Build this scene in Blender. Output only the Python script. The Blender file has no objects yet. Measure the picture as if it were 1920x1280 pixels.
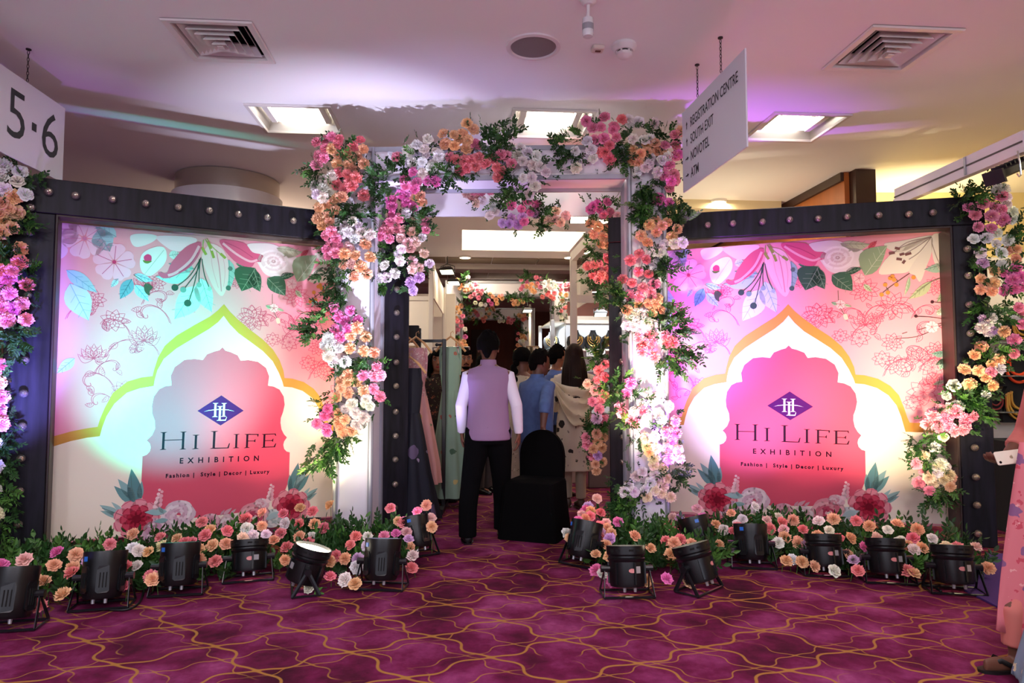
import bpy, bmesh, math, random
from mathutils import Vector, Matrix, noise
PI = math.pi
scene = bpy.context.scene
COL = scene.collection
random.seed(7)
# ------------------------------------------------------------------ camera, world, exposure
F, CAM_H, TH = 1280.0, 1.34, math.atan(72/1280)
cam_data = bpy.data.cameras.new('camera'); cam = bpy.data.objects.new('camera', cam_data); COL.objects.link(cam)
cam.location = (0, 0, CAM_H); cam.rotation_euler = (PI/2+TH, 0, 0)
cam_data.sensor_width = 36; cam_data.lens = 36*F/1920; cam_data.clip_start = .05
scene.camera = cam
vs = scene.view_settings
vs.view_transform = 'Standard'; vs.look = 'None'; vs.gamma = 1; vs.use_curve_mapping = False; vs.exposure = 1.2
world = bpy.data.worlds.new('world'); scene.world = world; world.use_nodes = True
world.node_tree.nodes['Background'].inputs[0].default_value = (.80, .83, 1, 1)
world.node_tree.nodes['Background'].inputs[1].default_value = .46
def lamp(kind, name, loc, energy, color, target=None, **kw):
    d = bpy.data.lights.new(name, kind); d.energy = energy; d.color = color
    for k, v in kw.items(): setattr(d, k, v)
    o = bpy.data.objects.new(name, d); COL.objects.link(o); o.location = loc
    t = Vector(target) - Vector(loc) if target else Vector((0, 0, -1))
    o.rotation_euler = t.to_track_quat('-Z', 'Y').to_euler()
    return o
# area lamps added out of view as fill, raising the ambient level
for (x, y, z, e, c, s) in [(-1.6, 1.2, 3.68, 26, (1, .88, .92), .6), (1.6, 1.2, 3.68, 26, (1, .88, .92), .6), (0, -2, 3.68, 50, (1, .9, .94), 1.2)]:
    lamp('AREA', 'lobby_fill', (x, y, z), e, c, shape='SQUARE', size=s)
for x in (-2.6, 2.6): lamp('POINT', 'rear_fill', (x, -1.2, 2.7), 62, (.84, .86, 1), shadow_soft_size=.3)  # unseen lamps added behind the camera to lift the ceiling and front surfaces
# ------------------------------------------------------------------ pixel helpers (1920x1280 photograph, real distances)
_fw = Vector((0, math.cos(TH), math.sin(TH))); _up = Vector((0, -math.sin(TH), math.cos(TH))); CAM = Vector((0, 0, CAM_H))
def ray(px, py): return Vector((1, 0, 0))*((px-960)/F) + _up*((640-py)/F) + _fw
def atY(px, py, Y): d = ray(px, py); return CAM + d*(Y/d.y)
def atZ(px, py, z=0.0): d = ray(px, py); return CAM + d*((z-CAM_H)/d.z)
def onpl(px, py, o, n): d = ray(px, py); return CAM + d*((o-CAM).dot(n)/d.dot(n))
# ------------------------------------------------------------------ materials
def lin(h):
    h = h.lstrip('#'); r = []
    for i in (0, 2, 4):
        c = int(h[i:i+2], 16)/255; r.append(c/12.92 if c <= .04045 else ((c+.055)/1.055)**2.4)
    return tuple(r)+(1,)
MATS = {}
def M(name, hexc, rough=.6, metal=0, var=0, scale=30, bump=0, emit=0, spec=.5, sheen=0, trans=0, alpha=1, stretch=None):
    if name in MATS: return MATS[name]
    m = bpy.data.materials.new(name); m.use_nodes = True; nt = m.node_tree; b = nt.nodes['Principled BSDF']
    c = lin(hexc); b.inputs['Base Color'].default_value = c; b.inputs['Roughness'].default_value = rough
    b.inputs['Metallic'].default_value = metal; b.inputs['Specular IOR Level'].default_value = spec
    if sheen: b.inputs['Sheen Weight'].default_value = sheen
    if trans: b.inputs['Transmission Weight'].default_value = trans
    if alpha < 1: b.inputs['Alpha'].default_value = alpha
    if emit: b.inputs['Emission Color'].default_value = c; b.inputs['Emission Strength'].default_value = emit
    if var or bump:
        tc = nt.nodes.new('ShaderNodeTexCoord'); mp = nt.nodes.new('ShaderNodeMapping'); nz = nt.nodes.new('ShaderNodeTexNoise')
        nz.inputs['Scale'].default_value = scale; nz.inputs['Detail'].default_value = 5
        if stretch: mp.inputs['Scale'].default_value = stretch
        nt.links.new(tc.outputs['Object'], mp.inputs[0]); nt.links.new(mp.outputs[0], nz.inputs['Vector'])
        if var:
            cr = nt.nodes.new('ShaderNodeValToRGB'); e = cr.color_ramp.elements
            e[0].position = .3; e[1].position = .7
            e[0].color = tuple(max(0, v*(1-var)) for v in c[:3])+(1,); e[1].color = tuple(min(1, v*(1+var)) for v in c[:3])+(1,)
            nt.links.new(nz.outputs['Fac'], cr.inputs[0]); nt.links.new(cr.outputs[0], b.inputs['Base Color'])
        if bump:
            bp = nt.nodes.new('ShaderNodeBump'); bp.inputs['Strength'].default_value = bump; bp.inputs['Distance'].default_value = .004
            nt.links.new(nz.outputs['Fac'], bp.inputs['Height']); nt.links.new(bp.outputs[0], b.inputs['Normal'])
    MATS[name] = m
    return m
def M_spots(name, base, cols, scale=14, rough=.8):
    """printed cloth: base colour with scattered blotches of other colours"""
    if name in MATS: return MATS[name]
    m = bpy.data.materials.new(name); m.use_nodes = True; nt = m.node_tree; b = nt.nodes['Principled BSDF']; b.inputs['Roughness'].default_value = rough
    tc = nt.nodes.new('ShaderNodeTexCoord'); prev = None
    for i, (hx, thr, sc) in enumerate(cols):
        vo = nt.nodes.new('ShaderNodeTexVoronoi'); vo.inputs['Scale'].default_value = scale*sc
        mp = nt.nodes.new('ShaderNodeMapping'); mp.inputs['Location'].default_value = (i*1.7, i*.9, i*2.3)
        nt.links.new(tc.outputs['Object'], mp.inputs[0])
        nz = nt.nodes.new('ShaderNodeTexNoise'); nz.inputs['Scale'].default_value = scale*sc*2.5
        nt.links.new(mp.outputs[0], nz.inputs['Vector'])
        mxv = nt.nodes.new('ShaderNodeMixRGB'); mxv.inputs[0].default_value = .06
        nt.links.new(mp.outputs[0], mxv.inputs[1]); nt.links.new(nz.outputs['Color'], mxv.inputs[2])
        nt.links.new(mxv.outputs[0], vo.inputs['Vector'])
        lt = nt.nodes.new('ShaderNodeMath'); lt.operation = 'LESS_THAN'; lt.inputs[1].default_value = thr
        nt.links.new(vo.outputs['Distance'], lt.inputs[0])
        mx = nt.nodes.new('ShaderNodeMixRGB'); nt.links.new(lt.outputs[0], mx.inputs[0])
        mx.inputs[2].default_value = lin(hx)
        if prev: nt.links.new(prev.outputs[0], mx.inputs[1])
        else: mx.inputs[1].default_value = lin(base)
        prev = mx
    nt.links.new(prev.outputs[0], b.inputs['Base Color'])
    MATS[name] = m
    return m
# ------------------------------------------------------------------ mesh builder
class MB:
    def __init__(s): s.v = []; s.f = []
    def add(s, vs, fs):
        o = len(s.v); s.v += [Vector(p) for p in vs]; s.f += [tuple(i+o for i in f) for f in fs]
    def box(s, c, size, rot=None):
        c = Vector(c); x, y, z = (d/2 for d in size)
        p = [Vector(q) for q in ((-x,-y,-z),(x,-y,-z),(x,y,-z),(-x,y,-z),(-x,-y,z),(x,-y,z),(x,y,z),(-x,y,z))]
        if rot is not None:
            R = rot if isinstance(rot, Matrix) else Matrix.Rotation(rot, 3, 'Z'); p = [R @ q for q in p]
        s.add([c+q for q in p], [(3,2,1,0),(4,5,6,7),(0,1,5,4),(1,2,6,5),(2,3,7,6),(3,0,4,7)]); return s
    def bbox(s, c, size, rot=None, b=.01):
        """box with chamfered vertical and horizontal edges"""
        c = Vector(c); x, y, z = (d/2 for d in size); b = min(b, x*.45, y*.45, z*.45); rings = []
        for (zz, k) in ((-z, b), (-z+b, 0), (z-b, 0), (z, b)):
            X, Y = x-k, y-k
            rings.append([(-X+b,-Y,zz),(X-b,-Y,zz),(X,-Y+b,zz),(X,Y-b,zz),(X-b,Y,zz),(-X+b,Y,zz),(-X,Y-b,zz),(-X,-Y+b,zz)])
        R = Matrix.Identity(3) if rot is None else (rot if isinstance(rot, Matrix) else Matrix.Rotation(rot, 3, 'Z'))
        s.rings([[c + R @ Vector(q) for q in r] for r in rings]); return s
    def rings(s, rs, cap=True, closed=False):
        n = len(rs[0]); o = len(s.v)
        for r in rs: s.v += [Vector(p) for p in r]
        k = len(rs)
        for i in range(k if closed else k-1):
            a = o+i*n; b2 = o+((i+1) % k)*n
            for j in range(n): s.f.append((a+j, a+(j+1) % n, b2+(j+1) % n, b2+j))
        if cap and not closed:
            s.f.append(tuple(o+j for j in reversed(range(n)))); s.f.append(tuple(o+(k-1)*n+j for j in range(n)))
        return s
    def tube(s, path, rad, n=8, cap=True, up=None, closed=False):
        P = [Vector(p) for p in path]; k = len(P)
        if not isinstance(rad, (list, tuple)): rad = [rad]*k
        nrm = None; rs = []
        for i in range(k):
            if closed: t = P[(i+1) % k]-P[i-1]
            else: t = P[min(i+1, k-1)]-P[max(i-1, 0)]
            t = t.normalized() if t.length > 1e-9 else Vector((0, 0, 1))
            if nrm is None:
                u = Vector(up) if up else (Vector((0, 0, 1)) if abs(t.z) < .9 else Vector((0, 1, 0)))
                nrm = (u - t*u.dot(t)).normalized()
            else: nrm = (nrm - t*nrm.dot(t)).normalized()
            bi = t.cross(nrm); r = rad[i]; ra, rb = r if isinstance(r, tuple) else (r, r)
            rs.append([P[i]+nrm*(math.cos(2*PI*j/n)*ra)+bi*(math.sin(2*PI*j/n)*rb) for j in range(n)])
        return s.rings(rs, cap, closed)
    def loft(s, rows, n=20, fold=0, nf=9, ph=0):
        """rows of (x, y, z, rx, ry): horizontal oval rings; fold = pleat depth fraction"""
        rs = []
        for (x, y, z, rx, ry, *k) in rows:
            fd = k[0] if k else fold
            rs.append([(x+math.cos(a)*rx*(1+fd*math.sin(nf*a+ph)), y+math.sin(a)*ry*(1+fd*math.sin(nf*a+ph)), z) for a in (2*PI*j/n for j in range(n))])
        return s.rings(rs)
    def lathe(s, prof, c=(0,0,0), n=24, R=None, cap=True):
        c = Vector(c); R = R or Matrix.Identity(3)
        return s.rings([[c + R @ Vector((math.cos(2*PI*j/n)*r, math.sin(2*PI*j/n)*r, z)) for j in range(n)] for r, z in prof], cap)
    def ball(s, c, r, n=12, m=8, R=None):
        c = Vector(c); rx, ry, rz = r if isinstance(r, tuple) else (r, r, r); R = R or Matrix.Identity(3)
        return s.rings([[c + R @ Vector((rx*math.sin(t)*math.cos(2*PI*j/n), ry*math.sin(t)*math.sin(2*PI*j/n), -rz*math.cos(t))) for j in range(n)] for t in (PI*(i+.02 if i == 0 else (i-.02 if i == m else i))/m for i in range(m+1))])
    def poly(s, pts): s.add(pts, [tuple(range(len(pts)))]); return s
    def build(s, name, mat, parent=None, origin=None, smooth=False, remesh=0, xf=None):
        if xf: s.v = [xf(p) for p in s.v]
        org = Vector(origin) if origin is not None else (wloc(parent) if parent else Vector((0, 0, 0)))
        me = bpy.data.meshes.new(name); me.from_pydata([p-org for p in s.v], [], s.f); me.update()
        if mat: me.materials.append(mat)
        if smooth or remesh: me.polygons.foreach_set('use_smooth', [True]*len(me.polygons))
        o = bpy.data.objects.new(name, me); COL.objects.link(o)
        if parent: o.parent = parent
        elif origin is not None: o.location = org
        if remesh:
            bm = bmesh.new(); bm.from_mesh(me); bmesh.ops.recalc_face_normals(bm, faces=bm.faces); bm.to_mesh(me); bm.free()
            md = o.modifiers.new('join', 'REMESH'); md.mode = 'VOXEL'; md.voxel_size = remesh; md.use_smooth_shade = True
            sm = o.modifiers.new('soft', 'SMOOTH'); sm.iterations = 4; sm.factor = .5
        return o
def wloc(o):
    p = Vector((0, 0, 0))
    while o is not None: p += o.location; o = o.parent
    return p
def tag(o, label=None, cat=None, group=None, kind=None):
    if label: o['label'] = label
    if cat: o['category'] = cat
    if group: o['group'] = group
    if kind: o['kind'] = kind
    return o
def thing(name, label, cat, loc=(0, 0, 0), group=None):
    o = bpy.data.objects.new(name, None); COL.objects.link(o); o.location = loc; o.empty_display_size = .1
    return tag(o, label, cat, group)
def struct(name, mb, mat, label=None, **k):
    o = mb.build(name, mat, **k); return tag(o, label, kind='structure')
def smoothed(o, deg=35):
    for p in o.data.polygons: p.use_smooth = True
    try: o.data.set_sharp_from_angle(angle=math.radians(deg))
    except Exception: pass
    return o
def textmesh(body, size, xf, name, mat, parent, align='CENTER', space=1.0, shear=0, offset=0, thick=0, sx=1.0):
    cu = bpy.data.curves.new('t', 'FONT'); cu.body = body; cu.size = size; cu.align_x = align; cu.space_character = space; cu.shear = shear; cu.offset = offset; cu.extrude = thick; cu.resolution_u = 3
    to = bpy.data.objects.new('t', cu); COL.objects.link(to)
    dg = bpy.context.evaluated_depsgraph_get(); me = bpy.data.meshes.new_from_object(to.evaluated_get(dg))
    bpy.data.objects.remove(to); bpy.data.curves.remove(cu)
    org = wloc(parent) if parent else Vector((0, 0, 0))
    for v in me.vertices: v.co = xf(v.co.x*sx, v.co.y, v.co.z) - org
    me.materials.clear(); me.materials.append(mat); me.name = name
    o = bpy.data.objects.new(name, me); COL.objects.link(o); o.parent = parent
    return o
# ================================================================== setting
CEIL = 3.74
AX = Vector((-.078, .997, 0)).normalized(); AXR = Vector((AX.y, -AX.x, 0))     # hall axis and its right
AROT = math.atan2(-AX.x, AX.y)
def hall(u, w, z=0): return AXR*u + AX*w + Vector((0, 0, z))
# ---- carpet
def carpet_mat():
    m = bpy.data.materials.new('ogee_carpet'); m.use_nodes = True; nt = m.node_tree; b = nt.nodes['Principled BSDF']
    L = nt.links.new
    def N(t, **k):
        n = nt.nodes.new('ShaderNode'+t)
        for a, v in k.items(): setattr(n, a, v)
        return n
    def mt(op, a, c=None, d=None):
        n = N('Math', operation=op)
        for i, q in enumerate((a, c, d)):
            if q is None: continue
            if isinstance(q, (int, float)): n.inputs[i].default_value = q
            else: L(q, n.inputs[i])
        return n.outputs[0]
    tc = N('TexCoord'); sx = N('SeparateXYZ'); 
    mp = N('Mapping'); mp.inputs['Rotation'].default_value = (0, 0, .10); L(tc.outputs['Object'], mp.inputs[0])
    wn = N('TexNoise'); wn.inputs['Scale'].default_value = 1.3; L(mp.outputs[0], wn.inputs['Vector'])
    vm = N('VectorMath', operation='SCALE'); vm.inputs['Scale'].default_value = .09; L(wn.outputs['Color'], vm.inputs[0])
    va = N('VectorMath', operation='ADD'); L(mp.outputs[0], va.inputs[0]); L(vm.outputs[0], va.inputs[1])
    L(va.outputs[0], sx.inputs[0])
    X, Y = sx.outputs[0], sx.outputs[1]
    def lattice(ax, ay, ox, oy, width, k=.42):
        """ogee net: cos(v) + cos(g(u)) = 0 with g(u) = u + k sin 2u giving S-shaped cell sides"""
        v = mt('MULTIPLY', mt('ADD', X, ox), 2*PI/ax); u = mt('MULTIPLY', mt('ADD', Y, oy), 2*PI/ay)
        g = mt('ADD', u, mt('MULTIPLY', mt('SINE', mt('MULTIPLY', u, 2)), k))
        h = mt('ADD', v, mt('MULTIPLY', mt('SINE', mt('MULTIPLY', v, 4)), .12))
        s = mt('ABSOLUTE', mt('ADD', mt('COSINE', g), mt('COSINE', h)))
        gp = mt('ADD', 1, mt('MULTIPLY', mt('COSINE', mt('MULTIPLY', u, 2)), 2*k))
        su, sv = mt('MULTIPLY', mt('SINE', g), gp), mt('SINE', h)
        gr = mt('ADD', .22, mt('SQRT', mt('ADD', mt('MULTIPLY', su, su), mt('MULTIPLY', sv, sv))))
        d = mt('DIVIDE', s, gr)
        n = N('MapRange'); n.inputs['From Min'].default_value = width*.5; n.inputs['From Max'].default_value = width; n.inputs['To Min'].default_value = 1; n.inputs['To Max'].default_value = 0
        L(d, n.inputs['Value']); return n.outputs[0]
    thick = lattice(.70, .50, .05, .1, .10); thin = lattice(.46, .33, .3, .22, .08)
    bw = N('TexNoise'); bw.inputs['Scale'].default_value = 2.6; bw.inputs['Detail'].default_value = 2; L(mp.outputs[0], bw.inputs['Vector'])
    brk = N('MapRange'); brk.inputs['From Min'].default_value = .38; brk.inputs['From Max'].default_value = .5; L(bw.outputs['Fac'], brk.inputs['Value'])
    thin = mt('MULTIPLY', thin, brk.outputs[0]); thin = mt('MULTIPLY', thin, .8)
    line = mt('MAXIMUM', mt('MULTIPLY', thick, .95), thin)
    # watercolour wash per cell
    vo = N('TexNoise'); vo.inputs['Scale'].default_value = 1.7; vo.inputs['Detail'].default_value = 1; L(va.outputs[0], vo.inputs['Vector'])
    n1 = N('TexNoise'); n1.inputs['Scale'].default_value = 3.2; n1.inputs['Detail'].default_value = 7; n1.inputs['Roughness'].default_value = .62; L(va.outputs[0], n1.inputs['Vector'])
    sv = N('SeparateColor'); L(vo.outputs['Color'], sv.inputs[0])
    mixv = mt('ADD', mt('MULTIPLY', n1.outputs['Fac'], .78), mt('MULTIPLY', sv.outputs[0], .34))
    cr = N('ValToRGB'); e = cr.color_ramp.elements
    e[0].position = .36; e[0].color = lin('2c0717'); e[1].position = .76; e[1].color = lin('9c4c7c')
    for p, c in ((.47, '4c0d2b'), (.55, '65153f'), (.64, '7c2c5a')): q = e.new(p); q.color = lin(c)
    L(mixv, cr.inputs[0])
    mx = N('MixRGB'); L(line, mx.inputs[0]); L(cr.outputs[0], mx.inputs[1]); mx.inputs[2].default_value = lin('a27436')
    L(mx.outputs[0], b.inputs['Base Color']); b.inputs['Roughness'].default_value = .95; b.inputs['Specular IOR Level'].default_value = .15
    pn = N('TexNoise'); pn.inputs['Scale'].default_value = 400; L(tc.outputs['Object'], pn.inputs['Vector'])
    bp = N('Bump'); bp.inputs['Strength'].default_value = .35; bp.inputs['Distance'].default_value = .003; L(pn.outputs['Fac'], bp.inputs['Height']); L(bp.outputs[0], b.inputs['Normal'])
    return m
mb = MB(); mb.box((0, 11, -.1), (16, 34, .2)); struct('floor', mb, carpet_mat(), 'magenta carpet with gold ogee lattice lines')
# ---- ceiling with real openings for diffusers, troffers and the light well
holes = []
def hole_from(pxs): return [atZ(x, y, CEIL) for x, y in pxs]
VENTS = [[(305, 35), (458, 33), (527, 117), (362, 115)], [(1622, 51), (1811, 51), (1701, 131), (1546, 130)]]
TROFF = [[(455, 194), (614, 196), (648, 250), (502, 249)], [(953, 204), (1113, 203), (1100, 258), (958, 258)], [(1437, 208), (1592, 213), (1530, 264), (1402, 263)]]
def square_frame(pts):
    """centre and half size of the square that best fits four points on the ceiling, along the hall axis"""
    c = sum(pts, Vector())/4; us = [(p-c).dot(AXR) for p in pts]; ws = [(p-c).dot(AX) for p in pts]
    return c, (max(us)-min(us)+abs(us[1]-us[0])*0)/2, (max(ws)-min(ws))/2
VC = []; TCN = []
for q in VENTS:
    p = hole_from(q); c = sum(p, Vector())/4; hs = ((p[1]-p[0]).length+(p[2]-p[3]).length)/4
    VC.append((c, hs)); hs2 = hs*.86
    holes.append([c+AXR*sx*hs2+AX*sy*hs2 for sx, sy in ((-1,-1),(1,-1),(1,1),(-1,1))])
for q in TROFF:
    p = hole_from(q); c = sum(p, Vector())/4; hw = ((p[1]-p[0]).length+(p[2]-p[3]).length)/4; hd = abs(((p[3]+p[2])/2-(p[0]+p[1])/2).dot(AX))/2
    TCN.append((c, hw, hd)); holes.append([c+AXR*sx*hw*.93+AX*sy*hd*.93 for sx, sy in ((-1,-1),(1,-1),(1,1),(-1,1))])
w0 = atZ(872, 427, CEIL); w1 = atZ(1108, 466, CEIL)
SL = (hall(.42, (w0.y+.1), CEIL), 1.05, 1.0)     # light well
wc = hall(1.05, 11.7, CEIL); SLW, SLD = 1.0, .85
holes.append([wc+AXR*sx*SLW+AX*sy*SLD for sx, sy in ((-1,-1),(1,-1),(1,1),(-1,1))])
bm = bmesh.new(); es = []
def ring(pts):
    v = [bm.verts.new(p) for p in pts]
    for i in range(len(v)): es.append(bm.edges.new((v[i], v[(i+1) % len(v)])))
ring([(-8, -6, CEIL), (8, -6, CEIL), (8, 28, CEIL), (-8, 28, CEIL)])
for h in holes: ring(h)
bmesh.ops.triangle_fill(bm, use_beauty=True, use_dissolve=False, edges=es)
bmesh.ops.recalc_face_normals(bm, faces=bm.faces)
for f_ in bm.faces:
    if f_.normal.z > 0: f_.normal_flip()
me = bpy.data.meshes.new('ceiling'); bm.to_mesh(me); bm.free()
WHITE_CEIL = M('ceiling_paint', 'f1eff0', .75, bump=.05, scale=60); me.materials.append(WHITE_CEIL)
o = bpy.data.objects.new('ceiling', me); COL.objects.link(o); tag(o, 'white plastered ceiling', kind='structure')
mb = MB(); mb.box((0, 11, CEIL+.75), (16, 34, .1)); struct('ceiling_slab', mb, M('slab', '5a5552', .9))
# ---- air diffusers
vent_m = M('vent_white', 'e6e0de', .5); dark_m = M('vent_dark', '0c0c10', .8)
def diffuser(c, hs, label):
    t = thing('ceiling_vent', label, 'vent', c, 'square air diffusers in the ceiling')
    def sq(h, z): return [c+AXR*sx*h+AX*sy*h+Vector((0, 0, z)) for sx, sy in ((-1,-1),(1,-1),(1,1),(-1,1))]
    m_ = MB(); m_.rings([sq(hs, -.004), sq(hs*.98, -.016), sq(hs*.84, -.012), sq(hs*.82, .03)], cap=False); m_.build('frame', vent_m, t)
    m_ = MB(); h0 = hs*.9; m_.rings([sq(h0, .0), sq(h0, .25)], cap=False); m_.poly(sq(h0, .25)); m_.build('duct_box', dark_m, t)
    for k in range(5):
        h = hs*(.74-.145*k)
        m_ = MB(); m_.rings([sq(h, .0-.012*k), sq(h*1.0, .006-.012*k), sq(h-hs*.12, .07-.012*k), sq(h-hs*.13, .06-.012*k)], cap=False, closed=True); m_.build('louvre_ring', vent_m, t)
    m_ = MB(); m_.rings([sq(hs*.07, -.05), sq(hs*.06, .02)]); m_.build('centre_cone', vent_m, t)
diffuser(*VC[0], 'square white air diffuser above the teal-lit left banner')
diffuser(*VC[1], 'square white air diffuser above the right banner and direction sign')
# ---- recessed troffer lights
alu = M('brushed_aluminium', 'b9b4ad', .35, .6); lit = M('troffer_lamp', 'fff8ec', emit=7)
def troffer(c, hw, hd, label):
    t = thing('ceiling_light', label, 'light', c, 'recessed troffer lights in the ceiling')
    def rc(a, b_, z, dy=0): return [c+AXR*sx*a+AX*(sy*b_+dy)+Vector((0, 0, z)) for sx, sy in ((-1,-1),(1,-1),(1,1),(-1,1))]
    m_ = MB(); m_.rings([rc(hw, hd, -.002), rc(hw, hd, -.018), rc(hw*.92, hd*.9, -.018), rc(hw*.9, hd*.86, .0)], cap=False); m_.build('frame', M('troffer_frame', 'd9d3cf', .4), t)
    m_ = MB(); m_.rings([rc(hw*.92, hd*.9, -.016), rc(hw*.78, hd*.74, .16)], cap=False); m_.poly(rc(hw*.78, hd*.74, .16)); m_.build('reflector', alu, t)
    m_ = MB(); a = rc(hw*.56, hd*.36, .05, hd*.2); b2 = rc(hw*.56, hd*.36, .08, hd*.2)
    m_.rings([a, b2]); m_.build('lamp_panel', lit, t)
    m_ = MB()
    for s in (-1, 1): m_ = MB(); m_.box(c+AXR*s*hw*.68+AX*hd*.12+Vector((0, 0, .075)), (hw*.14, hd*1.05, .05), AROT); m_.build('end_bracket', M('troffer_frame', 'd9d3cf', .4), t)
    for k in range(9): m_ = MB(); m_.box(c+AXR*(k-4)*hw*.16-AX*hd*.5+Vector((0, 0, .09)), (.008, hd*.5, .05), AROT); m_.build('baffle', alu, t)
troffer(*TCN[0], 'recessed white troffer light left of the arch, beyond the teal glow')
troffer(*TCN[1], 'recessed white troffer light right above the flower arch')
troffer(*TCN[2], 'recessed troffer light right of the arch with pinkish rim')
# ---- light well
mb = MB(); P = lambda k, z: [wc+AXR*sx*(SLW-k)+AX*sy*(SLD-k)+Vector((0, 0, z)) for sx, sy in ((-1,-1),(1,-1),(1,1),(-1,1))]
t = thing('light_well', 'large recessed glowing ceiling light well inside the hall', 'light', wc)
mb.rings([P(0, -.002), P(-.02, .22)], cap=False); mb.build('well_side', M('well_white', 'f2ece4', .7), t)
mb = MB(); mb.rings([P(-.03, .22), P(-.03, .25)]); mb.build('glow_panel', M('well_glow', 'fff0d4', emit=1.7), t)
# ---- walls
walls = M('brown_wall', '7d6256', .8, var=.1, scale=2)
mb = MB(); mb.box((-7.9, 11, 1.87), (.2, 34, 3.74)); struct('wall_left', mb, M('left_wall', '8b7468', .8))
mb = MB(); mb.box((7.9, 11, 1.87), (.2, 34, 3.74)); struct('wall_right', mb, M('cream_wall', 'e2cf92', .8))
mb = MB(); mb.box((-5.3, 12.2, 1.87), (5.2, .2, 3.74)); struct('wall_left_back', mb, M('left_back_wall', '8d6b5c', .8))
redbrown = M('redbrown_panel', '6b2a16', .55, var=.25, scale=3, stretch=(1, 1, .2))
mb = MB(); mb.box((-1.3, 24.1, 1.87), (9, .2, 3.74)); ow = struct('wall_back', mb, redbrown, 'dark red-brown panelled back wall')
for k, (px0, px1, y0) in enumerate([(884, 912, 618), (965, 976, 618)]):
    a = atY(px0, y0, 23.95); b2 = atY(px1, y0, 23.95)
    mb = MB(); mb.box(((a.x+b2.x)/2, 23.95, a.z/2), (b2.x-a.x, .08, a.z)); d = struct('door_%d' % (k+1), mb, M('dark_door', '321309', .5))
    c0 = (a.x+b2.x)/2
    mb = MB(); mb.box((c0, 23.9, a.z-.75), ((b2.x-a.x)*.3, .04, .55)); mb.build('door_pane', M('door_glass', '7d6a4c', .2), d)
    mb = MB(); mb.box((a.x+.1, 23.88, 1.05), (.03, .06, .3)); mb.build('handle', M('chrome', 'c8c8cc', .2, 1), d)
# right hand return: orange timber panel with a dark pilaster, then a yellow-lit recess
p0 = atZ(1600, 318, CEIL); p1 = atZ(1455, 384, CEIL)
wood = M('orange_timber', 'b5682c', .45, var=.14, scale=4, stretch=(1.5, 1.5, .15))
def wall_quad(name, a, b_, mat, th=.12, z0=0, z1=CEIL, label=None):
    a = Vector(a); b_ = Vector(b_); d = b_-a; m_ = MB()
    m_.box(((a.x+b_.x)/2, (a.y+b_.y)/2, (z0+z1)/2), (d.length, th, z1-z0), math.atan2(d.y, d.x)); return struct(name, m_, mat, label)
d0 = hall(0, 1)
pa = Vector((p0.x+.0, p0.y+.1, 0)); pb = pa + AX*5.5
wall_quad('wall_right_timber', pa, pb, wood, label='orange timber panelled wall behind the right banner')
mb = MB(); mb.box((pa.x+.12, pa.y-.02, 1.87), (.24, .2, 3.74), AROT); struct('trim_1', mb, M('dark_pilaster', '3a2119', .5), 'dark brown pilaster beside orange timber')
mb = MB(); mb.box((pa.x+AX.x*2.7-.02, pa.y+2.7, 3.69), (.16, 5.4, .1), AROT); struct('trim_2', mb, M('dark_pilaster', '3a2119', .5))
wall_quad('wall_right_recess', (pa.x+.2, 8.7, 0), (7.9, 8.7, 0), M('cream_wall', 'e2cf92', .8), label='pale yellow recessed wall')
# cove step in the ceiling over the stands on the right
mb = MB(); c = atZ(1350, 395, 3.5)
mb.box((2.75, 10.6, 3.68), (1.5, 3.2, .12), AROT); struct('ceiling_step', mb, M('cream_ceil', 'd8c9a0', .8))
# dropped beams and tile strips of the hall ceiling
beam_m = M('beam_white', 'd2c8bc', .8); tile_m = M('ceiling_tile', '8d7b67', .6)
for k, (w, d_) in enumerate([(14.35, .5), (16.6, .6), (19.6, .8)]):
    mb = MB(); mb.box(hall(.25, w, CEIL-.05), (7, d_, .1), AROT); struct('ceiling_beam', mb, beam_m)
for w in (13.6, 15.5):
    for k in range(7):
        mb = MB(); mb.box(hall((k-3)*.92+.2, w, CEIL-.012), (.9, .62 if w < 14 else .9, .02), AROT)
        o = mb.build('ceiling_tile', tile_m, bpy.data.objects['ceiling'])
mb = MB()
for k in range(7): mb.box(hall(-1.15+.03*k, 12.9+.1*k, CEIL-.03), (.5, .03, .05), AROT)
mb.box(hall(-1.05, 13.2, CEIL-.005), (.8, .9, .01), AROT)
tag(mb.build('air_grille', M('grille_brown', '6c5b4a', .6), origin=hall(-1.05, 13.2, CEIL)), 'slatted brown air grille in the hall ceiling, left of the light well', 'vent')
# ---- downlights (real lamps)
ring_m = M('downlight_trim', 'e8e2d8', .4); glow = M('downlight_glow', 'ffedd0', emit=9)
DL = [(872, 483, 'downlight in the left half of the nearer tile strip inside the hall'), (1068, 483, 'downlight beside the right stand rail in the nearer tile strip'), (876, 502, 'small downlight on the left of the farther ceiling strip'),
      (1054, 503, 'small downlight on the right of the farther ceiling strip'), (1347, 379, 'round downlight glowing above the frame of the right banner'), (1116, 547, 'downlight over the jewellery stand, right of the white post')]
for px, py, lb in DL:
    p = atZ(px, py, CEIL-.03); R_ = .12 if py > 400 else .11
    t = thing('downlight', lb, 'light', p)
    m_ = MB(); m_.lathe([(R_, .03), (R_, .0), (R_*.85, -.008), (R_*.82, .01)], p, 24, cap=False); m_.build('trim_ring', ring_m, t)
    m_ = MB(); m_.lathe([(R_*.83, .0), (R_*.83, .008)], p, 24); m_.build('lens', glow, t)
    lo = lamp('AREA', 'downlight_lamp', p+Vector((0, 0, -.012)), 11 if py > 400 else 16, (1, .84, .6), shape='DISK', size=R_*1.5)
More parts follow.
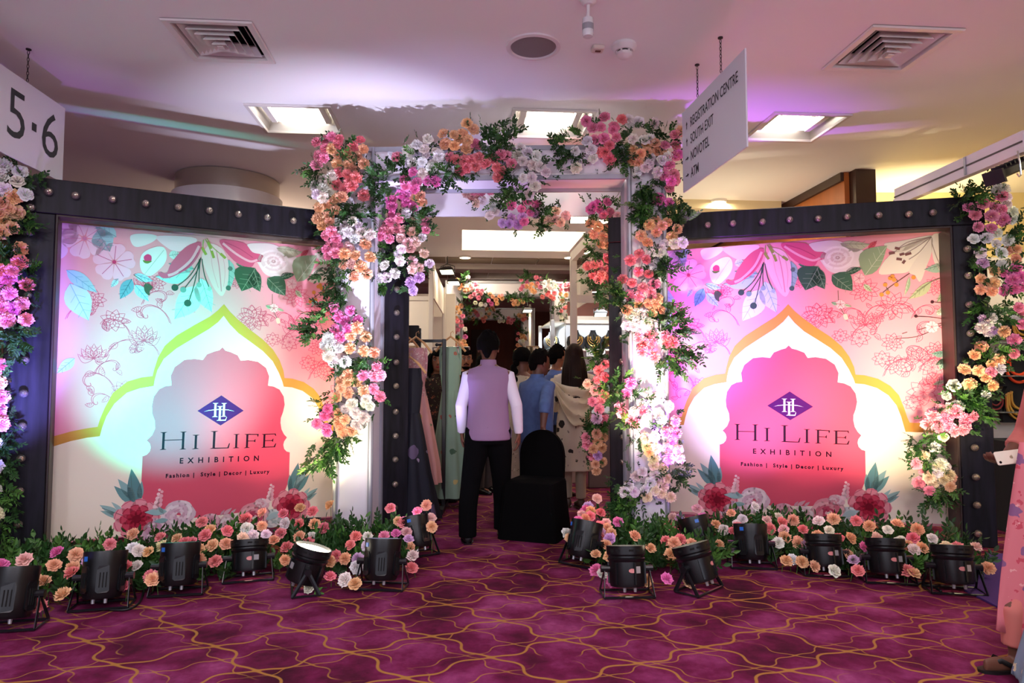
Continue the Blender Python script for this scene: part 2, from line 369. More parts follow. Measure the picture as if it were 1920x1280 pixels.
# ---- small ceiling fittings over the entrance
p = atZ(1000, 87, CEIL); r = (atZ(1051, 87, CEIL)-atZ(949, 87, CEIL)).length/2
t = thing('ceiling_speaker', 'round grey ceiling loudspeaker with white rim', 'speaker', p)
m_ = MB(); m_.lathe([(r, .0), (r, -.012), (r*.86, -.016), (r*.83, -.004)], p, 40, cap=False); m_.build('rim', M('speaker_rim', 'e6dde0', .5), t)
m_ = MB(); m_.lathe([(r*.85, -.004), (r*.6, -.012), (.001, -.015)], p, 40); smoothed(m_.build('grille', M('speaker_grille', '8a8084', .6, .2, bump=.8, scale=400), t))
p = atZ(1170, 84, CEIL); t = thing('smoke_detector', 'white domed smoke detector on the ceiling', 'detector', p); wp = M('white_plastic', 'e8e2e4', .4)
m_ = MB(); m_.lathe([(.088, .0), (.09, -.02), (.07, -.045), (.066, -.05)], p, 28); smoothed(m_.build('base', wp, t))
m_ = MB(); m_.lathe([(.05, -.05), (.05, -.062)], p, 20); m_.build('sensor_gap', M('dark_slot', '15151a', .6), t)
m_ = MB(); m_.lathe([(.058, -.062), (.055, -.08), (.03, -.1), (.012, -.104)], p, 24)
for k in range(6): m_.box(p+Vector((math.cos(k*PI/3)*.052, math.sin(k*PI/3)*.052, -.056)), (.012, .012, .016), k*PI/3)
smoothed(m_.build('cap', wp, t))
p = atZ(1121, 88, CEIL); t = thing('ceiling_socket', 'small square beige socket plate beside the smoke detector', 'socket', p)
m_ = MB(); m_.bbox(p-Vector((0, 0, .015)), (.085, .085, .03), AROT, .008); m_.build('plate', M('beige_plastic', 'd9c9c0', .5), t)
m_ = MB(); m_.box(p-Vector((0, 0, .032)), (.04, .02, .006), AROT); m_.build('socket_slot', M('rust_slot', '6a3a2e', .6), t)
p = atZ(1103, 1, CEIL); t = thing('ceiling_sensor', 'white cylindrical sensor hanging from the ceiling on a short arm', 'sensor', p)
m_ = MB(); m_.lathe([(.05, 0), (.05, -.015), (.03, -.03)], p, 20); m_.build('base', wp, t)
m_ = MB(); m_.tube([p+Vector((0, 0, -.02)), p+Vector((0, .01, -.06)), p+Vector((0, .03, -.09))], [.012, .010, .012], 10); m_.build('arm', wp, t)
q = p+Vector((0, .03, -.09)); m_ = MB(); m_.lathe([(.012, 0), (.034, -.012), (.036, -.03), (.036, -.115), (.03, -.13), (.012, -.132)], q, 20); smoothed(m_.build('body', M('clear_plastic', 'dfe0e4', .15), t))
m_ = MB(); m_.lathe([(.0365, -.05), (.0365, -.09)], q, 20, cap=False); m_.build('label_band', M('label_grey', '9a9aa2', .5), t)
# ---- silver round column behind the left banner
c = Vector((-3.42, 8.12, 0)); t = thing('round_column', 'fat round silver-clad column rising behind the left banner', 'column', c); t['kind'] = 'structure'
silver = M('silver_clad', 'e2dfda', .3, .12, var=.08, scale=2)
m_ = MB(); m_.lathe([(.62, 0), (.62, CEIL-.22)], c, 56); smoothed(m_.build('shaft', silver, t))
m_ = MB(); m_.lathe([(.585, CEIL-.22), (.585, CEIL-.01)], c, 56); smoothed(m_.build('collar', M('polished_collar', 'c4bcae', .18, .8), t))
# ---- purple carpet patch beyond the right bed
q = [atZ(1808, 1108), atZ(1920, 1165), atZ(2100, 1165), atZ(2100, 1040), atZ(1850, 1040)]
m_ = MB(); m_.rings([[(v.x, v.y, .001) for v in q], [(v.x, v.y, .012) for v in q]]); o = m_.build('carpet_runner', M('purple_felt', '4a2a78', .95, var=.1, scale=80), origin=q[0]); tag(o, 'plain purple carpet strip at the right edge under the pink drape', 'carpet')
# ================================================================== black bulb frames
blackwood = M('black_painted_wood', '15131c', .45, spec=.25, var=.75, scale=7, bump=.35, stretch=(3, 3, .35))
darkwood = M('dark_brown_reveal', '30211a', .5, var=.35, scale=6, stretch=(2, 2, .3))
glass = M('bulb_glass', 'fbf8f4', .03, trans=.96); fil = M('bulb_core', 'd8ccb8', .2, .8); sock = M('bulb_socket', '2c2620', .4, .5)
TOPZ = 2.85
class Plane:
    """vertical stand plane: u runs along it, v is height, d is distance in front of it"""
    def __init__(s, a, b_):
        s.o = Vector((a.x, a.y, 0)); s.e = Vector((b_.x-a.x, b_.y-a.y, 0)); s.len = s.e.length; s.e.normalize()
        s.n = Vector((s.e.y, -s.e.x, 0)); s.rot = math.atan2(s.e.y, s.e.x)
    def P(s, u, v, d=0): return s.o + s.e*u + s.n*d + Vector((0, 0, v))
    def uv(s, px, py, d=0):
        p = onpl(px, py, s.o+s.n*d, s.n) - s.o; return p.dot(s.e), p.z
A_ = atZ(57, 330, TOPZ); B_ = atZ(769, 413.5, TOPZ); C_ = atZ(1140, 408, TOPZ); D_ = atZ(1846, 366, TOPZ)
LP = Plane(A_, B_); LP.o -= LP.e*.12; LP.len += .12
RP = Plane(C_, D_)
FD = .15
ico = bmesh.new(); bmesh.ops.create_icosphere(ico, subdivisions=2, radius=.030)
bulb_me = bpy.data.meshes.new('bulb'); ico.to_mesh(bulb_me); ico.free(); bulb_me.materials.append(glass)
for p_ in bulb_me.polygons: p_.use_smooth = True
core_mb = MB(); core_mb.lathe([(.006, -.024), (.018, -.01), (.016, .006), (.004, .018)], n=8)
core_me = bpy.data.meshes.new('filament'); core_me.from_pydata([tuple(v) for v in core_mb.v], [], core_mb.f); core_me.materials.append(fil)
sk = MB(); sk.lathe([(.019, -.03), (.021, -.018), (.016, -.012)], n=14)
sk_me = bpy.data.meshes.new('socket'); sk_me.from_pydata([tuple(v) for v in sk.v], [], sk.f); sk_me.materials.append(sock)
def bulb_frame(pl, post, beam, label, bulbs):
    root = thing('bulb_frame', label, 'frame', pl.o, 'black bulb frames either side of the arch')
    def part(name, u0, u1, v0, v1, d0=-FD, d1=0, mat=blackwood):
        m_ = MB(); c = pl.P((u0+u1)/2, (v0+v1)/2, (d0+d1)/2); m_.bbox(c, (u1-u0, abs(d1-d0), v1-v0), pl.rot, .006); return m_.build(name, mat, root)
    part('post', 0, post, 0, TOPZ-beam-.002); part('post', pl.len-post, pl.len, 0, TOPZ-beam-.002); part('beam', 0, pl.len, TOPZ-beam, TOPZ)
    part('reveal_board', post, post+.018, 0, TOPZ-beam-.01, -FD-.17, -.004, darkwood); part('reveal_board', pl.len-post-.018, pl.len-post, 0, TOPZ-beam-.01, -FD-.17, -.004, darkwood)
    part('reveal_board', post, pl.len-post, TOPZ-beam-.02, TOPZ-beam, -FD, -.004, darkwood)
    part('back_brace', .3, .36, 0, TOPZ-.4, -.75, -.69, darkwood); part('back_brace', pl.len-.4, pl.len-.34, 0, TOPZ-.4, -.75, -.69, darkwood)
    R = Matrix.Rotation(pl.rot, 4, 'Z') @ Matrix.Rotation(PI/2, 4, 'X')
    for u, v in bulbs:
        b = bpy.data.objects.new('bulb', bulb_me); COL.objects.link(b); b.parent = root; b.location = pl.P(u, v, .034)-pl.o; b.rotation_euler = R.to_euler()
        for nm, me_ in (('filament', core_me), ('bulb_socket', sk_me)):
            c = bpy.data.objects.new(nm, me_); COL.objects.link(c); c.parent = b
    return root
bl = []
for x, y in ((92, 361), (142, 368), (211, 375), (273, 383), (334, 390), (392, 396), (446, 403), (500, 409), (549, 415), (598, 421)): bl.append(LP.uv(x, y))
for k in range(1, 2): bl.append(LP.uv(650, 428))
for x, y in ((65, 391), (64, 437), (63, 496), (60, 554), (57, 616), (55, 675), (51, 737), (49, 798), (48, 858), (45, 919), (43, 981), (42, 1041)):
    v = LP.uv(x, y)[1]; bl.append((.135, v))
for y in (543, 587, 632, 679, 723, 771, 816, 860, 906, 950): bl.append((LP.len-.135, LP.uv(747, y)[1]))
bulb_frame(LP, .285, .265, 'black painted bulb frame around the left banner, lit blue and teal', bl)
br = []
for x, y in ((1278, 425), (1327, 423), (1374, 420), (1429, 417), (1480, 413), (1533, 411), (1587, 408), (1646, 405), (1702, 403), (1747, 400), (1205, 428)): br.append(RP.uv(x, y))
for y in (467, 517, 571, 625, 700, 784, 838, 893, 945, 998): br.append((RP.len-.15, RP.uv(1821, y)[1]))
for y in (633, 677, 772, 818, 865, 540, 590): br.append((.12, RP.uv(1161, y)[1]))
bulb_frame(RP, .24, .235, 'black painted bulb frame around the right banner, lit purple and warm', br)
# ================================================================== printed banners
BACK = -.28
def ubz(px, py):
    u, v = RP.uv(px, py, BACK); return u, v
def z3(x, y): return ubz(1240+x/2.5603, 360+y/2.56)          # crops of the photograph used to trace the print
def zt(x, y): return ubz(1240+x/3.4286, 440+y/3.4286)
def zb(x, y): return ubz(1280+x/3.6923, 840+y/3.6923)
def zl(x, y): return ubz(1340+x/6.4, 700+y/6.4)
def spl(pts, k=6, closed=True):
    """smooth curve through points"""
    n = len(pts); out = []
    rng = range(n) if closed else range(n-1)
    for i in rng:
        p0, p1, p2, p3 = (pts[(i-1) % n] if closed or i > 0 else pts[i]), pts[i], pts[(i+1) % n], (pts[(i+2) % n] if closed or i+2 < n else pts[(i+1) % n])
        for j in range(k):
            t = j/k; out.append(tuple(.5*((2*b)+(-a+c)*t+(2*a-5*b+4*c-d)*t*t+(-a+3*b-3*c+d)*t**3) for a, b, c, d in zip(p0, p1, p2, p3)))
    if not closed: out.append(pts[-1])
    return out
PRINT = []     # (layer, part name, colour, list of uv polygons)
def pr(layer, name, hexc, polys): PRINT.append((layer, name, hexc, polys))
def leafp(b, t, w, bend=0.0, n=7):
    """leaf outline from base b to tip t"""
    bx, by = b; tx, ty = t; dx, dy = tx-bx, ty-by; L = math.hypot(dx, dy); nx, ny = -dy/L, dx/L; l, r = [], []
    for i in range(n+1):
        s = i/n; k = math.sin(PI*s**.8)*w*L*.5; m_ = math.sin(PI*s)*bend*L
        cx, cy = bx+dx*s+nx*m_, by+dy*s+ny*m_; l.append((cx+nx*k, cy+ny*k)); r.append((cx-nx*k, cy-ny*k))
    return l[:-1]+[l[-1]]+r[::-1][1:-1]
def ribbon(pts, w):
    l, r = [], []
    for i, p in enumerate(pts):
        a, b = pts[max(0, i-1)], pts[min(len(pts)-1, i+1)]; dx, dy = b[0]-a[0], b[1]-a[1]; L = math.hypot(dx, dy) or 1
        l.append((p[0]-dy/L*w/2, p[1]+dx/L*w/2)); r.append((p[0]+dy/L*w/2, p[1]-dx/L*w/2))
    return [[l[i], l[i+1], r[i+1], r[i]] for i in range(len(pts)-1)]
def circ(c, r, n=14, sq=1, ph=0): return [(c[0]+math.cos(2*PI*i/n+ph)*r, c[1]+math.sin(2*PI*i/n+ph)*r*sq) for i in range(n)]
UW, V0, VT = RP.len-.24, .10, None
bt_l = ubz(1192, 474); bt_r = ubz(1776, 430)
BU0, BU1 = .245, 2.87
pr(0, 'printed_ground', 'f0a2ac', [[(BU0, .12), (BU1, .12), (BU1, bt_r[1]), (BU0, bt_l[1]-.01)]])
# --- fine line-art blossoms
LA = []; LW = .0042
rr = random.Random(3)
def line_blossom(c, r, layers=3, petals=9):
    for l in range(layers):
        R_ = r*(1-.28*l)
        for k in range(petals):
            a = 2*PI*k/petals+l*.35; w = PI/petals*1.05; pts = []
            for j in range(9):
                s = j/8; aa = a+(s-.5)*2*w; q = R_*(.62+.38*math.sin(PI*s)+.05*math.sin(s*5*PI)); pts.append((c[0]+math.cos(aa)*q, c[1]+math.sin(aa)*q*.86))
            LA.extend(ribbon(pts, LW))
    for k in range(7):
        a = 2*PI*k/7; LA.extend(ribbon([c, (c[0]+math.cos(a)*r*.28, c[1]+math.sin(a)*r*.24)], LW))
def line_leaf(b, t, w, bend=0):
    o_ = leafp(b, t, w, bend, 8); LA.extend(ribbon(o_+[o_[0]], LW))
    for s in (.25, .45, .65):
        m_ = (b[0]+(t[0]-b[0])*s, b[1]+(t[1]-b[1])*s); dx, dy = t[0]-b[0], t[1]-b[1]
        for q in (-1, 1): LA.extend(ribbon([m_, (m_[0]+dx*.15-q*dy*w*.33, m_[1]+dy*.15+q*dx*w*.33)], LW*.8))
def line_scroll(c, s, flip=1):
    pts = [(c[0]+flip*s*(.9-t)*math.cos(4.2*t), c[1]+s*(.9-t*.8)*math.sin(4.2*t)+s*.3*t) for t in [i/18*1.1 for i in range(19)]]
    LA.extend(ribbon(pts, LW*1.2)); LA.extend(ribbon([(p[0]+.012*flip, p[1]-.008) for p in pts[:14]], LW))
    for i in (3, 8, 13):
        p = pts[i]; a = rr.uniform(0, 6.28); line_leaf(p, (p[0]+math.cos(a)*s*.42, p[1]+math.sin(a)*s*.42), .5, .1)
def line_palm(c, s):
    for k in range(-3, 4):
        a = PI/2+k*.42; line_leaf(c, (c[0]+math.cos(a)*s, c[1]+math.sin(a)*s), .42, .08*k)
for c, r in (((1305, 355), .12), ((1490, 455), .14), ((1015, 520), .13), ((1385, 535), .06), ((1760, 330), .09), ((900, 300), .07)): line_blossom(zt(*c), r, 3, 11)
for x, y, r in ((1260, 960, .13), (1300, 840, .1), (1060, 800, .08), (950, 700, .09), (1210, 1010, .08), (860, 690, .07), (745, 590, .12)): line_blossom(z3(x, y), r, 2, 8)
for x, y, s, fl in ((270, 640, .2, 1), (215, 790, .2, -1), (120, 700, .18, 1), (330, 560, .16, -1), (1130, 600, .17, 1), (1010, 700, .18, -1), (1260, 700, .2, 1), (1180, 880, .2, -1), (60, 930, .2, 1), (150, 860, .15, -1), (1290, 600, .15, -1), (900, 610, .14, 1)): line_scroll(z3(x, y), s, fl)
for x, y, s in ((265, 720, .13), (70, 800, .12), (980, 640, .13), (1240, 810, .13), (250, 490, .10), (1310, 930, .12)): line_palm(z3(x, y), s)
for x, y, r in ((140, 640, .1), (60, 560, .09), (190, 930, .09), (440, 560, .08), (1130, 830, .1), (1320, 760, .09), (1110, 720, .09), (300, 470, .08)): line_blossom(z3(x, y), r, 3, 9)
for x, y, s, fl in ((40, 640, .16, -1), (250, 780, .16, 1), (90, 1000, .16, 1), (1060, 600, .15, -1), (1200, 800, .16, 1), (1330, 860, .16, -1), (820, 620, .13, 1)): line_scroll(z3(x, y), s, fl)
LA = [q for q in LA if all(BU0 < p[0] < BU1-.01 for p in q)]
pr(1, 'line_art_flowers', 'e2607c', LA)
# --- pointed arch, cream field and pink foil
go = [(-140, 1138), (-60, 1108), (0, 1092), (60, 1082), (98, 1078), (106, 1045), (122, 1000), (150, 940), (205, 893), (260, 876), (306, 870), (312, 840), (325, 790), (352, 738), (400, 692), (480, 640), (545, 600), (580, 570), (609, 538),
      (640, 572), (680, 605), (740, 648), (812, 695), (865, 740), (902, 790), (925, 840), (932, 876), (975, 879), (1040, 896), (1098, 930), (1140, 975), (1165, 1035), (1180, 1080), (1192, 1106), (1330, 1112), (1550, 1118)]
gi = [(-140, 1180), (-60, 1148), (0, 1131), (60, 1120), (108, 1117), (116, 1080), (130, 1035), (158, 985), (205, 940), (255, 922), (313, 912), (316, 885), (325, 845), (350, 795), (402, 748), (480, 697), (545, 655), (585, 622), (610, 592),
      (640, 628), (685, 668), (745, 705), (812, 748), (865, 795), (900, 850), (922, 895), (930, 918), (975, 922), (1035, 940), (1090, 975), (1128, 1022), (1150, 1075), (1163, 1120), (1172, 1150), (1330, 1155), (1550, 1160)]
def clampu(p): return (min(max(p[0], BU0), BU1), p[1])
def area(path): q = [clampu(z3(*p)) for p in path]; return q+[(q[-1][0], .12), (q[0][0], .12)]
pr(2, 'arch_outline', 'd29a48', [area(go)]); pr(3, 'cream_field', 'fbf1dd', [area(gi)])
fl_ = [zl(60, 850)]+[zl(60+82*math.cos(a), 765+85*math.sin(a)) for a in (1.45, 1.0, .5, 0, -.5, -.9)]+[zl(*p) for p in ((95, 685), (150, 630), (178, 560), (172, 480), (140, 400), (133, 320), (148, 220), (200, 140), (262, 108), (328, 100))]
tp = [z3(*p) for p in ((388, 905), (383, 868), (398, 830), (440, 797), (485, 792), (522, 796), (540, 770), (575, 756), (597, 750), (611, 736), (626, 751), (650, 757), (686, 771), (702, 796), (740, 792), (790, 800), (832, 828), (850, 868), (846, 912))]
rt = [zl(*p) for p in ((1482, 108), (1550, 118), (1630, 155), (1690, 240), (1708, 340), (1690, 430), (1664, 500), (1662, 560), (1680, 640), (1715, 700), (1757, 742))]+[zl(1810+97*math.cos(a), 830+97*math.sin(a)) for a in (-2.3, -2.7, PI, 2.6, 2.1, 1.65)]+[zl(1806, 928), zl(1812, 1290)]
bt = [zb(1262, 230), zb(1238, 290), zb(1180, 330), zb(900, 400), zb(600, 395), zb(340, 320), zb(272, 260), zb(258, 180), zl(62, 1280)]
pr(4, 'foil_shape', 'dd5a72', [fl_+tp+rt+bt])
# --- emblem and lettering
pr(5, 'emblem_diamond', '4a1458', [[zl(630, 385), zl(900, 215), zl(1180, 398), zl(907, 560)]])
def zq(poly): return [zl(*p) for p in poly]
def stem(x, y0, y1, w, s=22, t=9): return [zq([(x-w, y0), (x+w, y0), (x+w, y1), (x-w, y1)]), zq([(x-w-s, y0), (x+w+s, y0), (x+w+s*.25, y0+t), (x-w-s*.25, y0+t)]), zq([(x-w-s, y1), (x-w-s*.25, y1-t), (x+w+s*.25, y1-t), (x+w+s, y1)])]
mono = stem(836, 301, 460, 12)+stem(938, 304, 460, 12)+stem(892, 338, 503, 12, 24)+[zq([(890, 494), (960, 494), (972, 465), (978, 468), (966, 506), (890, 506)])]
mono += [zq(q) for q in ([(705, 396), (760, 380), (870, 371), (870, 379), (760, 386)], [(870, 371), (990, 380), (1068, 402), (990, 387), (870, 379)])]
pr(6, 'emblem_monogram', 'f6e3ea', mono)
INK = []
INK.append(stem(272, 605, 796, 13, 26)+stem(486, 610, 806, 13, 26)+[zq([(272, 690), (486, 694), (486, 702), (272, 698)])])
INK.append(stem(628, 652, 811, 13, 30))
INK.append(stem(838, 621, 820, 14, 34)+[zq([(838, 811), (1000, 817), (1018, 772), (1030, 768), (1016, 827), (838, 822)])])
INK.append(stem(1106, 667, 832, 13, 30))
INK.append(stem(1240, 673, 838, 13, 28)+[zq([(1240, 673), (1384, 681), (1378, 714), (1370, 714), (1362, 690), (1240, 684)]), zq([(1240, 752), (1325, 757), (1340, 740), (1346, 740), (1344, 776), (1338, 776), (1325, 765), (1240, 761)])])
INK.append(stem(1458, 684, 848, 13, 26)+[zq([(1458, 684), (1606, 686), (1612, 716), (1604, 716), (1590, 696), (1458, 695)]), zq([(1458, 761), (1556, 764), (1572, 746), (1578, 746), (1576, 784), (1570, 784), (1556, 773), (1458, 770)]), zq([(1458, 837), (1585, 842), (1606, 806), (1618, 806), (1604, 852), (1458, 848)])])
for q in INK: pr(5, 'letter', '2a1024', q)
TXT = [('EXHIBITION', zl(455, 958), zl(1390, 998), 65/6.4, 1.0), ('Fashion |  Style | Decor | Luxury', zl(312, 1103), zl(1535, 1160), 46/6.4, 1.0)]
# --- flowers and leaves along the top
TL = 4
def petal5(c, R_, hexc, edge, n=5, ph=0.3, layer=4, fz=zt, w=.95):
    c0 = fz(*c); s = 1/3.4286/218
    for k in range(n):
        a = ph+2*PI*k/n; b = (c0[0]+math.cos(a)*R_*.12, c0[1]+math.sin(a)*R_*.12); t = (c0[0]+math.cos(a)*R_, c0[1]+math.sin(a)*R_)
        o_ = [(b[0]+(t[0]-b[0])*s_-math.sin(a)*w*R_*.5*q, b[1]+(t[1]-b[1])*s_+math.cos(a)*w*R_*.5*q) for s_, q in ((0, 0), (.3, .55), (.6, .95), (.85, .9), (1.0, .45), (.95, 0), (1.0, -.45), (.85, -.9), (.6, -.95), (.3, -.55))]
        pr(layer, 'printed_petal', hexc, [spl(o_, 3)]); pr(layer+1, 'petal_vein', edge, ribbon([b, ((b[0]+t[0])/2, (b[1]+t[1])/2), (b[0]+(t[0]-b[0])*.85, b[1]+(t[1]-b[1])*.85)], .004))
    pr(layer+1, 'flower_centre', edge, [circ(c0, R_*.1)])
def leafz(b, t, w, hexc, vein, bend=0, layer=4, fz=zt):
    b, t = fz(*b), fz(*t); pr(layer, 'printed_leaf', hexc, [leafp(b, t, w, bend)])
    vs_ = ribbon([b, (b[0]+(t[0]-b[0])*.5, b[1]+(t[1]-b[1])*.5), t], .005)
    for s in (.3, .5, .7):
        m_ = (b[0]+(t[0]-b[0])*s, b[1]+(t[1]-b[1])*s); dx, dy = t[0]-b[0], t[1]-b[1]
        for q in (-1, 1): vs_ += ribbon([m_, (m_[0]+dx*.14-q*dy*w*.3, m_[1]+dy*.14+q*dx*w*.3)], .003)
    pr(layer+1, 'leaf_vein', vein, vs_)
def blob(pts, hexc, layer=4, name='printed_petal', fz=zt, k=4): pr(layer, name, hexc, [spl([fz(*p) for p in pts], k)])
def lines(sets, hexc, w, layer, name='printed_stem', fz=zt):
    q = []
    for s in sets: q += ribbon(spl([fz(*p) for p in s], 5, False) if len(s) > 2 else [fz(*p) for p in s], w)
    pr(layer, name, hexc, q)
petal5((-190, 130), .26, 'f3c4d8', 'b5507c', 5, .1); petal5((175, 260), .155, 'f8b8cc', 'c8406c', 5, .25)
petal5((20, 150), .16, 'f5c8d6', 'd888a8', 5, .7)
leafz((80, 100), (150, 205), .9, 'a8c4c8', '7898a0'); leafz((180, 120), (60, 60), .6, 'b4d0d0', '88a8a8')
leafz((-60, 330), (95, 435), .4, 'a9cdd6', '7fb0bc'); leafz((-40, 400), (60, 590), .6, 'c4dde2', '8fb8c0'); leafz((-230, 330), (-150, 300), .8, 'c79a52', '7a5520')
blob([(310, 240), (330, 185), (400, 145), (445, 150), (458, 200), (440, 250), (395, 300), (365, 318), (325, 300)], 'dfe4e0'); lines([[(340, 310), (400, 220), (440, 160)]], 'b4c4bc', .005, 5, 'leaf_vein')
blob([(330, 215), (350, 195), (372, 205), (370, 235), (345, 245)], 'd8487c', 6); blob([(326, 232), (345, 235), (376, 232), (355, 248), (335, 246)], '6a8a48', 7, 'printed_leaf')
blob([(255, 100), (330, 80), (400, 85), (370, 125), (300, 160), (265, 150)], 'e6dfdc', 3)
leafz((285, 315), (388, 345), .42, 'a6cbd8', '6a9cb0', -.05); leafz((272, 345), (215, 462), .52, '6f9fb0', '41707f'); leafz((290, 375), (368, 462), .5, 'a9cfdc', '6a9cb0'); leafz((200, 350), (165, 400), .5, 'bcd6de', '88aab4')
blob([(340, 372), (362, 362), (388, 382), (372, 405), (372, 430), (345, 410)], '4a5848', 5, 'printed_leaf'); lines([[(280, 320), (330, 350), (360, 372)]], '5a6a58', .005, 6)
blob([(392, 92), (470, 72), (622, 66), (606, 115), (550, 150), (500, 160), (450, 140)], 'f6cfd8'); 
leafz((600, 270), (400, 318), .42, 'a5c6c6', '6f9a9a', .1); leafz((620, 250), (470, 235), .4, '8fb5b2', '5d8886')
leafz((640, 350), (520, 555), .58, 'c6d9d9', '88aaa8', .05, 4); leafz((665, 300), (740, 500), .5, 'bcd6d8', '7fa8aa', -.06, 4); leafz((835, 170), (845, 362), .6, '93bbb4', '5f8d86', -.12, 4)
leafz((470, 190), (535, 170), .8, 'c8d8d4', '90aaa4', 0, 4)
blob([(655, 88), (648, 160), (598, 240), (530, 290), (478, 318), (438, 322), (414, 302), (422, 290), (462, 292), (482, 238), (530, 165), (590, 108)], 'd2617f', 6); lines([[(645, 110), (600, 200), (520, 280), (470, 305)]], 'eba8b8', .022, 7, 'petal_streak'); lines([[(640, 150), (590, 235), (530, 280)]], 'b94668', .006, 7, 'petal_streak')
blob([(770, 58), (860, 50), (935, 58), (985, 105), (1045, 112), (1068, 130), (1062, 160), (1010, 165), (985, 198), (930, 200), (865, 172), (800, 112)], 'd95f80', 6); lines([[(790, 75), (880, 130), (970, 165), (1020, 150)]], 'f0aebb', .02, 7, 'petal_streak'); lines([[(800, 65), (900, 95), (990, 140)]], 'bd4a6c', .006, 7, 'petal_streak')
blob([(664, 178), (690, 110), (720, 85), (790, 110), (828, 180), (836, 270), (826, 350), (800, 398), (760, 370), (716, 300)], 'ecc0c4', 6); lines([[(750, 120), (775, 230), (795, 370)]], 'd98a98', .008, 7, 'petal_streak'); lines([[(715, 130), (735, 240), (775, 350)], [(790, 140), (812, 240), (808, 340)]], 'e4a2ac', .005, 7, 'petal_streak')
lines([[(680, 65), (700, 100), (735, 170)], [(690, 60), (730, 110), (808, 160)], [(670, 70), (668, 110), (682, 150)]], '8fae5a', .007, 8); lines([[(700, 80), (718, 118)], [(722, 130), (738, 172)], [(662, 118), (690, 158)], [(778, 140), (812, 165)]], '93a24c', .022, 9, 'printed_stamen')
lines([[(660, 178), (600, 290), (520, 368)], [(658, 180), (640, 260), (565, 378)], [(655, 185), (652, 270), (655, 338)], [(650, 190), (628, 330), (598, 450)], [(665, 185), (685, 280), (720, 358)]], '3f5a50', .008, 7)
for x, y, r, h in ((513, 372, .028, '37504a'), (562, 380, .025, '6f9490'), (655, 343, .022, '87aaa6'), (592, 457, .03, '3b544c'), (720, 360, .018, '9dbdba'), (838, 345, .022, '4c6a60'), (845, 225, .02, '5c7a6e')): pr(8, 'printed_berry', h, [circ(zt(x, y), r)])
# white rose
rc = zt(1132, 148); RO = random.Random(5)
blob([(945, 70), (1010, 45), (1130, 38), (1230, 80), (1305, 110), (1300, 190), (1230, 215), (1200, 235), (1140, 252), (1080, 235), (1045, 200), (1010, 150)], 'e9dcd6', 5)
for l, (R_, hx) in enumerate(((.135, 'f2e8e2'), (.11, 'e2d0ca'), (.085, 'efe3dc'), (.06, 'd9c2bc'), (.038, 'eaddd6'), (.018, 'c4a49e'))):
    for k in range(5):
        a = k*2*PI/5+l*.7; pr(6+l, 'rose_petal', hx, [[(rc[0]+math.cos(a+t)*R_*(1+.06*math.sin(3*t)), rc[1]+math.sin(a+t)*R_*.78) for t in (-.6, -.35, -.1, .15, .4, .62)]+[(rc[0]+math.cos(a+t)*R_*.5, rc[1]+math.sin(a+t)*R_*.4) for t in (.5, 0, -.5)]])
leafz((1010, 205), (925, 358), .95, '3c5f48', '7f9c80', -.12, 6); leafz((1000, 215), (1050, 350), .62, '42654e', '7f9c80', -.1, 6); leafz((1095, 258), (1228, 362), .72, '466a52', '8aa78a', .1, 6); leafz((1180, 250), (1292, 215), .42, '3a5a46', '7f9c80', .05, 5); leafz((880, 190), (990, 205), .3, '4c6a58', '7f9c80', 0, 4)
leafz((1308, 262), (1452, 70), .62, '93a883', 'c4d0b0', .14, 6); leafz((1150, 58), (1340, 62), .42, 'c3c5a4', '9aa080', -.1, 5); leafz((1330, 90), (1385, 40), .5, 'd8606c', 'b84858', 0, 3)
blob([(1398, 250), (1440, 160), (1540, 80), (1660, 30), (1745, 8), (1700, 90), (1640, 150), (1590, 235), (1500, 250)], 'e4dcc8', 4); blob([(1590, 238), (1640, 150), (1700, 80), (1742, 20), (1735, 120), (1705, 200), (1664, 302), (1630, 262)], 'dcd2c2', 5); blob([(1738, 10), (1800, -8), (1834, 10), (1834, 262), (1790, 235), (1745, 150)], 'e3d9cb', 5)
blob([(1430, 60), (1540, 40), (1740, 5), (1600, 90), (1500, 110)], 'ded5c6', 4)
lines([[(1735, 15), (1600, 60), (1520, 90)], [(1735, 15), (1640, 80), (1560, 125)], [(1735, 15), (1660, 110), (1590, 160)], [(1735, 15), (1580, 50), (1495, 115)], [(1740, 60), (1770, 150), (1815, 240)]], '9c8880', .006, 7); lines([[(1500, 85), (1532, 92)], [(1462, 122), (1500, 115)], [(1530, 130), (1560, 122)], [(1510, 155), (1545, 160)], [(1550, 185), (1565, 165)], [(1565, 130), (1605, 118)]], '7a5450', .022, 8, 'printed_stamen')
lines([[(1595, 248), (1520, 300), (1450, 350), (1410, 385)], [(1520, 300), (1490, 270)], [(1500, 315), (1510, 325)], [(1450, 350), (1440, 322)], [(1455, 345), (1458, 368)]], '6a5a44', .006, 6)
for x, y in ((1485, 268), (1495, 290), (1510, 322), (1438, 322), (1415, 385), (1455, 372), (1620, 275), (1470, 280)): pr(7, 'printed_berry', 'd99445', [circ(zt(x, y), .018)])
leafz((1592, 270), (1562, 390), .2, '9ab08c', 'c4d0b0', .05, 6); leafz((1735, 300), (1590, 412), .34, 'b9bf95', '8a9470', .06, 6); lines([[(1832, 268), (1735, 302), (1640, 365)]], '7c7a60', .006, 7); leafz((1832, 185), (1690, 225), .45, 'a3baa4', '789080', .1, 5); leafz((1832, 350), (1770, 432), .5, 'a9b695', '7c8c70', .1, 5); leafz((1834, 470), (1765, 500), .5, 'd8d8c4', 'a0a890', 0, 5)
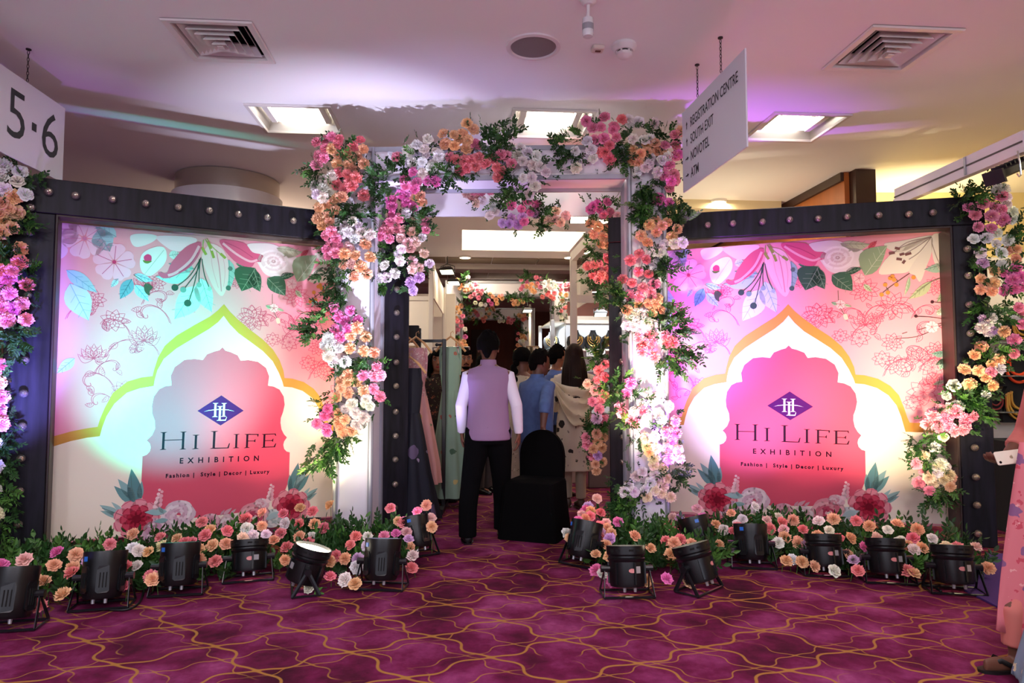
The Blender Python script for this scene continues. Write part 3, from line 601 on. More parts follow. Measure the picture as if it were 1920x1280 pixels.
lines([[(1135, 358), (1138, 430)], [(1150, 470), (1180, 520)]], '7a6a5a', .005, 5); petal5((1150, 448), .04, 'f3d3cf', 'c88888', 5, .3, 6); leafz((1130, 450), (1092, 435), .6, 'a9cda8', '7fa080', 0, 6); leafz((1175, 450), (1222, 462), .4, 'c4d8b4', '8fa880', 0, 6); blob([(1168, 515), (1190, 510), (1200, 540), (1178, 545)], 'ead2bc', 6, 'printed_leaf')
leafz((1300, 320), (1350, 365), .5, 'c3cfa8', '8a9a70', 0, 6); petal5((1270, 280), .045, 'f0c4c4', 'd08890', 5, 0, 5)
lines([[(1740, 432), (1832, 440)], [(1635, 523), (1740, 530), (1830, 545)], [(1650, 612), (1740, 585), (1832, 560)]], '6a4a48', .005, 5)
for x, y in ((1740, 432), (1635, 523), (1120, 0)): pr(6, 'printed_bud', '4a2a30', [circ(zt(x, y), .014)])
petal5((1738, 592), .05, 'f4d0d4', 'c88898', 5, .2, 6)
z3l = lambda a, b, w, h, v, be=0: leafz(a, b, w, h, v, be, 5, z3)
z3l((1366, 560), (1320, 590), .7, 'e0e4d4', 'a8b4a0'); z3l((1366, 770), (1295, 775), .5, '8fb4a4', '5a8474', .1); z3l((1368, 800), (1315, 830), .4, '3c4a3c', '6a7a6a'); z3l((1366, 790), (1335, 855), .5, '9fc0b0', '5a8474'); z3l((1366, 905), (1300, 925), .3, 'c9c4ac', '9a957c'); z3l((1240-1240, 800), (-60, 860), .5, 'c4d8dc', '90aab0')
lines([[(1120, 703), (1240, 690), (1366, 625)], [(1225, 597), (1300, 600)], [(1155, 680), (1180, 672)]], '6a5658', .005, 5, 'printed_stem', z3)
# --- flowers along the foot of the print
def bigflower(c, R_, cols, n=9, layer=6):
    c0 = zb(*c)
    for l, (k_, hx) in enumerate(cols):
        for k in range(n):
            a = 2*PI*k/n+l*.33; r = R_*k_; cc = (c0[0]+math.cos(a)*r*.68, c0[1]+math.sin(a)*r*.6)
            o_ = [(cc[0]+math.cos(t)*r*.42*math.cos(a)-math.sin(t)*r*.36*math.sin(a), cc[1]+math.cos(t)*r*.4*math.sin(a)+math.sin(t)*r*.36*math.cos(a)) for t in (2*PI*q/10 for q in range(10))]
            pr(layer+2*l, 'printed_petal', hx, [o_]); 
        pr(layer+2*l+1, 'petal_rim', '9c1f3c' if l else 'c2506c', sum((ribbon([(c0[0]+math.cos(2*PI*k/n+l*.33+t)*R_*k_*1.0, c0[1]+math.sin(2*PI*k/n+l*.33+t)*R_*k_*.93) for t in (-.25, -.12, 0, .12, .25)], .005) for k in range(n)), []))
    pr(layer+2*len(cols), 'flower_centre', '7a1228', [circ(c0, R_*.2)])
for cx, sgn in ((240, -1), (1290, 1)):
    cy = 355 if sgn < 0 else 405
    bigflower((cx, cy), .165, ((1, 'ee9aa6'), (.72, 'd04a62'), (.45, 'b22842')))
    for (bx, by), (tx, ty), w, h in (((20*0, -60), (-45, -310), .33, '5f8e92'), ((-10, -110), (-120, -255), .3, '8fb8b8'), ((-20, -90), (-140, -215), .3, '6b9a9c'), ((10, -110), (20, -230), .3, '7fa9aa'),
                                   ((-90, -30), (-215, -110), .3, '9cc0be'), ((-90, -20), (-210, -75), .25, '8fb5b3'), ((-80, -50), (-150, -120), .25, 'a5c6c4')):
        pr(5, 'printed_leaf', h, [leafp(zb(cx+(-bx if sgn > 0 else bx), cy+by), zb(cx+(-tx if sgn > 0 else tx), cy+ty), w)])
    lines([[(cx, cy-60), (cx+sgn*35, cy-180), (cx+sgn*45, cy-270)], [(cx+sgn*80, cy-30), (cx+sgn*200, cy-90)]], '5a7a78', .005, 6, 'printed_stem', zb)
def rose(c, R_, cols, layer=7):
    c0 = zb(*c)
    for l, hx in enumerate(cols):
        r = R_*(1-l/len(cols)*.92)
        for k in range(6):
            a = 2*PI*k/6+l*.5; pr(layer+l, 'rose_petal', hx if k % 2 else cols[(l+1) % len(cols)], [[(c0[0]+math.cos(a+t)*r*(1+.07*math.cos(t*5)), c0[1]+math.sin(a+t)*r*.9) for t in (-.65, -.4, -.15, .1, .35, .6)]+[(c0[0]+math.cos(a+t)*r*.55, c0[1]+math.sin(a+t)*r*.5) for t in (.5, 0, -.5)]])
rose((1012, 450), .15, ['f0bfc4', 'e59aa6', 'eeb4ba', 'd67488', 'e39aa4', 'c4506a', 'b03a58'])
rose((495, 360), .13, ['eadadf', 'dcc4d0', 'f0e4e8', 'd8b8c8', 'ead2dc', 'd4a8bc']); rose((350, 440), .11, ['e6ccd8', 'd8b4c8', 'ecd8e0', 'cfa0b8', 'b888a4'])
rose((700, 450), .1, ['eec4cc', 'e0a4b4', 'e8b4c0', 'd490a4', 'c87890']); rose((840, 470), .1, ['efe0e0', 'e4c8cc', 'f0e4e4', 'd8b4bc', 'cc9cac']); rose((1150, 470), .09, ['dfe6e4', 'c8d4d4', 'e8ecea', 'b8c8c8'])
rose((1060, 370), .07, ['f2d8dc', 'e8bcc4', 'efd0d6', 'dca0ac'])
for (a, b, h) in (((420, 330), (285, 320), '9cc2c4'), ((430, 385), (340, 385), '8ab4b6'), ((400, 340), (360, 290), 'a8cccc'), ((1100, 470), (1225, 430), 'b0cccc'), ((790, 400), (850, 360), 'd8a8b4'), ((770, 400), (800, 365), 'c898a8'), ((840, 400), (880, 370), 'd4b0b8')): pr(14, 'printed_leaf', h, [leafp(zb(*a), zb(*b), .35)])
for cx, cy in ((375, 240), (1135, 285)):
    for k in range(9): pr(14, 'printed_bud', 'f2b0bc' if k % 2 else 'fad4d8', [circ(zb(cx-15+k*2+(10 if k % 2 else -8), cy+55-k*13), .026-.0018*k, 8)])
# --- folds and turn both banners into objects
def banner(pl, label, su, du, dv, vtl, vtr):
    root = thing('banner', label, 'banner', pl.P(0, 0, BACK), 'printed banners either side of the arch')
    fin = {}
    def X(u, v, d): return pl.P(u*su+du, v+dv, BACK+d)
    b = MB(); u0, u1 = BU0*su+du, BU1*su+du
    b.rings([[pl.P(u0, .1, BACK-.012), pl.P(u1, .1, BACK-.012), pl.P(u1, vtr, BACK-.012), pl.P(u0, vtl, BACK-.012)], [pl.P(u0, .1, BACK), pl.P(u1, .1, BACK), pl.P(u1, vtr, BACK), pl.P(u0, vtl, BACK)]])
    b.build('backing_board', M('banner_back', 'e8a6ae', .7), root)
    seq_ = []
    for layer, name, hexc, polys in PRINT:
        if name in ('printed_petal', 'printed_leaf', 'rose_petal', 'printed_bud', 'printed_berry', 'letter'): 
            if name == 'letter': seq_.append((layer, name, hexc, polys))
            else: seq_ += [(layer, name, hexc, [q]) for q in polys]
        else:
            hit = [g for g in seq_ if g[:3] == (layer, name, hexc) and name.split('_')[0] in ('line', 'leaf', 'petal', 'printed')]
            if hit: hit[0][3].extend(polys)
            else: seq_.append((layer, name, hexc, list(polys)))
    for layer, name, hexc, polys in seq_:
        m_ = MB(); d = .0012+.0007*layer
        for q in polys:
            if layer == 0: q = [(BU0, .11), (BU1, .11), (BU1, vtr-.004-dv), (BU0, vtl-.004-dv)]
            if layer > 3 and not all(BU0-.001 <= p[0] <= BU1+.001 for p in q):
                if max(p[0] for p in q) < BU0 or min(p[0] for p in q) > BU1: continue
                q = [(min(max(p[0], BU0), BU1), p[1]) for p in q]
            tp_ = [vtl+(vtr-vtl)*(p[0]-BU0)/(BU1-BU0)-dv-.004 for p in q]
            q = [(p[0], min(p[1], t_)) for p, t_ in zip(q, tp_)]
            m_.poly([X(p[0], p[1], d) for p in q])
        if not m_.v: continue
        cl = name in ('arch_outline', 'cream_field', 'foil_shape', 'printed_ground')
        o_ = m_.build(name, M('print_'+hexc, hexc, .7, spec=.12, bump=.06 if cl else 0, scale=9), root)
        if name in ('line_art_flowers', 'leaf_vein', 'petal_vein', 'petal_rim', 'printed_stem', 'petal_streak', 'printed_stamen'): o_['kind'] = 'stuff'
    for body, p0, p1, hpx, sp in TXT:
        L = math.hypot(p1[0]-p0[0], p1[1]-p0[1]); ang = math.atan2(p1[1]-p0[1], p1[0]-p0[0]); size = hpx/222*1.38
        cu = bpy.data.curves.new('q', 'FONT'); cu.body = body; cu.size = size; cu.space_character = 1.0
        n_ = len(body)-1; o_ = bpy.data.objects.new('q', cu); COL.objects.link(o_); bpy.context.view_layer.update(); w1 = o_.dimensions.x
        cu.space_character = 1.5; bpy.context.view_layer.update(); w2 = o_.dimensions.x; bpy.data.objects.remove(o_)
        s_ = 1+.5*(L-w1)/(w2-w1)
        textmesh(body, size, lambda x, y, z: X(p0[0]+x*math.cos(ang)-y*math.sin(ang), p0[1]+x*math.sin(ang)+y*math.cos(ang), .0055), 'lettering_line', M('print_ink', '200a20', .8, spec=.1), root, 'LEFT', s_, offset=.0016)
    return root
banner(RP, 'pink floral banner with ogee arch print on the right, lit magenta and warm white', 1, 0, 0, bt_l[1], bt_r[1])
tl_ = LP.uv(100, 400, BACK); tr_ = LP.uv(620, 462, BACK)
sl_ = (tr_[1]-tl_[1])/(tr_[0]-tl_[0])
su_ = .955; ud = 1.362-.0+.12*0
pk = LP.uv(420, 570, BACK); pkr = z3(609, 538)
du_ = pk[0]-pkr[0]*su_; dv_ = pk[1]-pkr[1]
vl_ = tl_[1]+sl_*(BU0*su_+du_-tl_[0])-.01; vr_ = tl_[1]+sl_*(BU1*su_+du_-tl_[0])-.01
banner(LP, 'pink floral banner with ogee arch print on the left, lit violet, teal and cream', su_, du_, dv_, min(vl_, 2.58), vr_)
# ================================================================== white portal (octagonal-post shell stands)
fab = M('white_fabric', 'efeaf2', .8, bump=.05, scale=6); alup = M('grey_aluminium_post', 'a8aab2', .42, .35)
ARCH_TILT = -.03
def portal(c, rot, W, H_, cw, dp, label, group, wl=0, header=.29):
    """two panel-clad columns and a header; c is the middle of the front at the floor"""
    root = thing('white_portal', label, 'archway', c, group); c = Vector(c)
    R = Matrix.Rotation(rot, 3, 'Z')
    def T(x, y, z): return c + R @ Vector((x, y, z))
    pw = .022
    for s in (-1, 1):
        xo, xi = s*W/2, s*(W/2-cw)
        for nm, x0, x1, y0, y1 in (('front_panel', xo, xi, .012, .018), ('back_panel', xo, xi, dp-.018, dp-.012)):
            m_ = MB(); m_.box(T((x0+x1)/2, (y0+y1)/2, H_/2), (abs(x1-x0)-.03, y1-y0, H_-.02), R); m_.build(nm, fab, root)
        for nm, x in (('inner_panel', xi), ('outer_panel', xo)):
            m_ = MB(); m_.box(T(x-(.012 if x > 0 else -.012)*(1 if nm == 'outer_panel' else -1), dp/2, H_/2), (.006, dp-.03, H_-.02), R); m_.build(nm, fab, root)
        for x in (xo, xi):
            for y in (.0, dp):
                m_ = MB(); q = T(x, y, 0)
                m_.rings([[q+Vector((math.cos(PI/8+k*PI/4)*pw, math.sin(PI/8+k*PI/4)*pw, z)) for k in range(8)] for z in (0, H_)]); m_.build('post', alup, root)
    for y in (.0, dp):
        for z in (H_-.02, H_-header):
            m_ = MB(); m_.box(T(0, y, z), (W-2*(cw if z < H_-.1 else 0), .03, .04), R); m_.build('header_rail', alup, root)
        m_ = MB(); m_.box(T(0, y+.001, H_-header/2), (W-2*cw-.03, .008, header-.06), R); m_.build('header_panel', fab, root)
    m_ = MB(); m_.box(T(0, dp/2, H_-header+.015), (W-2*cw-.03, dp-.03, .006), R); m_.build('soffit_panel', fab, root)
    return root, T
PY = 5.85
xl, xr = atY(629, 700, PY).x, atY(1247, 700, PY).x; xil = atY(692, 700, PY).x; xir = atY(1179, 700, PY).x
PH = atY(700, 274, PY).z; PH2 = atY(800, 333, PY).z
root, PT = portal(((xl+xr)/2, PY, 0), ARCH_TILT, xr-xl, PH, ((xil-xl)+(xr-xir))/2, .40, 'white panelled portal with aluminium posts hung with flowers at the entrance', 'white flower portals along the aisle', header=PH-PH2)
# fabric fascia behind the portal
fz0 = atY(960, 405, 6.75).z
t = thing('fabric_fascia', 'pale lilac-lit stretched fabric fascia hung behind the entrance portal', 'fascia', (0, 6.75, fz0))
m_ = MB(); n_ = 24
m_.rings([[Vector((-1.05+2.2*i/n_, 6.75+.012*math.sin(i*1.9)+y, z)) for i in range(n_+1)]+[Vector((-1.05+2.2*i/n_, 6.78+y, z)) for i in reversed(range(n_+1))] for z, y in ((fz0, 0), (fz0+.1, -.008), (fz0+.2, .006), (fz0+.4, 0))]); smoothed(m_.build('fabric', fab, t), 60)
m_ = MB(); m_.box((.05, 6.77, fz0+.41), (2.3, .04, .04)); m_.build('rail', alup, t)
# ================================================================== flowers and greenery
def petal_mat():
    m = bpy.data.materials.new('petal'); m.use_nodes = True; nt = m.node_tree; b = nt.nodes['Principled BSDF']
    oi = nt.nodes.new('ShaderNodeObjectInfo'); at = nt.nodes.new('ShaderNodeAttribute'); at.attribute_name = 'tint'
    mx = nt.nodes.new('ShaderNodeMixRGB'); mx.blend_type = 'MULTIPLY'; mx.inputs[0].default_value = 1
    nt.links.new(oi.outputs['Color'], mx.inputs[1]); nt.links.new(at.outputs['Color'], mx.inputs[2]); nt.links.new(mx.outputs[0], b.inputs['Base Color'])
    b.inputs['Roughness'].default_value = .7; b.inputs['Specular IOR Level'].default_value = .25; b.inputs['Subsurface Weight'].default_value = .0
    return m
PET = petal_mat()
def flower_mesh(seed, kind='carnation'):
    """unit radius bloom facing +Z: layers of frilled petals, deeper toned near the heart"""
    R_ = random.Random(seed); V, Fc, T = [], [], []
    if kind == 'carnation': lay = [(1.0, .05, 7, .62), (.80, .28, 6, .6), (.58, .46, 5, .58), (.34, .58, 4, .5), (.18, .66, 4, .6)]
    elif kind == 'rose': lay = [(1.0, -.05, 5, .85), (.80, .2, 5, .8), (.58, .42, 4, .75), (.36, .55, 3, .7)]
    else: lay = [(1.0, .0, 6, .5), (.7, .35, 6, .5), (.35, .55, 4, .5)]
    for l, (r, h, n, w) in enumerate(lay):
        for k in range(n):
            a = 2*PI*(k+.5*l)/n+R_.uniform(-.15, .15); o_ = len(V); cup = .25+.13*l
            V.append((math.cos(a)*.05, math.sin(a)*.05, -.25+h*.5)); T.append(.9)
            m_ = 7 if kind == 'carnation' else 5
            for row, (s, tn) in enumerate(((.6, .9), (1.0, 1.06))):
                for j in range(m_):
                    q = j/(m_-1)-.5; aa = a+q*2*w*(1.0 if row else .8); rr_ = r*s*(1-.35*abs(q)**1.6*2)
                    zz = h*s+cup*s*s*.35
                    if row:
                        fr = (.07 if j % 2 else -.05) if kind == 'carnation' else -.04*(j in (0, m_-1))
                        rr_ *= 1+fr+R_.uniform(-.05, .05); zz += R_.uniform(-.10, .10)+(.06 if j % 2 else -.06)*(kind == 'carnation')
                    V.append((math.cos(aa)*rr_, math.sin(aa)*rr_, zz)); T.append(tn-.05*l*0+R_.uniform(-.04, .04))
            for j in range(m_-1):
                Fc.append((o_, o_+1+j, o_+2+j)); Fc.append((o_+1+j, o_+1+m_+j, o_+2+m_+j, o_+2+j))
    o_ = len(V)                                                     # green calyx
    me = bpy.data.meshes.new(kind); me.from_pydata(V, [], Fc); me.materials.append(PET)
    ca = me.color_attributes.new('tint', 'FLOAT_COLOR', 'POINT')
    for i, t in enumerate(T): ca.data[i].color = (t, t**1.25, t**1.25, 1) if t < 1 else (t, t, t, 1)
    return me
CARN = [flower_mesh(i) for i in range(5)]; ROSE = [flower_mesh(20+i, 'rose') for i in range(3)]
PAL = dict(P='f9a3bb', H='f58cc4', C='f8979c', O='f9c79e', W='f8f4ee', L='e2bbe4', B='f9d2c6', K='fdf0cc', R='f2788a')
leaf_dk = M('leaf_green', '2c5224', .5, var=.5, scale=9); leaf_lt = M('leaf_light', '4f7f34', .5, var=.35, scale=9)
def decode(txt):
    """'P 10,20 30,40 O 5,5' -> list of (colour key, x, y)"""
    out, k = [], 'P'
    for tok in txt.split():
        if ',' in tok: x, y = tok.split(','); out.append((k, float(x), float(y)))
        else: k = tok
    return out
def sprig(V, Fc, p, d, L, leaves, lw, R_, side=None):
    """a stem with alternate folded leaves"""
    d = d.normalized(); s = d.cross(Vector((R_.uniform(-1, 1), R_.uniform(-1, 1), R_.uniform(-1, 1)))).normalized(); u = s.cross(d)
    cur = Vector(p); st = L/leaves; bend = Vector((R_.uniform(-.3, .3), R_.uniform(-.3, .3), R_.uniform(-.25, .05)))
    o_ = len(V); w = .0016; prev = None
    for i in range(leaves+1):
        dd = (d+bend*(i/leaves)).normalized()
        if i < leaves and i > 0 or i == leaves:
            for q in ((-1, 1) if i < leaves else (0,)):
                a = R_.uniform(.5, 1.0)*q; ax = (dd*math.cos(a)+s*math.sin(a)+u*R_.uniform(-.35, .35)).normalized()
                ll = lw*R_.uniform(.75, 1.2); sd = ax.cross(u).normalized()*(ll*.23); up_ = u*(ll*.07); o2 = len(V)
                V += [cur, cur+ax*ll*.35+sd+up_, cur+ax*ll*.72+sd*.75+up_, cur+ax*ll, cur+ax*ll*.72-sd*.75+up_, cur+ax*ll*.35-sd+up_, cur+ax*ll*.5]
                Fc += [(o2, o2+1, o2+6), (o2+1, o2+2, o2+6), (o2+2, o2+3, o2+6), (o2+3, o2+4, o2+6), (o2+4, o2+5, o2+6), (o2+5, o2, o2+6)]
        a1, a2 = cur-s*w, cur+s*w; o3 = len(V); V += [a1, a2]
        if prev is not None: Fc.append((prev, prev+1, o3+1, o3))
        prev = o3; cur = cur+dd*st
def foliage(V, Fc, mat, root, name='foliage'):
    org = wloc(root); me = bpy.data.meshes.new(name); me.from_pydata([p-org for p in V], [], Fc); me.materials.append(mat)
    o = bpy.data.objects.new(name, me); COL.objects.link(o); o.parent = root; o['kind'] = 'stuff'; return o
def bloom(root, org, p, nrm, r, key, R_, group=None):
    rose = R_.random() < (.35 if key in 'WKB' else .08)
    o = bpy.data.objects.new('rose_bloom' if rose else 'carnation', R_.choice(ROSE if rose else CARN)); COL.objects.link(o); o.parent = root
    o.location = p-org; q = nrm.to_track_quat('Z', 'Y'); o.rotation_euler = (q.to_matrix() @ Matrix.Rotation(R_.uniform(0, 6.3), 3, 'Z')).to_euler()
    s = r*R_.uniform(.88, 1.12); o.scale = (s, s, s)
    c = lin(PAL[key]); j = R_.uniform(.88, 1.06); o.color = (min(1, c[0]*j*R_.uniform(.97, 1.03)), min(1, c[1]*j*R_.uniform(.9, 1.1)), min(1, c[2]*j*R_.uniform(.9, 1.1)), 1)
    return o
FRONT = Vector((0, -1, 0))
def garland(label, parts, group='flower garlands on the portals and frames', r=.053, green=1.7, light=.25, name='flower_garland', spr=.095, hang=0):
    """parts: (plane origin, plane normal, fx, fy, flower text, greens text). Blooms lie on a bulging mat of leaves."""
    R_ = random.Random(label); pts, gpts = [], []
    for (po, pn, fz, ftxt, gtxt) in parts:
        for k, x, y in decode(ftxt): pts.append((k, onpl(*fz(x, y), po, pn), pn))
        for k, x, y in decode('G '+gtxt): gpts.append((onpl(*fz(x, y), po, pn), pn))
    org = pts[0][1].copy(); root = thing(name, label, 'garland', org, group)
    V, Fc, V2, F2 = [], [], [], []
    for k, p, pn in pts:
        # depth of the mat: fuller towards the middle of the neighbourhood
        nb = [q for _, q, n_ in pts if (q-p).length < .16]; cen = sum(nb, Vector())/len(nb); off = p-cen
        bulge = .05+.05*R_.random(); side = off-pn*off.dot(pn)
        nrm = (pn*1.0+side*4.0+Vector((R_.uniform(-.35, .35), R_.uniform(-.35, .35), R_.uniform(-.2, .4)))).normalized()
        bloom(root, org, p+pn*bulge, nrm, r, k, R_)
        for _ in range(int(green+R_.random())):
            q = p+Vector((R_.uniform(-.07, .07), R_.uniform(-.05, .05), R_.uniform(-.07, .07)))+pn*R_.uniform(-.03, .03)
            sprig(V, Fc, q, (side*6+pn*.55+Vector((R_.uniform(-1, 1), R_.uniform(-1, 1)*.3, R_.uniform(-1, .8)))), R_.uniform(.06, spr), R_.randint(4, 6), .034, R_)
    for p, pn in gpts:
        nb = [q for _, q, n_ in pts if (q-p).length < .35]; cen = sum(nb, Vector())/len(nb) if nb else p; out = p-cen
        for _ in range(9):
            tgt = (V2, F2) if R_.random() < light else (V, Fc)
            q = p+Vector((R_.uniform(-.06, .06), 0, R_.uniform(-.06, .06)))+pn*R_.uniform(-.02, .06)
            sprig(*tgt, q, (out*2.2+pn*.7+Vector((R_.uniform(-1, 1), R_.uniform(-.3, .3), R_.uniform(-1.0, .7-hang)))), R_.uniform(.08, .155), R_.randint(5, 7), .040, R_)
    foliage(V, Fc, leaf_dk, root)
    if V2: foliage(V2, F2, leaf_lt, root, 'light_foliage')
    return root
def zf(x0, y0, s): return lambda x, y: (x0+x/s, y0+y/s)
z5, z6, z9, z10 = zf(560, 220, 3.2), zf(960, 220, 3.2), zf(560, 560, 3.2), zf(960, 560, 3.2)
zA, zI, zI2, zH = zf(640, 0, 2.977), zf(1780, 340, 5.82), zf(1740, 560, 3.2), zf(1060, 380, 4.925)
zJ, zJ2, z3p, z7p = zf(0, 280, 3.2), zf(0, 660, 2.4625), zf(1240, 360, 2.56), zf(1420, 860, 3.048)
pf = (Vector((0, PY-.02, 0)), FRONT)                                # portal front
LPf = (LP.o+LP.n*.02, LP.n); RPf = (RP.o+RP.n*.02, RP.n)
garland('thick garland of pink, peach and white carnations on the upper left portal column', [(*pf, z5,
 'P 125,170 180,150 215,140 175,205 135,250 165,260 125,305 C 260,155 380,155 250,185 340,195 O 215,210 245,240 310,230 365,250 400,210 240,290 310,295 330,325 405,300 C 250,345 305,360 360,380 240,415 285,440 340,430 400,480 320,405 W 165,385 215,365 110,420 160,445 190,460 130,480 165,500 O 275,497 235,500 205,525 180,545 140,555 235,570 195,600 130,620 155,630 160,665 200,640 W 240,640 285,660 340,640 380,670 270,715 350,740 310,700 440,715 385,700 P 215,700 180,720 240,740 205,770 250,790 180,800 190,840 240,825 B 310,790 335,885 O 410,770 290,830 355,840 440,850 280,890 385,905 420,945 345,960',
 '300,270 330,560 280,560 300,600 230,900 180,920 270,980 200,1000 150,350 300,200 340,870 110,310 250,1070 410,570 220,1060')], hang=.5)
garland('drooping garland of pink, peach and white flowers on the lower left portal column', [(*pf, z9,
 'H 225,55 322,75 250,110 285,135 365,135 230,185 310,185 265,235 O 365,180 325,228 410,230 322,300 405,315 465,325 310,455 265,490 310,500 355,495 405,550 270,535 310,565 248,585 W 190,240 165,280 245,270 260,300 200,300 240,335 200,345 295,380 265,410 225,375 P 480,405 400,460 465,460 500,460 460,540 495,585 W 330,625 420,600 415,625 290,660 355,680 440,640 400,710 360,750 O 250,690 295,720 255,740 270,775 275,800 330,790 H 190,660 205,690 180,775 125,745 185,790 170,700',
 '140,80 110,150 120,210 90,180 350,370 330,400 380,400 220,610 180,850 150,900 240,860 200,930 180,970 110,960 280,830 240,880 200,60 430,390')], hang=.4)
garland('swag of peach, white and coral flowers across the left of the portal header', [(*pf, zA,
 'O 705,712 740,740 575,765 635,775 680,765 585,820 635,835 710,800 700,850 665,790 W 490,795 430,830 470,855 530,860 380,855 480,885 550,890 405,925 460,920 515,930 460,985 510,955 P 750,820 610,890 320,895 C 640,905 690,915 730,910 770,900 700,950 670,968 750,940 810,930 870,955 850,900 875,1005 890,970 P 890,885 920,885 950,930 W 1000,840 985,880 1010,920 1070,935 1085,890 1110,950 1015,1010 1140,980 1080,1050 1045,1095 1060,1010 1040,870 H 410,980 360,1020 430,1035 485,1015 530,1030 370,1050 420,1070 ',
 '850,790 900,810 830,850 800,790 860,740 250,980 210,1020 220,1090 300,960 260,1050 560,1000 620,950 960,760 960,1020 990,1060 930,980 600,990 350,930 450,880 590,930 960,1080 850,870')])
pc2 = (Vector((0, 6.22, 0)), FRONT)
garland('garland of magenta, blush and white flowers falling down the black post left of the walkway', [(*pc2, z5,
 'H 555,510 575,510 570,550 570,590 655,525 690,550 660,490 625,480 O 700,500 745,520 735,480 P 520,690 560,640 540,650 615,620 595,680 545,690 765,640 770,690 555,740 500,720 B 685,695 620,730 665,765 710,755 680,800 640,680 690,870 760,830 690,920 735,910 W 605,830 620,870 530,900 585,945 540,970 490,975 630,800 655,590 790,885 750,730 L 730,965 680,995 695,1045',
 '540,800 510,860 720,640 740,590 760,580 510,1030 590,780 720,850 620,560 700,620 640,850 500,1000 720,700')])
garland('short swag of lilac and blush flowers along the fabric fascia behind the portal', [((Vector((0, 6.7, 0))), FRONT, zA,
 'P 745,1080 780,1080 830,1075 B 705,1090 740,1110 755,1145 W 790,1130 850,1165 830,1215 860,1190 H 950,1155 1005,1180 1040,1135 1090,1150 1055,1195 L 950,1225 1010,1225 940,1260 985,1260 900,1255 1080,1200 H 1020,1250 B 1195,1190 1190,1235 1250,1215 1150,1240 1220,1255',
 '880,1100 900,1150 1110,1200 1120,1260 1150,1190 1060,1090 910,1110 1100,1240')])
garland('garland of pink, white and peach flowers over the right corner of the portal header', [(*pf, z6,
 'P 440,45 548,22 480,90 525,85 605,75 490,155 545,150 615,140 600,95 C 650,35 W 445,165 375,215 470,215 700,55 750,45 690,35 715,155 780,160 820,150 380,315 480,260 840,60 C 575,190 530,220 580,265 550,225 O 845,175 760,240 800,225 800,185 905,245 860,220 720,275 750,285 720,210 W 825,255 885,280 790,320 860,350 750,330 810,300 920,260 P 965,130 905,190 965,195 930,310 960,260 900,360 960,360 935,440 965,390 H 980,245 940,400 875,500 930,530 O 995,110',
 '340,130 300,190 350,230 420,120 320,270 620,200 680,160 650,270 640,240 880,120 850,110 800,400 770,450 760,540 850,470 800,570 880,560 980,500 960,130 800,460 780,600 820,520')], hang=.2)
garland('garland of peach, cream and coral flowers down the middle of the right portal column', [(*pf, z6,
 'O 855,630 815,655 885,665 920,640 975,685 855,700 950,725 765,720 800,765 W 910,765 880,790 960,770 900,840 830,815 1005,765 880,820 C 755,825 700,870 790,865 745,935 810,950 655,980 710,1000 P 775,1030 845,1005 820,1050 750,1080 830,1085 700,1070 O 860,1095 750,1130 805,1125 680,1160 830,1175 880,1160 850,1120 W 760,1180 700,1215 690,1250 800,1240 740,1230 830,1250',
 '1000,620 950,610 1010,590 890,870 860,910 650,1060 640,1110 930,920 900,1200 940,1150 640,1040 620,1080 880,950'),
 (*pf, z10, 'W 690,120 740,90 720,170 790,90 680,165 760,190 815,170 845,175 770,130 C 825,205 780,265 770,315 845,350 920,270 950,265 P 830,265 800,320 905,225 750,240', '900,160 950,110 980,200 1000,270 920,340 980,400 1060,320 880,390 1010,180 870,120 970,330')])
garland('cream and peach garland on the lower right portal column, blown bright by its lamp', [(*pf, z10,
 'H 680,560 700,505 W 800,560 770,630 830,610 720,675 850,590 790,715 870,680 885,720 800,680 925,640 P 640,650 655,680 735,740 700,720 960,730 910,795 965,800 950,850 770,670 K 790,830 840,820 800,880 850,890 O 810,910 B 920,890 980,900 925,950 K 840,950 840,990 895,1010 990,950 W 770,1030 740,1060 820,1095 850,1050 690,1110 660,1150 720,1150 790,1140 K 920,1070 900,1120 940,1180 850,1140 890,1160 800,1180 860,1090',
 '630,580 640,490 620,620 600,560 760,560 850,760 740,790 660,700 640,1100 660,1200 700,1240 750,1190 960,1050 620,1240 990,1030 640,1220 700,1210')])
pr2 = (Vector((0, 6.42, 0)), FRONT)
garland('pink and coral garland on the upper half of the black post right of the walkway', [(Vector((0, 6.5, 0)), FRONT, zH,
 'H 375,20 285,30 300,85 230,75 250,50 P 400,110 345,135 O 225,205 290,240 365,250 250,305 340,330 320,400 375,400 C 375,530 200,595 260,590 300,580 360,620 245,680 300,710 360,700 320,680 280,640', '290,160 400,60 240,430 280,480 340,830 215,730 320,790 330,470'),
 (*pr2, zH, 'B 475,135 520,170 440,220 515,235 485,315 510,385 465,430 O 510,470 530,570', '500,620 520,300')])
garland('pink, coral and lilac garland on the lower right black post by the counter', [(Vector((0, 6.5, 0)), FRONT, z10,
 'C 550,395 515,430 545,470 505,485 525,540 545,575 P 530,610 515,660 545,715 480,615 L 500,715 B 450,510 490,550 O 500,805 545,825 505,855 480,895 535,890 495,985 540,975 500,1025 P 440,830 450,870 475,940 L 505,935', '510,330 490,360 500,770 480,790 520,310 560,530 470,770 520,740')])
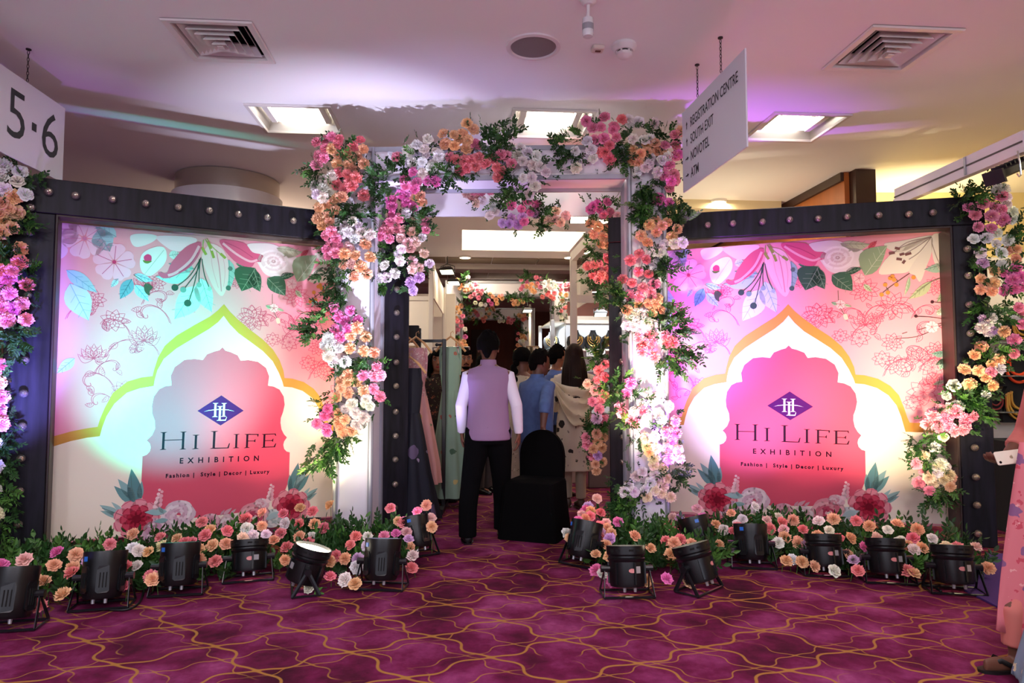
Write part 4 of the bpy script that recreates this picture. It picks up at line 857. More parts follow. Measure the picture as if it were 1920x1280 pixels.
garland('garland of pink, white and peach flowers curling down the outer post of the right frame', [(*RPf, zI,
 'P 175,310 235,395 335,265 455,305 530,330 415,405 545,440 275,520 425,530 505,190 W 485,580 375,635 220,650 590,665 480,695 300,800 505,805 530,925 W 480,130 540,120 580,200 590,270 640,360 650,420 L 330,910 O 450,990 310,1075 445,1120 310,1190 425,1210 H 555,1010 545,1200 640,1090 720,1060 680,970 650,1180 740,1180 O 600,760 680,760 690,860', '180,210 130,220 300,150 430,60 620,530 680,600 560,1100 380,760 250,240 340,850'),
 (*RPf, zI2, 'W 330,150 300,180 380,170 340,200 350,120 L 320,130 365,190 O 425,200 300,290 250,340 190,425 275,430 220,510 360,395 325,470 400,365 355,520 P 510,60 535,100 530,160 495,250 350,440 490,330 W 130,520 90,580 400,420 330,570 500,130 W 65,665 110,655 160,640 P 10,690 90,720 150,685 50,770 30,730 130,790 200,760 210,720 245,700 180,780 100,760',
  '400,60 330,250 420,280 340,330 200,560 280,610 310,670 180,600 250,560 440,320 300,60 350,80 440,90 150,560 230,640'),
 (*RPf, z3p, 'P 1330,1040 1285,1070 1260,1110 1300,1120 1340,1080 1390,1040 K 1340,1170 W 1300,1220 K 1250,1260', '1230,1200 1220,1260 1290,1180 1240,1230'),
 (*RPf, z7p, 'P 890,20 935,60 910,130 960,170 W 1000,70 1030,20 1060,40 K 960,95 990,130 1045,110 1030,60 1075,85 O 1080,150 1090,100 K 1010,40 W 970,30', '960,200 1010,220 1060,200 920,10 1040,190')], r=.05)
garland('garland of white, peach and pink carnations on the outer post of the left frame', [(*LPf, zJ,
 'W 30,115 130,150 20,190 115,205 40,260 165,290 5,130 O 90,300 60,370 105,390 20,340 30,440 85,485 20,510 130,605 0,400 C 130,690 165,820 10,740 P 90,740 140,930 165,1025 50,1030 70,870 20,880 25,950 H 90,960 20,810 60,780 110,690 5,1020 P -30,900 -40,1000 -30,760 O -30,300 -40,420 W -40,200', '180,210 150,460 30,560 130,760 130,1100 60,1120 180,740 20,620 90,1180 160,440 60,600'),
 (*LPf, zJ2, 'P 10,60 15,205 5,265 10,310 O 5,140 P 15,330 -20,240 C -20,90 W -20,420 -10,520 -15,620 K -12,740', '20,120 30,330 15,440 10,560 15,700 10,840 5,900 20,760 20,400 20,640 15,500')], r=.055)
# ------------------------------------------------------------------ beds on the floor
def bed(label, gl, texts, depth, hmax=.25, slope=.30, dens=210, seed=1, gap=()):
    """gl: two floor pixels of the front edge; blooms stand on stems above a thicket that rises away from the viewer"""
    R_ = random.Random(seed); a, b_ = atZ(*gl[0]), atZ(*gl[1]); e = (b_-a); e.z = 0; Ln = e.length; e.normalize(); n = Vector((-e.y, e.x, 0))
    org = Vector(((a.x+b_.x)/2, (a.y+b_.y)/2, 0)); root = thing('flower_bed', label, 'flowers', org, 'flower beds along the foot of the stands'); V, Fc, V2, F2, SV, SF = [], [], [], [], [], []
    for fz, txt in texts:
        for k, x, y in decode(txt):
            d = ray(*fz(x, y)); den = d.z-slope*d.dot(n); t = (.085+slope*((CAM-a).dot(n))-CAM.z)/den if abs(den) > 1e-5 else 5
            p = CAM+d*(t-.07); p.z = min(max(p.z, .05), .5)
            out = Vector((R_.uniform(-.5, .5), -R_.uniform(.3, 1.1), R_.uniform(.35, 1.0))).normalized()
            bloom(root, org, p, out, .046, k, R_)
            sm = MB(); q0 = Vector((p.x+R_.uniform(-.03, .03), p.y+.05, 0)); sm.tube([q0, (q0+p)/2+Vector((0, .02, .02)), p-out*.01], .0022, 4); o_ = len(SV); SV += sm.v; SF += [tuple(i+o_ for i in f) for f in sm.f]
    for i in range(int(Ln*depth*dens)):
        u, w = R_.uniform(-.02, 1.02)*Ln, R_.uniform(-.0, 1)**1.1*depth; p = a+e*u+n*(w+.06); p.z = .01
        hh = min(hmax, .14+slope*w*.55)*R_.uniform(.6, 1.06)
        tgt = (V2, F2) if R_.random() < .25 else (V, Fc)
        sprig(*tgt, p, Vector((R_.uniform(-.45, .45), -R_.uniform(-.25, .45), 1)), hh, 7, .056, R_)
        if R_.random() < .6: sprig(*tgt, p+Vector((0, 0, hh*.25)), Vector((R_.uniform(-1, 1), -R_.uniform(.1, 1), .5)), R_.uniform(.12, .2), 5, .052, R_)
    foliage(V, Fc, leaf_dk, root); foliage(V2, F2, leaf_lt, root, 'light_foliage'); foliage(SV, SF, leaf_lt, root, 'flower_stems')
    return root
f1, f2, f3, f4 = zf(0, 860, 4), zf(460, 860, 3.84), zf(940, 860, 3.84), zf(1420, 860, 3.048)
bed('long bed of pink, peach and white carnations at the foot of the left banner', ((-60, 1168), (520, 1080)), [(f1,
 'H 430,705 O 570,720 C 825,640 O 1000,565 C 1205,590 O 1330,600 C 1385,630 1440,625 K 1220,655 W 995,670 1040,690 O 1115,700 B 185,760 O 405,800 545,820 C 540,860 L 660,765 C 740,765 O 845,745 C 935,815 W 1025,805 C 1130,880 O 1145,905 1485,680 1595,650 1695,640 C 1515,475 O 1575,535 C 1540,575 1705,540 1835,450 W 1845,520 1895,575 K 1820,595 C 1615,770 O 1490,760 W 105,875 110,920 O 245,900 325,920 475,1020 C 290,1105 220,1090 935,965 H 10,800'),
 (f2, 'C 10,430 O 125,390 C 275,395 O 395,355 C 485,380 O 610,335 W 15,500 O 120,485 W 150,545 60,555 285,465 C 255,540 O 205,590 C 390,470 O 390,560 500,470 C 570,500 300,640 O 285,730 C 455,610 W 475,560')], 1.0, seed=4)
bed('clump of carnations around the foot of the left portal column', ((572, 1096), (792, 1070)), [(f2,
 'C 795,560 755,620 950,625 655,700 W 870,625 805,780 O 720,720 600,740 L 810,720 C 610,850 W 720,870 O 790,915 C 1045,355 O 1100,450 C 1140,460 H 1085,540 W 1080,605 L 1175,580 B 1160,530 O 1190,640 W 1205,700 C 1195,790 1240,380 O 1255,435 1305,335 B 1335,425 O 1340,490 W 880,560 P 1000,560')], .95, seed=5)
bed('clump of carnations around the foot of the right portal column', ((1088, 1068), (1335, 1090)), [(f3,
 'B 690,285 L 625,345 H 610,370 O 645,380 B 580,400 H 555,445 C 640,415 O 605,435 C 545,485 655,495 715,390 B 755,465 H 840,455 C 710,490 O 760,500 790,535 L 715,530 C 710,565 L 780,580 O 660,605 755,620 680,690 780,700 960,560 1075,645 C 1185,590 1290,580 O 1245,610 1370,615 1220,690 H 685,805 W 725,830 H 1190,865 810,925 O 1045,885 B 945,670 O 1345,900 W 470,540 O 495,570 W 520,535')], .95, seed=6)
bed('long bed of pink, white and peach carnations at the foot of the right banner', ((1330, 1052), (1850, 1108)), [(f3,
 'C 1210,480 1245,525 B 1235,425 L 1285,430 B 1410,360 H 1450,430 O 1545,475 W 1600,510 C 1670,525 O 1655,395 W 1695,475 1735,435 O 1565,620 W 1660,650 1825,345 C 1705,495'),
 (f4, 'B 55,350 C 70,400 W 120,335 C 140,365 O 205,350 C 260,405 B 150,405 W 120,480 O 155,450 230,470 235,485 L 275,490 W 350,355 410,410 O 435,345 C 465,455 O 345,440 530,455 C 565,355 O 640,385 W 745,405 O 800,375 B 680,455 H 610,505 W 820,475 C 890,455 O 915,405 940,510 W 895,520 O 860,500 W 1000,455 K 1080,505 C 1145,510 B 1250,505 O 1320,625 895,655 C 855,640 L 550,580 C 575,640 O 520,550 W 200,575 O 165,585 255,590 325,615 W 440,640')], 1.0, seed=7)
# one loose white bloom on the carpet
R0 = random.Random(2); p = atZ(581, 1112); t = thing('white_carnation', 'single white carnation dropped on the carpet beside the tilted lamp', 'flower', p+Vector((0, 0, .03)))
o_ = bloom(t, p+Vector((0, 0, .03)), p+Vector((0, 0, .035)), Vector((-.3, -.6, .5)), .045, 'W', R0); o_.name = 'bloom'
sm = MB(); sm.tube([p+Vector((.0, .02, .03)), p+Vector((.03, .06, .012)), p+Vector((.08, .1, .006))], .003, 5); sm.build('stem', leaf_dk, t)
V, Fc = [], []; sprig(V, Fc, p+Vector((.02, 0, .02)), Vector((.4, -.3, -.05)), .06, 3, .04, R0); me_ = MB(); me_.v = V; me_.f = Fc; me_.build('leaf', leaf_lt, t)
# ================================================================== stage lamps (LED cans)
parm = M('lamp_black', '0c0d10', .36, bump=.05, scale=200); parm2 = M('lamp_black_gloss', '131418', .28)
def led_can(label, px, py, Hp, yaw, tilt, color, energy, target, spot=38, detail='slots', lensglow=4, rad=.118, lift=.055):
    """floor lamp: hanging yoke, tapered can with vents, lens; px,py = floor pixel under the middle"""
    base = atZ(px, py); root = thing('stage_lamp', label, 'lamp', base, 'black stage lamps on the carpet')
    Rz = Matrix.Rotation(yaw, 3, 'Z'); Rt = Rz @ Matrix.Rotation(tilt, 3, 'X')       # can axis = local z leaning away from the viewer
    c = base+Vector((0, 0, lift)); L = Hp
    def T(v): return c + Rt @ Vector(v)
    prof = [(rad*.40, 0), (rad*.80, .004), (rad*.88, .02), (rad*.93, L*.35), (rad*.95, L*.52)]
    if detail == 'slots': prof += [(rad*.97, L*.75), (rad, L*.97), (rad*.99, L), (rad*.93, L), (rad*.93, L-.025)]
    else: prof = [(rad*.5, 0), (rad*.88, .01), (rad*.92, .03), (rad*.92, L*.62), (rad*.98, L*.66), (rad*1.0, L*.7), (rad*.94, L*.72), (rad*.94, L*.76), (rad*1.02, L*.8), (rad*1.03, L), (rad*.96, L), (rad*.95, L-.03)]
    m_ = MB(); m_.lathe(prof, c, 36, Rt, cap=False); m_.poly([T((math.cos(2*PI*j/24)*rad*.4, math.sin(2*PI*j/24)*rad*.4, 0)) for j in range(24)]); smoothed(m_.build('housing', parm, root), 30)
    # raised rib panels and vent slots around the can
    m_, s_ = MB(), MB()
    for k in range(6):
        a = -PI/2+k*PI/3+.25; 
        def C(r, da, z): return T((math.cos(a+da)*r, math.sin(a+da)*r, z))
        if detail == 'slots':
            rs = [[C(rad*.955+d, da, z) for da, z in ((-.30, L*.18), (-.30, L*.62), (-.22, L*.70), (.22, L*.70), (.30, L*.62), (.30, L*.18), (.2, L*.14), (-.2, L*.14))] for d in (-.004, .006)]
            m_.rings(rs)
            for q in (-.14, 0, .14):
                s_.rings([[C(rad*.955+.0065, q-.025, L*.25), C(rad*.955+.0065, q+.025, L*.25), C(rad*.955+.0065, q+.025, L*.56), C(rad*.955+.0065, q-.025, L*.56)], [C(rad*.9, q-.025, L*.25), C(rad*.9, q+.025, L*.25), C(rad*.9, q+.025, L*.56), C(rad*.9, q-.025, L*.56)]])
        else:
            for q in (-.18, .18): s_.rings([[C(rad*1.032, q+e_, z) for e_, z in ((-.12, L*.87), (.12, L*.87), (.12, L*.92), (-.12, L*.92))], [C(rad*1.0, q+e_, z) for e_, z in ((-.12, L*.87), (.12, L*.87), (.12, L*.92), (-.12, L*.92))]])
            m_.rings([[C(rad*.93+d, da, z) for da, z in ((-.05, L*.1), (-.05, L*.6), (.05, L*.6), (.05, L*.1))] for d in (-.004, .008)])
    m_.build('rib_panels', parm2, root)['kind'] = 'stuff'; s_.build('vent_slots', M('slot_black', '030304', .9), root)['kind'] = 'stuff'
    m_ = MB(); m_.lathe([(rad*.93, L-.022), (rad*.93, L-.016), (.001, L-.012)], c, 28, Rt); m_.build('lens', lensmat(color, lensglow), root)
    m_ = MB()                                                     # U-shaped floor yoke
    for s in (-1, 1):
        sx = Rz @ Vector((s*(rad+.022), 0, 0)); piv = c + Rt @ Vector((0, 0, L*.45)); top = Vector((piv.x, piv.y, piv.z))+sx
        foot = base+sx*1.12+Rz @ Vector((0, -.06, 0)); foot.z = .012; foot2 = base+sx*1.12+Rz @ Vector((0, .10, 0)); foot2.z = .012
        m_.tube([top, foot], [(.004, .014), (.004, .014)], 6, up=sx); m_.tube([top, foot2], [(.004, .014), (.004, .014)], 6, up=sx)
        m_.tube([foot, foot2], .006, 6)
    f0 = [base+Rz @ Vector((s*(rad+.022)*1.12, y, 0)) for s, y in ((-1, -.06), (1, -.06))]
    for q in f0: q.z = .012
    m_.tube(f0, .008, 6); q = [p_+Rz @ Vector((0, .16, 0)) for p_ in f0]; m_.tube(q, .008, 6); m_.build('yoke', parm2, root)
    for s in (-1, 1):
        m_ = MB(); piv = c + Rt @ Vector((0, 0, L*.45)); sx = Rz @ Vector((s, 0, 0)); m_.tube([piv+sx*(rad*.9), piv+sx*(rad+.045)], [.02, .022], 10); m_.build('knob', parm2, root)
    for x in (-.03, .035): m_ = MB(); m_.tube([T((x, -rad*.45, .002)), T((x, -rad*.45, -.022))], [.011, .009], 8); m_.build('power_connector', M('connector', 'b8b8bc', .35, .6), root)
    m_ = MB()
    if detail == 'slots':
        m_.rings([[T((math.cos(-PI/2-.75+da)*rad*r, math.sin(-PI/2-.75+da)*rad*r, z)) for da, z in ((-.12, L*.8), (.12, L*.8), (.12, L*.9), (-.12, L*.9))] for r in (.98, 1.012)]); m_.build('display', M('blue_display', '1c4f9c', .3, emit=.25), root)
    else:
        m_.rings([[T((math.cos(-PI/2+.1+math.cos(t)*.2)*rad*r, math.sin(-PI/2+.1+math.cos(t)*.2)*rad*r, L*.42+math.sin(t)*.013)) for t in (2*PI*q/14 for q in range(14))] for r in (.92, .945)]); m_.build('maker_sticker', M('sticker_red', 'd88a88', .5), root)
        m_ = MB(); m_.rings([[T((math.cos(-PI/2+.45+da)*rad*r, math.sin(-PI/2+.45+da)*rad*r, z)) for da, z in ((-.17, L*.36), (.17, L*.36), (.17, L*.52), (-.17, L*.52))] for r in (.92, .95)]); m_.build('silver_sticker', M('sticker_silver', 'c8ccd0', .3, .5), root)
    d = T((0, 0, L+.02))
    if energy: 
        lo = lamp('SPOT', 'stage_beam', d, energy, color, target, spot_size=math.radians(spot), spot_blend=1.0, shadow_soft_size=.05)
    return root
def lensmat(color, g):
    nm = 'lens_%02d%02d%02d_%d' % tuple([int(v*99) for v in color]+[int(g*10)])
    return M(nm, ''.join('%02x' % int(255*min(1, max(0, v))**(1/2.2)) for v in color), .2, emit=g)
def bt_(pl, u, v): return pl.P(u, v, BACK)
CANS = [  # label, floor px, height, yaw, tilt, colour, W, target, spot, detail
 ('black slotted stage lamp cut off by the left picture edge, below the blue post', 14, 1180, .27, .2, -.25, (.22, .22, 1), 800, LP.P(-.25, 1.5), 46, 'slots'),
 ('black slotted stage lamp with blue display, second from the left', 190, 1140, .27, .25, -.22, (.55, .14, 1), 50, LP.P(.33, 1.7), 60, 'slots'),
 ('black slotted stage lamp standing before the teal glow', 333, 1114, .26, .2, -.2, (.0, 1, .74), 290, LP.P(1.15, 1.15), 58, 'slots'),
 ('black lamp with red oval sticker below the left emblem', 466, 1088, .21, .3, -.25, (1, .45, .42), 45, LP.P(1.9, 1.0), 62, 'band'),
 ('tilted black lamp showing its white lens, left of the column', 566, 1108, .23, -1.25, -.30, (1, .9, .72), 45, atY(672, 800, 5.85), 46, 'band'),
 ('black slotted stage lamp in front of the left portal column', 714, 1104, .26, -.1, -.2, (.74, .72, 1), 260, atY(668, 450, 5.85), 54, 'slots'),
 ('brownish black lamp leaning behind the clump left of the walkway', 783, 1042, .24, .6, -.35, (.5, .42, 1), 70, Vector((-.6, 6.1, 3.3)), 56, 'slots'),
 ('small black lamp buried in the bed left of the left column', 582, 1022, .16, .3, -.25, (1, .86, .42), 52, LP.P(2.45, 1.3), 64, 'band'),
 ('black lamp glowing red, leaning left beside the walkway', 1090, 1060, .26, -.7, -.33, (1, .12, .16), 75, Vector((1.0, 6.4, 2.2)), 56, 'slots'),
 ('black lamp with red and silver stickers in front of the right portal column', 1177, 1118, .25, .05, -.2, (1, .88, .66), 200, atY(1212, 700, 5.85), 46, 'band'),
 ('tilted black lamp with forked yoke right of the right column', 1316, 1108, .24, .8, -.34, (1, .86, .6), 60, atY(1215, 620, 5.85), 44, 'band'),
 ('dark brownish lamp leaning behind the forked one', 1316, 1044, .25, .7, -.32, (.50, .12, 1), 270, RP.P(.75, 1.7), 64, 'slots'),
 ('black slotted lamp below the printed anemone of the right banner', 1411, 1064, .25, -.1, -.22, (.58, .46, 1), 110, RP.P(1.22, 1.0), 60, 'slots'),
 ('black lamp with silver sticker below the right emblem', 1548, 1078, .22, -.1, -.22, (1, .40, .5), 60, RP.P(1.75, 1.05), 66, 'band'),
 ('plain black lamp second from the right end of the right bed', 1666, 1092, .23, -.15, -.22, (1, .78, .5), 95, RP.P(2.3, 1.05), 62, 'band'),
 ('black lamp with red oval sticker at the right end of the right bed', 1792, 1112, .24, -.2, -.2, (1, .82, .5), 120, RP.P(2.7, 1.4), 46, 'band')]
for i, (lb, x, y, h, yw, ti, c, w, tg, sp, dt) in enumerate(CANS):
    led_can(lb, x, y, h, yw, ti, c, w, tg, sp, dt, lensglow=6, rad=.118 if h > .2 else .08)
# black cables trailing from the lamps
cm = M('cable_black', '0b0b0d', .5)
for lb, pts in (('black cable looping on the carpet right of the second lamp', ((205, 1143), (240, 1142), (262, 1128), (270, 1105))), ('black cable between the two right end lamps', ((1690, 1094), (1712, 1096), (1735, 1092), (1765, 1108)))):
    m_ = MB(); m_.tube(spl([tuple(atZ(*q, .008)) for q in pts], 6, False), .007, 6); tag(m_.build('power_cable', cm, smooth=True, origin=atZ(*pts[0])), lb, 'cable')
# ================================================================== hanging signs
sign_m = M('sign_white', 'dcdce6', .5); ink_m = M('sign_ink', '22252c', .6); chain_m = M('chain_dark', '3c3836', .4, .7)
def hanging_sign(label, far, near, z0, z1, faces, chains):
    """far/near: floor positions of the two ends; the face turns towards the walkway"""
    far, near = Vector(far), Vector(near); c = (far+near)/2; e = (near-far).normalized(); L = (near-far).length
    root = thing('hanging_sign', label, 'sign', (c.x, c.y, z0), 'white signs on chains'); ang = math.atan2(e.y, e.x)
    m_ = MB(); m_.bbox((c.x, c.y, (z0+z1)/2), (L, .012, z1-z0), ang, .002); m_.build('board', sign_m, root)
    for q in chains:
        p = far+e*(L*q)
        m_ = MB(); n_ = int((CEIL-z1)/.026)
        for k in range(n_):
            z = z1+.012+k*(CEIL-z1-.02)/n_; R = Matrix.Rotation((k % 2)*PI/2+.3, 3, 'Z')
            m_.tube([Vector((p.x, p.y, z+.006))+R @ Vector((math.cos(t)*.007, 0, math.sin(t)*.016)) for t in (2*PI*j/8 for j in range(8))], .0024, 5, closed=True)
        m_.build('chain', chain_m, root)
        m_ = MB(); m_.lathe([(.018, CEIL), (.018, CEIL-.008), (.006, CEIL-.012)], (p.x, p.y, 0), 12); m_.build('ceiling_hook', chain_m, root)
    return root, c, e
def face_xf(c, e, z, side):
    """writing on the side of the board whose outward normal is `side`; x runs so that it reads left to right"""
    n = Vector((e.y, -e.x, 0)); n = n if n.dot(side) > 0 else -n
    xd = Vector((0, 0, 1)).cross(n); return lambda x, y, q: Vector((c.x, c.y, z))+xd*x+Vector((0, 0, y))+n*(.0075+q)
nr, fr = atZ(1398, 87, 3.49), atZ(1280, 215, 3.47)
zr0 = (atY(1400, 272, nr.y).z+atY(1280, 364, fr.y).z)/2; zr1 = (nr.z+fr.z)/2
root, c, e = hanging_sign('white direction sign reading REGISTRATION CENTRE, right of the arch', (fr.x, fr.y, 0), (nr.x, nr.y, 0), zr0, zr1, None, (.28, .66))
L = (nr-fr).length; X = face_xf(c, e, 0, Vector((-1, 0, 0))); hS = zr1-zr0
for i, (wd, ar) in enumerate((('REGISTRATION CENTRE', 'u'), ('SOUTH EXIT', 'u'), ('NOVOTEL', 'l'), ('ATM', 'l'))):
    y = zr1-hS*(.27+.205*i); sz = hS*.165
    textmesh(wd, sz, lambda x, yy, q: X(-L*.345+x, y+yy, q), 'lettering', ink_m, root, 'LEFT', 1.0, offset=.0012, sx=.71)
    m_ = MB(); ax = -L*.41; ay = y+sz*.36; w = sz*.3
    ptsA = [(-.16, -1), (.16, -1), (.16, .1), (.5, .1), (0, 1), (-.5, .1), (-.16, .1)]
    if ar == 'l': ptsA = [(b, -a) for a, b in ptsA]
    m_.poly([X(ax+a*w, ay+b*w, 0) for a, b in ptsA]); m_.build('arrow', ink_m, root)
fl2 = atZ(121, 203, 3.49); e2 = AX*-1
nl2 = fl2 + e2*1.12
zl0 = atY(115, 342, fl2.y).z
root, c, e = hanging_sign('white hall number sign reading 5.6 at the upper left', (fl2.x, fl2.y, 0), (nl2.x, nl2.y, 0), zl0, 3.49, None, (.42, .8))
X2 = face_xf(c, e, 0, Vector((1, 0, 0))); L = 1.12
for tx, x, sz in (('5', -.02, .5), ('6', .375, .5)):
    textmesh(tx, sz, lambda a, b, q: X2(x+a, zl0+.145+b, q), 'numeral', ink_m, root, 'CENTER', 1.0, offset=-.002)
m_ = MB(); m_.poly([X2(.178+a, zl0+.30+b, 0) for a, b in ((-.028, -.03), (.028, -.03), (.028, .03), (-.028, .03))]); m_.build('dot', ink_m, root)
# ================================================================== exhibition hall behind the entrance
panel = M('stand_panel', 'e6ddd0', .6); rail_m = M('stand_rail', 'ddd5c8', .4, .1); glassm = M('shelf_glass', 'dfeef0', .05, trans=.85)
blackmetal = M('rack_black', '0f0f12', .4); velvet = M('velvet_black', '101116', .85); gold = M('gold', 'd6b36a', .25, .9); chrome = M('chrome', 'c8c8cc', .2, 1)
def post(root, p, h, w=.05):
    m_ = MB(); m_.bbox((p.x, p.y, h/2), (w, w, h), AROT, .008); return m_.build('post', rail_m, root)
def bar(root, a, b_, w=.06, h=.09, name='rail', mat=None):
    a, b_ = Vector(a), Vector(b_); d = b_-a; m_ = MB(); m_.box((a+b_)/2, (d.length, w, h), math.atan2(d.y, d.x)); return m_.build(name, mat or rail_m, root)
def wallp(root, a, b_, z0, z1, name='wall_panel', mat=None, th=.02):
    a, b_ = Vector(a), Vector(b_); d = b_-a; n_ = max(1, round(d.length/.97))
    for k in range(n_):
        p, q = a+d*(k/n_), a+d*((k+1)/n_); m_ = MB(); m_.box((p.x/2+q.x/2, p.y/2+q.y/2, (z0+z1)/2), ((q-p).length-.012, th, z1-z0), math.atan2(d.y, d.x)); m_.build(name, mat or panel, root)
def flood(label, px, py, Y, yaw=0, energy=25, parent=None, aim=None, w=.2):
    """black floodlight: finned box, bright glass, bracket arm"""
    p = atY(px, py, Y); t = thing('floodlight', label, 'light', p, 'black floodlights over the stands')
    R = Matrix.Rotation(yaw, 3, 'Z') @ Matrix.Rotation(-.42, 3, 'X')
    m_ = MB(); m_.rings([[p+R @ Vector((x*w*k, y*w*.62*k, z)) for x, y in ((-.5, -.5), (.5, -.5), (.5, .5), (-.5, .5))] for z, k in ((0, 1), (.02, 1.02), (.07, .6))])
    for k in range(5): m_.box(p+R @ Vector(((k-2)*w*.12, 0, .075)), (.006, w*.34, .03), R)
    m_.build('housing', blackmetal, t)
    m_ = MB(); m_.rings([[p+R @ Vector((x*w*.86, y*w*.5, z)) for x, y in ((-.5, -.5), (.5, -.5), (.5, .5), (-.5, .5))] for z in (-.004, -.001)]); m_.build('lamp_glass', M('flood_glow', 'fff0c8', emit=8), t)
    m_ = MB(); m_.tube([p+R @ Vector((-w*.52, 0, .03)), p+R @ Vector((-w*.5, 0, .1)), p+Vector((0, .02, .13)), p+R @ Vector((w*.5, 0, .1)), p+R @ Vector((w*.52, 0, .03))], .006, 6); m_.tube([p+Vector((0, .02, .12)), p+Vector((0, .12, .26))], .008, 6); m_.build('bracket', blackmetal, t)
    if energy:
        lamp('SPOT', 'flood_beam', p+R @ Vector((0, 0, -.02)), energy, (1, .82, .56), aim or (p+R @ Vector((0, 0, -1))), spot_size=math.radians(140), spot_blend=.6, shadow_soft_size=.06)
    return t
# right stand: jewellery
pp = atY(1076, 700, 9.0); q0 = hall((pp-Vector((0,0,0))).dot(AXR), (pp).dot(AX)); uR = pp.dot(AXR); wR = pp.dot(AX)
rs = thing('jewellery_stand', 'white-framed jewellery stand right of the aisle with a cream corner post', 'stand', (pp.x, pp.y, 0))
H2 = atY(1078, 482, pp.y).z
for w, u in ((wR, uR),): post(rs, hall(u, w), H2, .085 if w == wR else .05)
bar(rs, hall(uR, 6.6, H2), hall(uR, wR+.04, H2), .07, .12); bar(rs, hall(uR, wR, atY(1100, 560, pp.y).z), hall(uR+2.6, wR, atY(1100, 560, pp.y).z), .05, .10)
wallp(rs, hall(uR+.28, 11.4), hall(uR+3.2, 11.4), 0, 2.3, mat=M('stand_panel_cool', 'd9e2ea', .5)); bar(rs, hall(uR+.28, 11.37, 2.32), hall(uR+3.2, 11.37, 2.32), .05, .06)
m_ = MB(); m_.box(hall(uR+2.1, 11.9, 2.36), (3.4, .04, .72), AROT); m_.build('timber_panel', M('stand_timber', '6e2f14', .5, var=.15, scale=3), rs)
bar(rs, hall(uR+.4, 11.85, atY(1110, 596, 11.8).z), hall(uR+3, 11.85, atY(1110, 596, 11.8).z), .05, .10)
wallp(rs, hall(uR+.32, 9.3), hall(uR+.32, 11.0), 2.45, 3.05, 'fascia_board')
lamp('AREA', 'stand_lamp', hall(uR+.9, 10.2, 2.9), 22, (.92, .96, 1), shape='SQUARE', size=.5)
t = thing('jewellery_counter', 'grey glass-fronted counter behind the pink garland, right of the walkway', 'counter', hall(uR+.5, 8.7))
m_ = MB(); m_.bbox(hall(uR+.65, 8.75, .45), (1.1, .6, .9), AROT, .01); m_.build('body', M('counter_grey', '7d7a80', .25, .1), t)
m_ = MB(); m_.bbox(hall(uR+.65, 8.75, .915), (1.16, .64, .03), AROT, .006); m_.build('top', glassm, t)
m_ = MB(); m_.box(hall(uR+.08, 8.75, .45), (.03, .6, .9), AROT); m_.build('side_trim', chrome, t)
zsh = atY(1110, 652, 10.8).z
t = thing('display_shelf', 'white shelf carrying the row of black necklace busts', 'shelf', hall(uR+.9, 11.2, zsh)); m_ = MB(); m_.box(hall(uR+1.2, 11.2, zsh-.015), (1.9, .36, .03), AROT); m_.build('shelf_board', panel, t)
m_ = MB(); m_.box(hall(uR+1.2, 11.3, zsh-.2), (1.9, .02, .35), AROT); m_.build('back_plate', M('stand_panel_cool', 'd9e2ea', .5), t)
def bust(p, s, label, group, neck='gold'):
    t = thing('necklace_bust', label, 'bust', p, group)
    m_ = MB(); m_.loft([(p.x+x*s, p.y+y*s, p.z+z*s, rx*s, ry*s) for x, y, z, rx, ry in ((0, 0, 0, .14, .09), (0, 0, .02, .145, .09), (0, .02, .12, .17, .07), (0, .04, .22, .15, .055), (0, .05, .27, .07, .045), (0, .05, .33, .045, .04), (0, .05, .345, .05, .045))], 20); smoothed(m_.build('torso', velvet, t), 60)
    m_ = MB(); n_ = 22
    for r, dz in ((.055, .0), (.085, -.03), (.11, -.07)):
        m_.tube([p+Vector((math.sin(a)*r*s*1.0, -.05*s-.02*s*math.cos(a)+(.06*s if abs(a) > 2 else 0), (.20+dz*.4-math.cos(a)*r*1.1)*s)) for a in [(-2.3+4.6*i/n_) for i in range(n_+1)]], .009*s, 6)
    m_.ball(p+Vector((0, -.085*s, (.20-.16)*s)), (.03*s, .012*s, .035*s)); m_.build('necklace', gold if neck == 'gold' else chrome, t)
for k, nm in enumerate(('first', 'second', 'third', 'fourth', 'fifth', 'sixth')): bust(hall(uR+.42+.29*k, 11.15, zsh), .92, 'black bust with gold necklace, %s from the cream post on the white shelf' % nm, 'necklace busts on the white shelf')
t = thing('stand_name_plate', 'small framed white name plate beginning FUN, behind the leaves', 'sign', atY(1117, 662, 10.9)); p = atY(1117, 662, 10.9)
m_ = MB(); m_.box(p, (.32, .012, .12)); m_.build('frame', M('plate_rim', '4a4a4e', .5), t); m_ = MB(); m_.box(p-Vector((0, .004, 0)), (.30, .012, .10)); m_.build('plate', M('plate_white', 'e2e6e8', .5), t)
textmesh('FUN', .075, lambda x, y, z: p+Vector((-.13+x, -.012, -.027+y)), 'lettering', ink_m, t, 'LEFT')
t = thing('counter_rack', 'row of small black earring cards behind the raised hand', 'rack', atY(1100, 672, 10.9))
for k in range(7):
    p = atY(1085+k*9, 672, 10.9); m_ = MB(); m_.bbox(p, (.03, .01, .035), 0, .004); m_.build('card', blackmetal, t)
flood('black floodlight over the jewellery stand against the timber panel', 1126, 590, 10.5, energy=5)
flood('black floodlight at the top of the walkway beside the pink garland', 1086, 412, 7.6, energy=8, w=.22)
flood('black floodlight on the stand rail right of the aisle', 1098, 472, 8.4, .9, energy=0, w=.14)
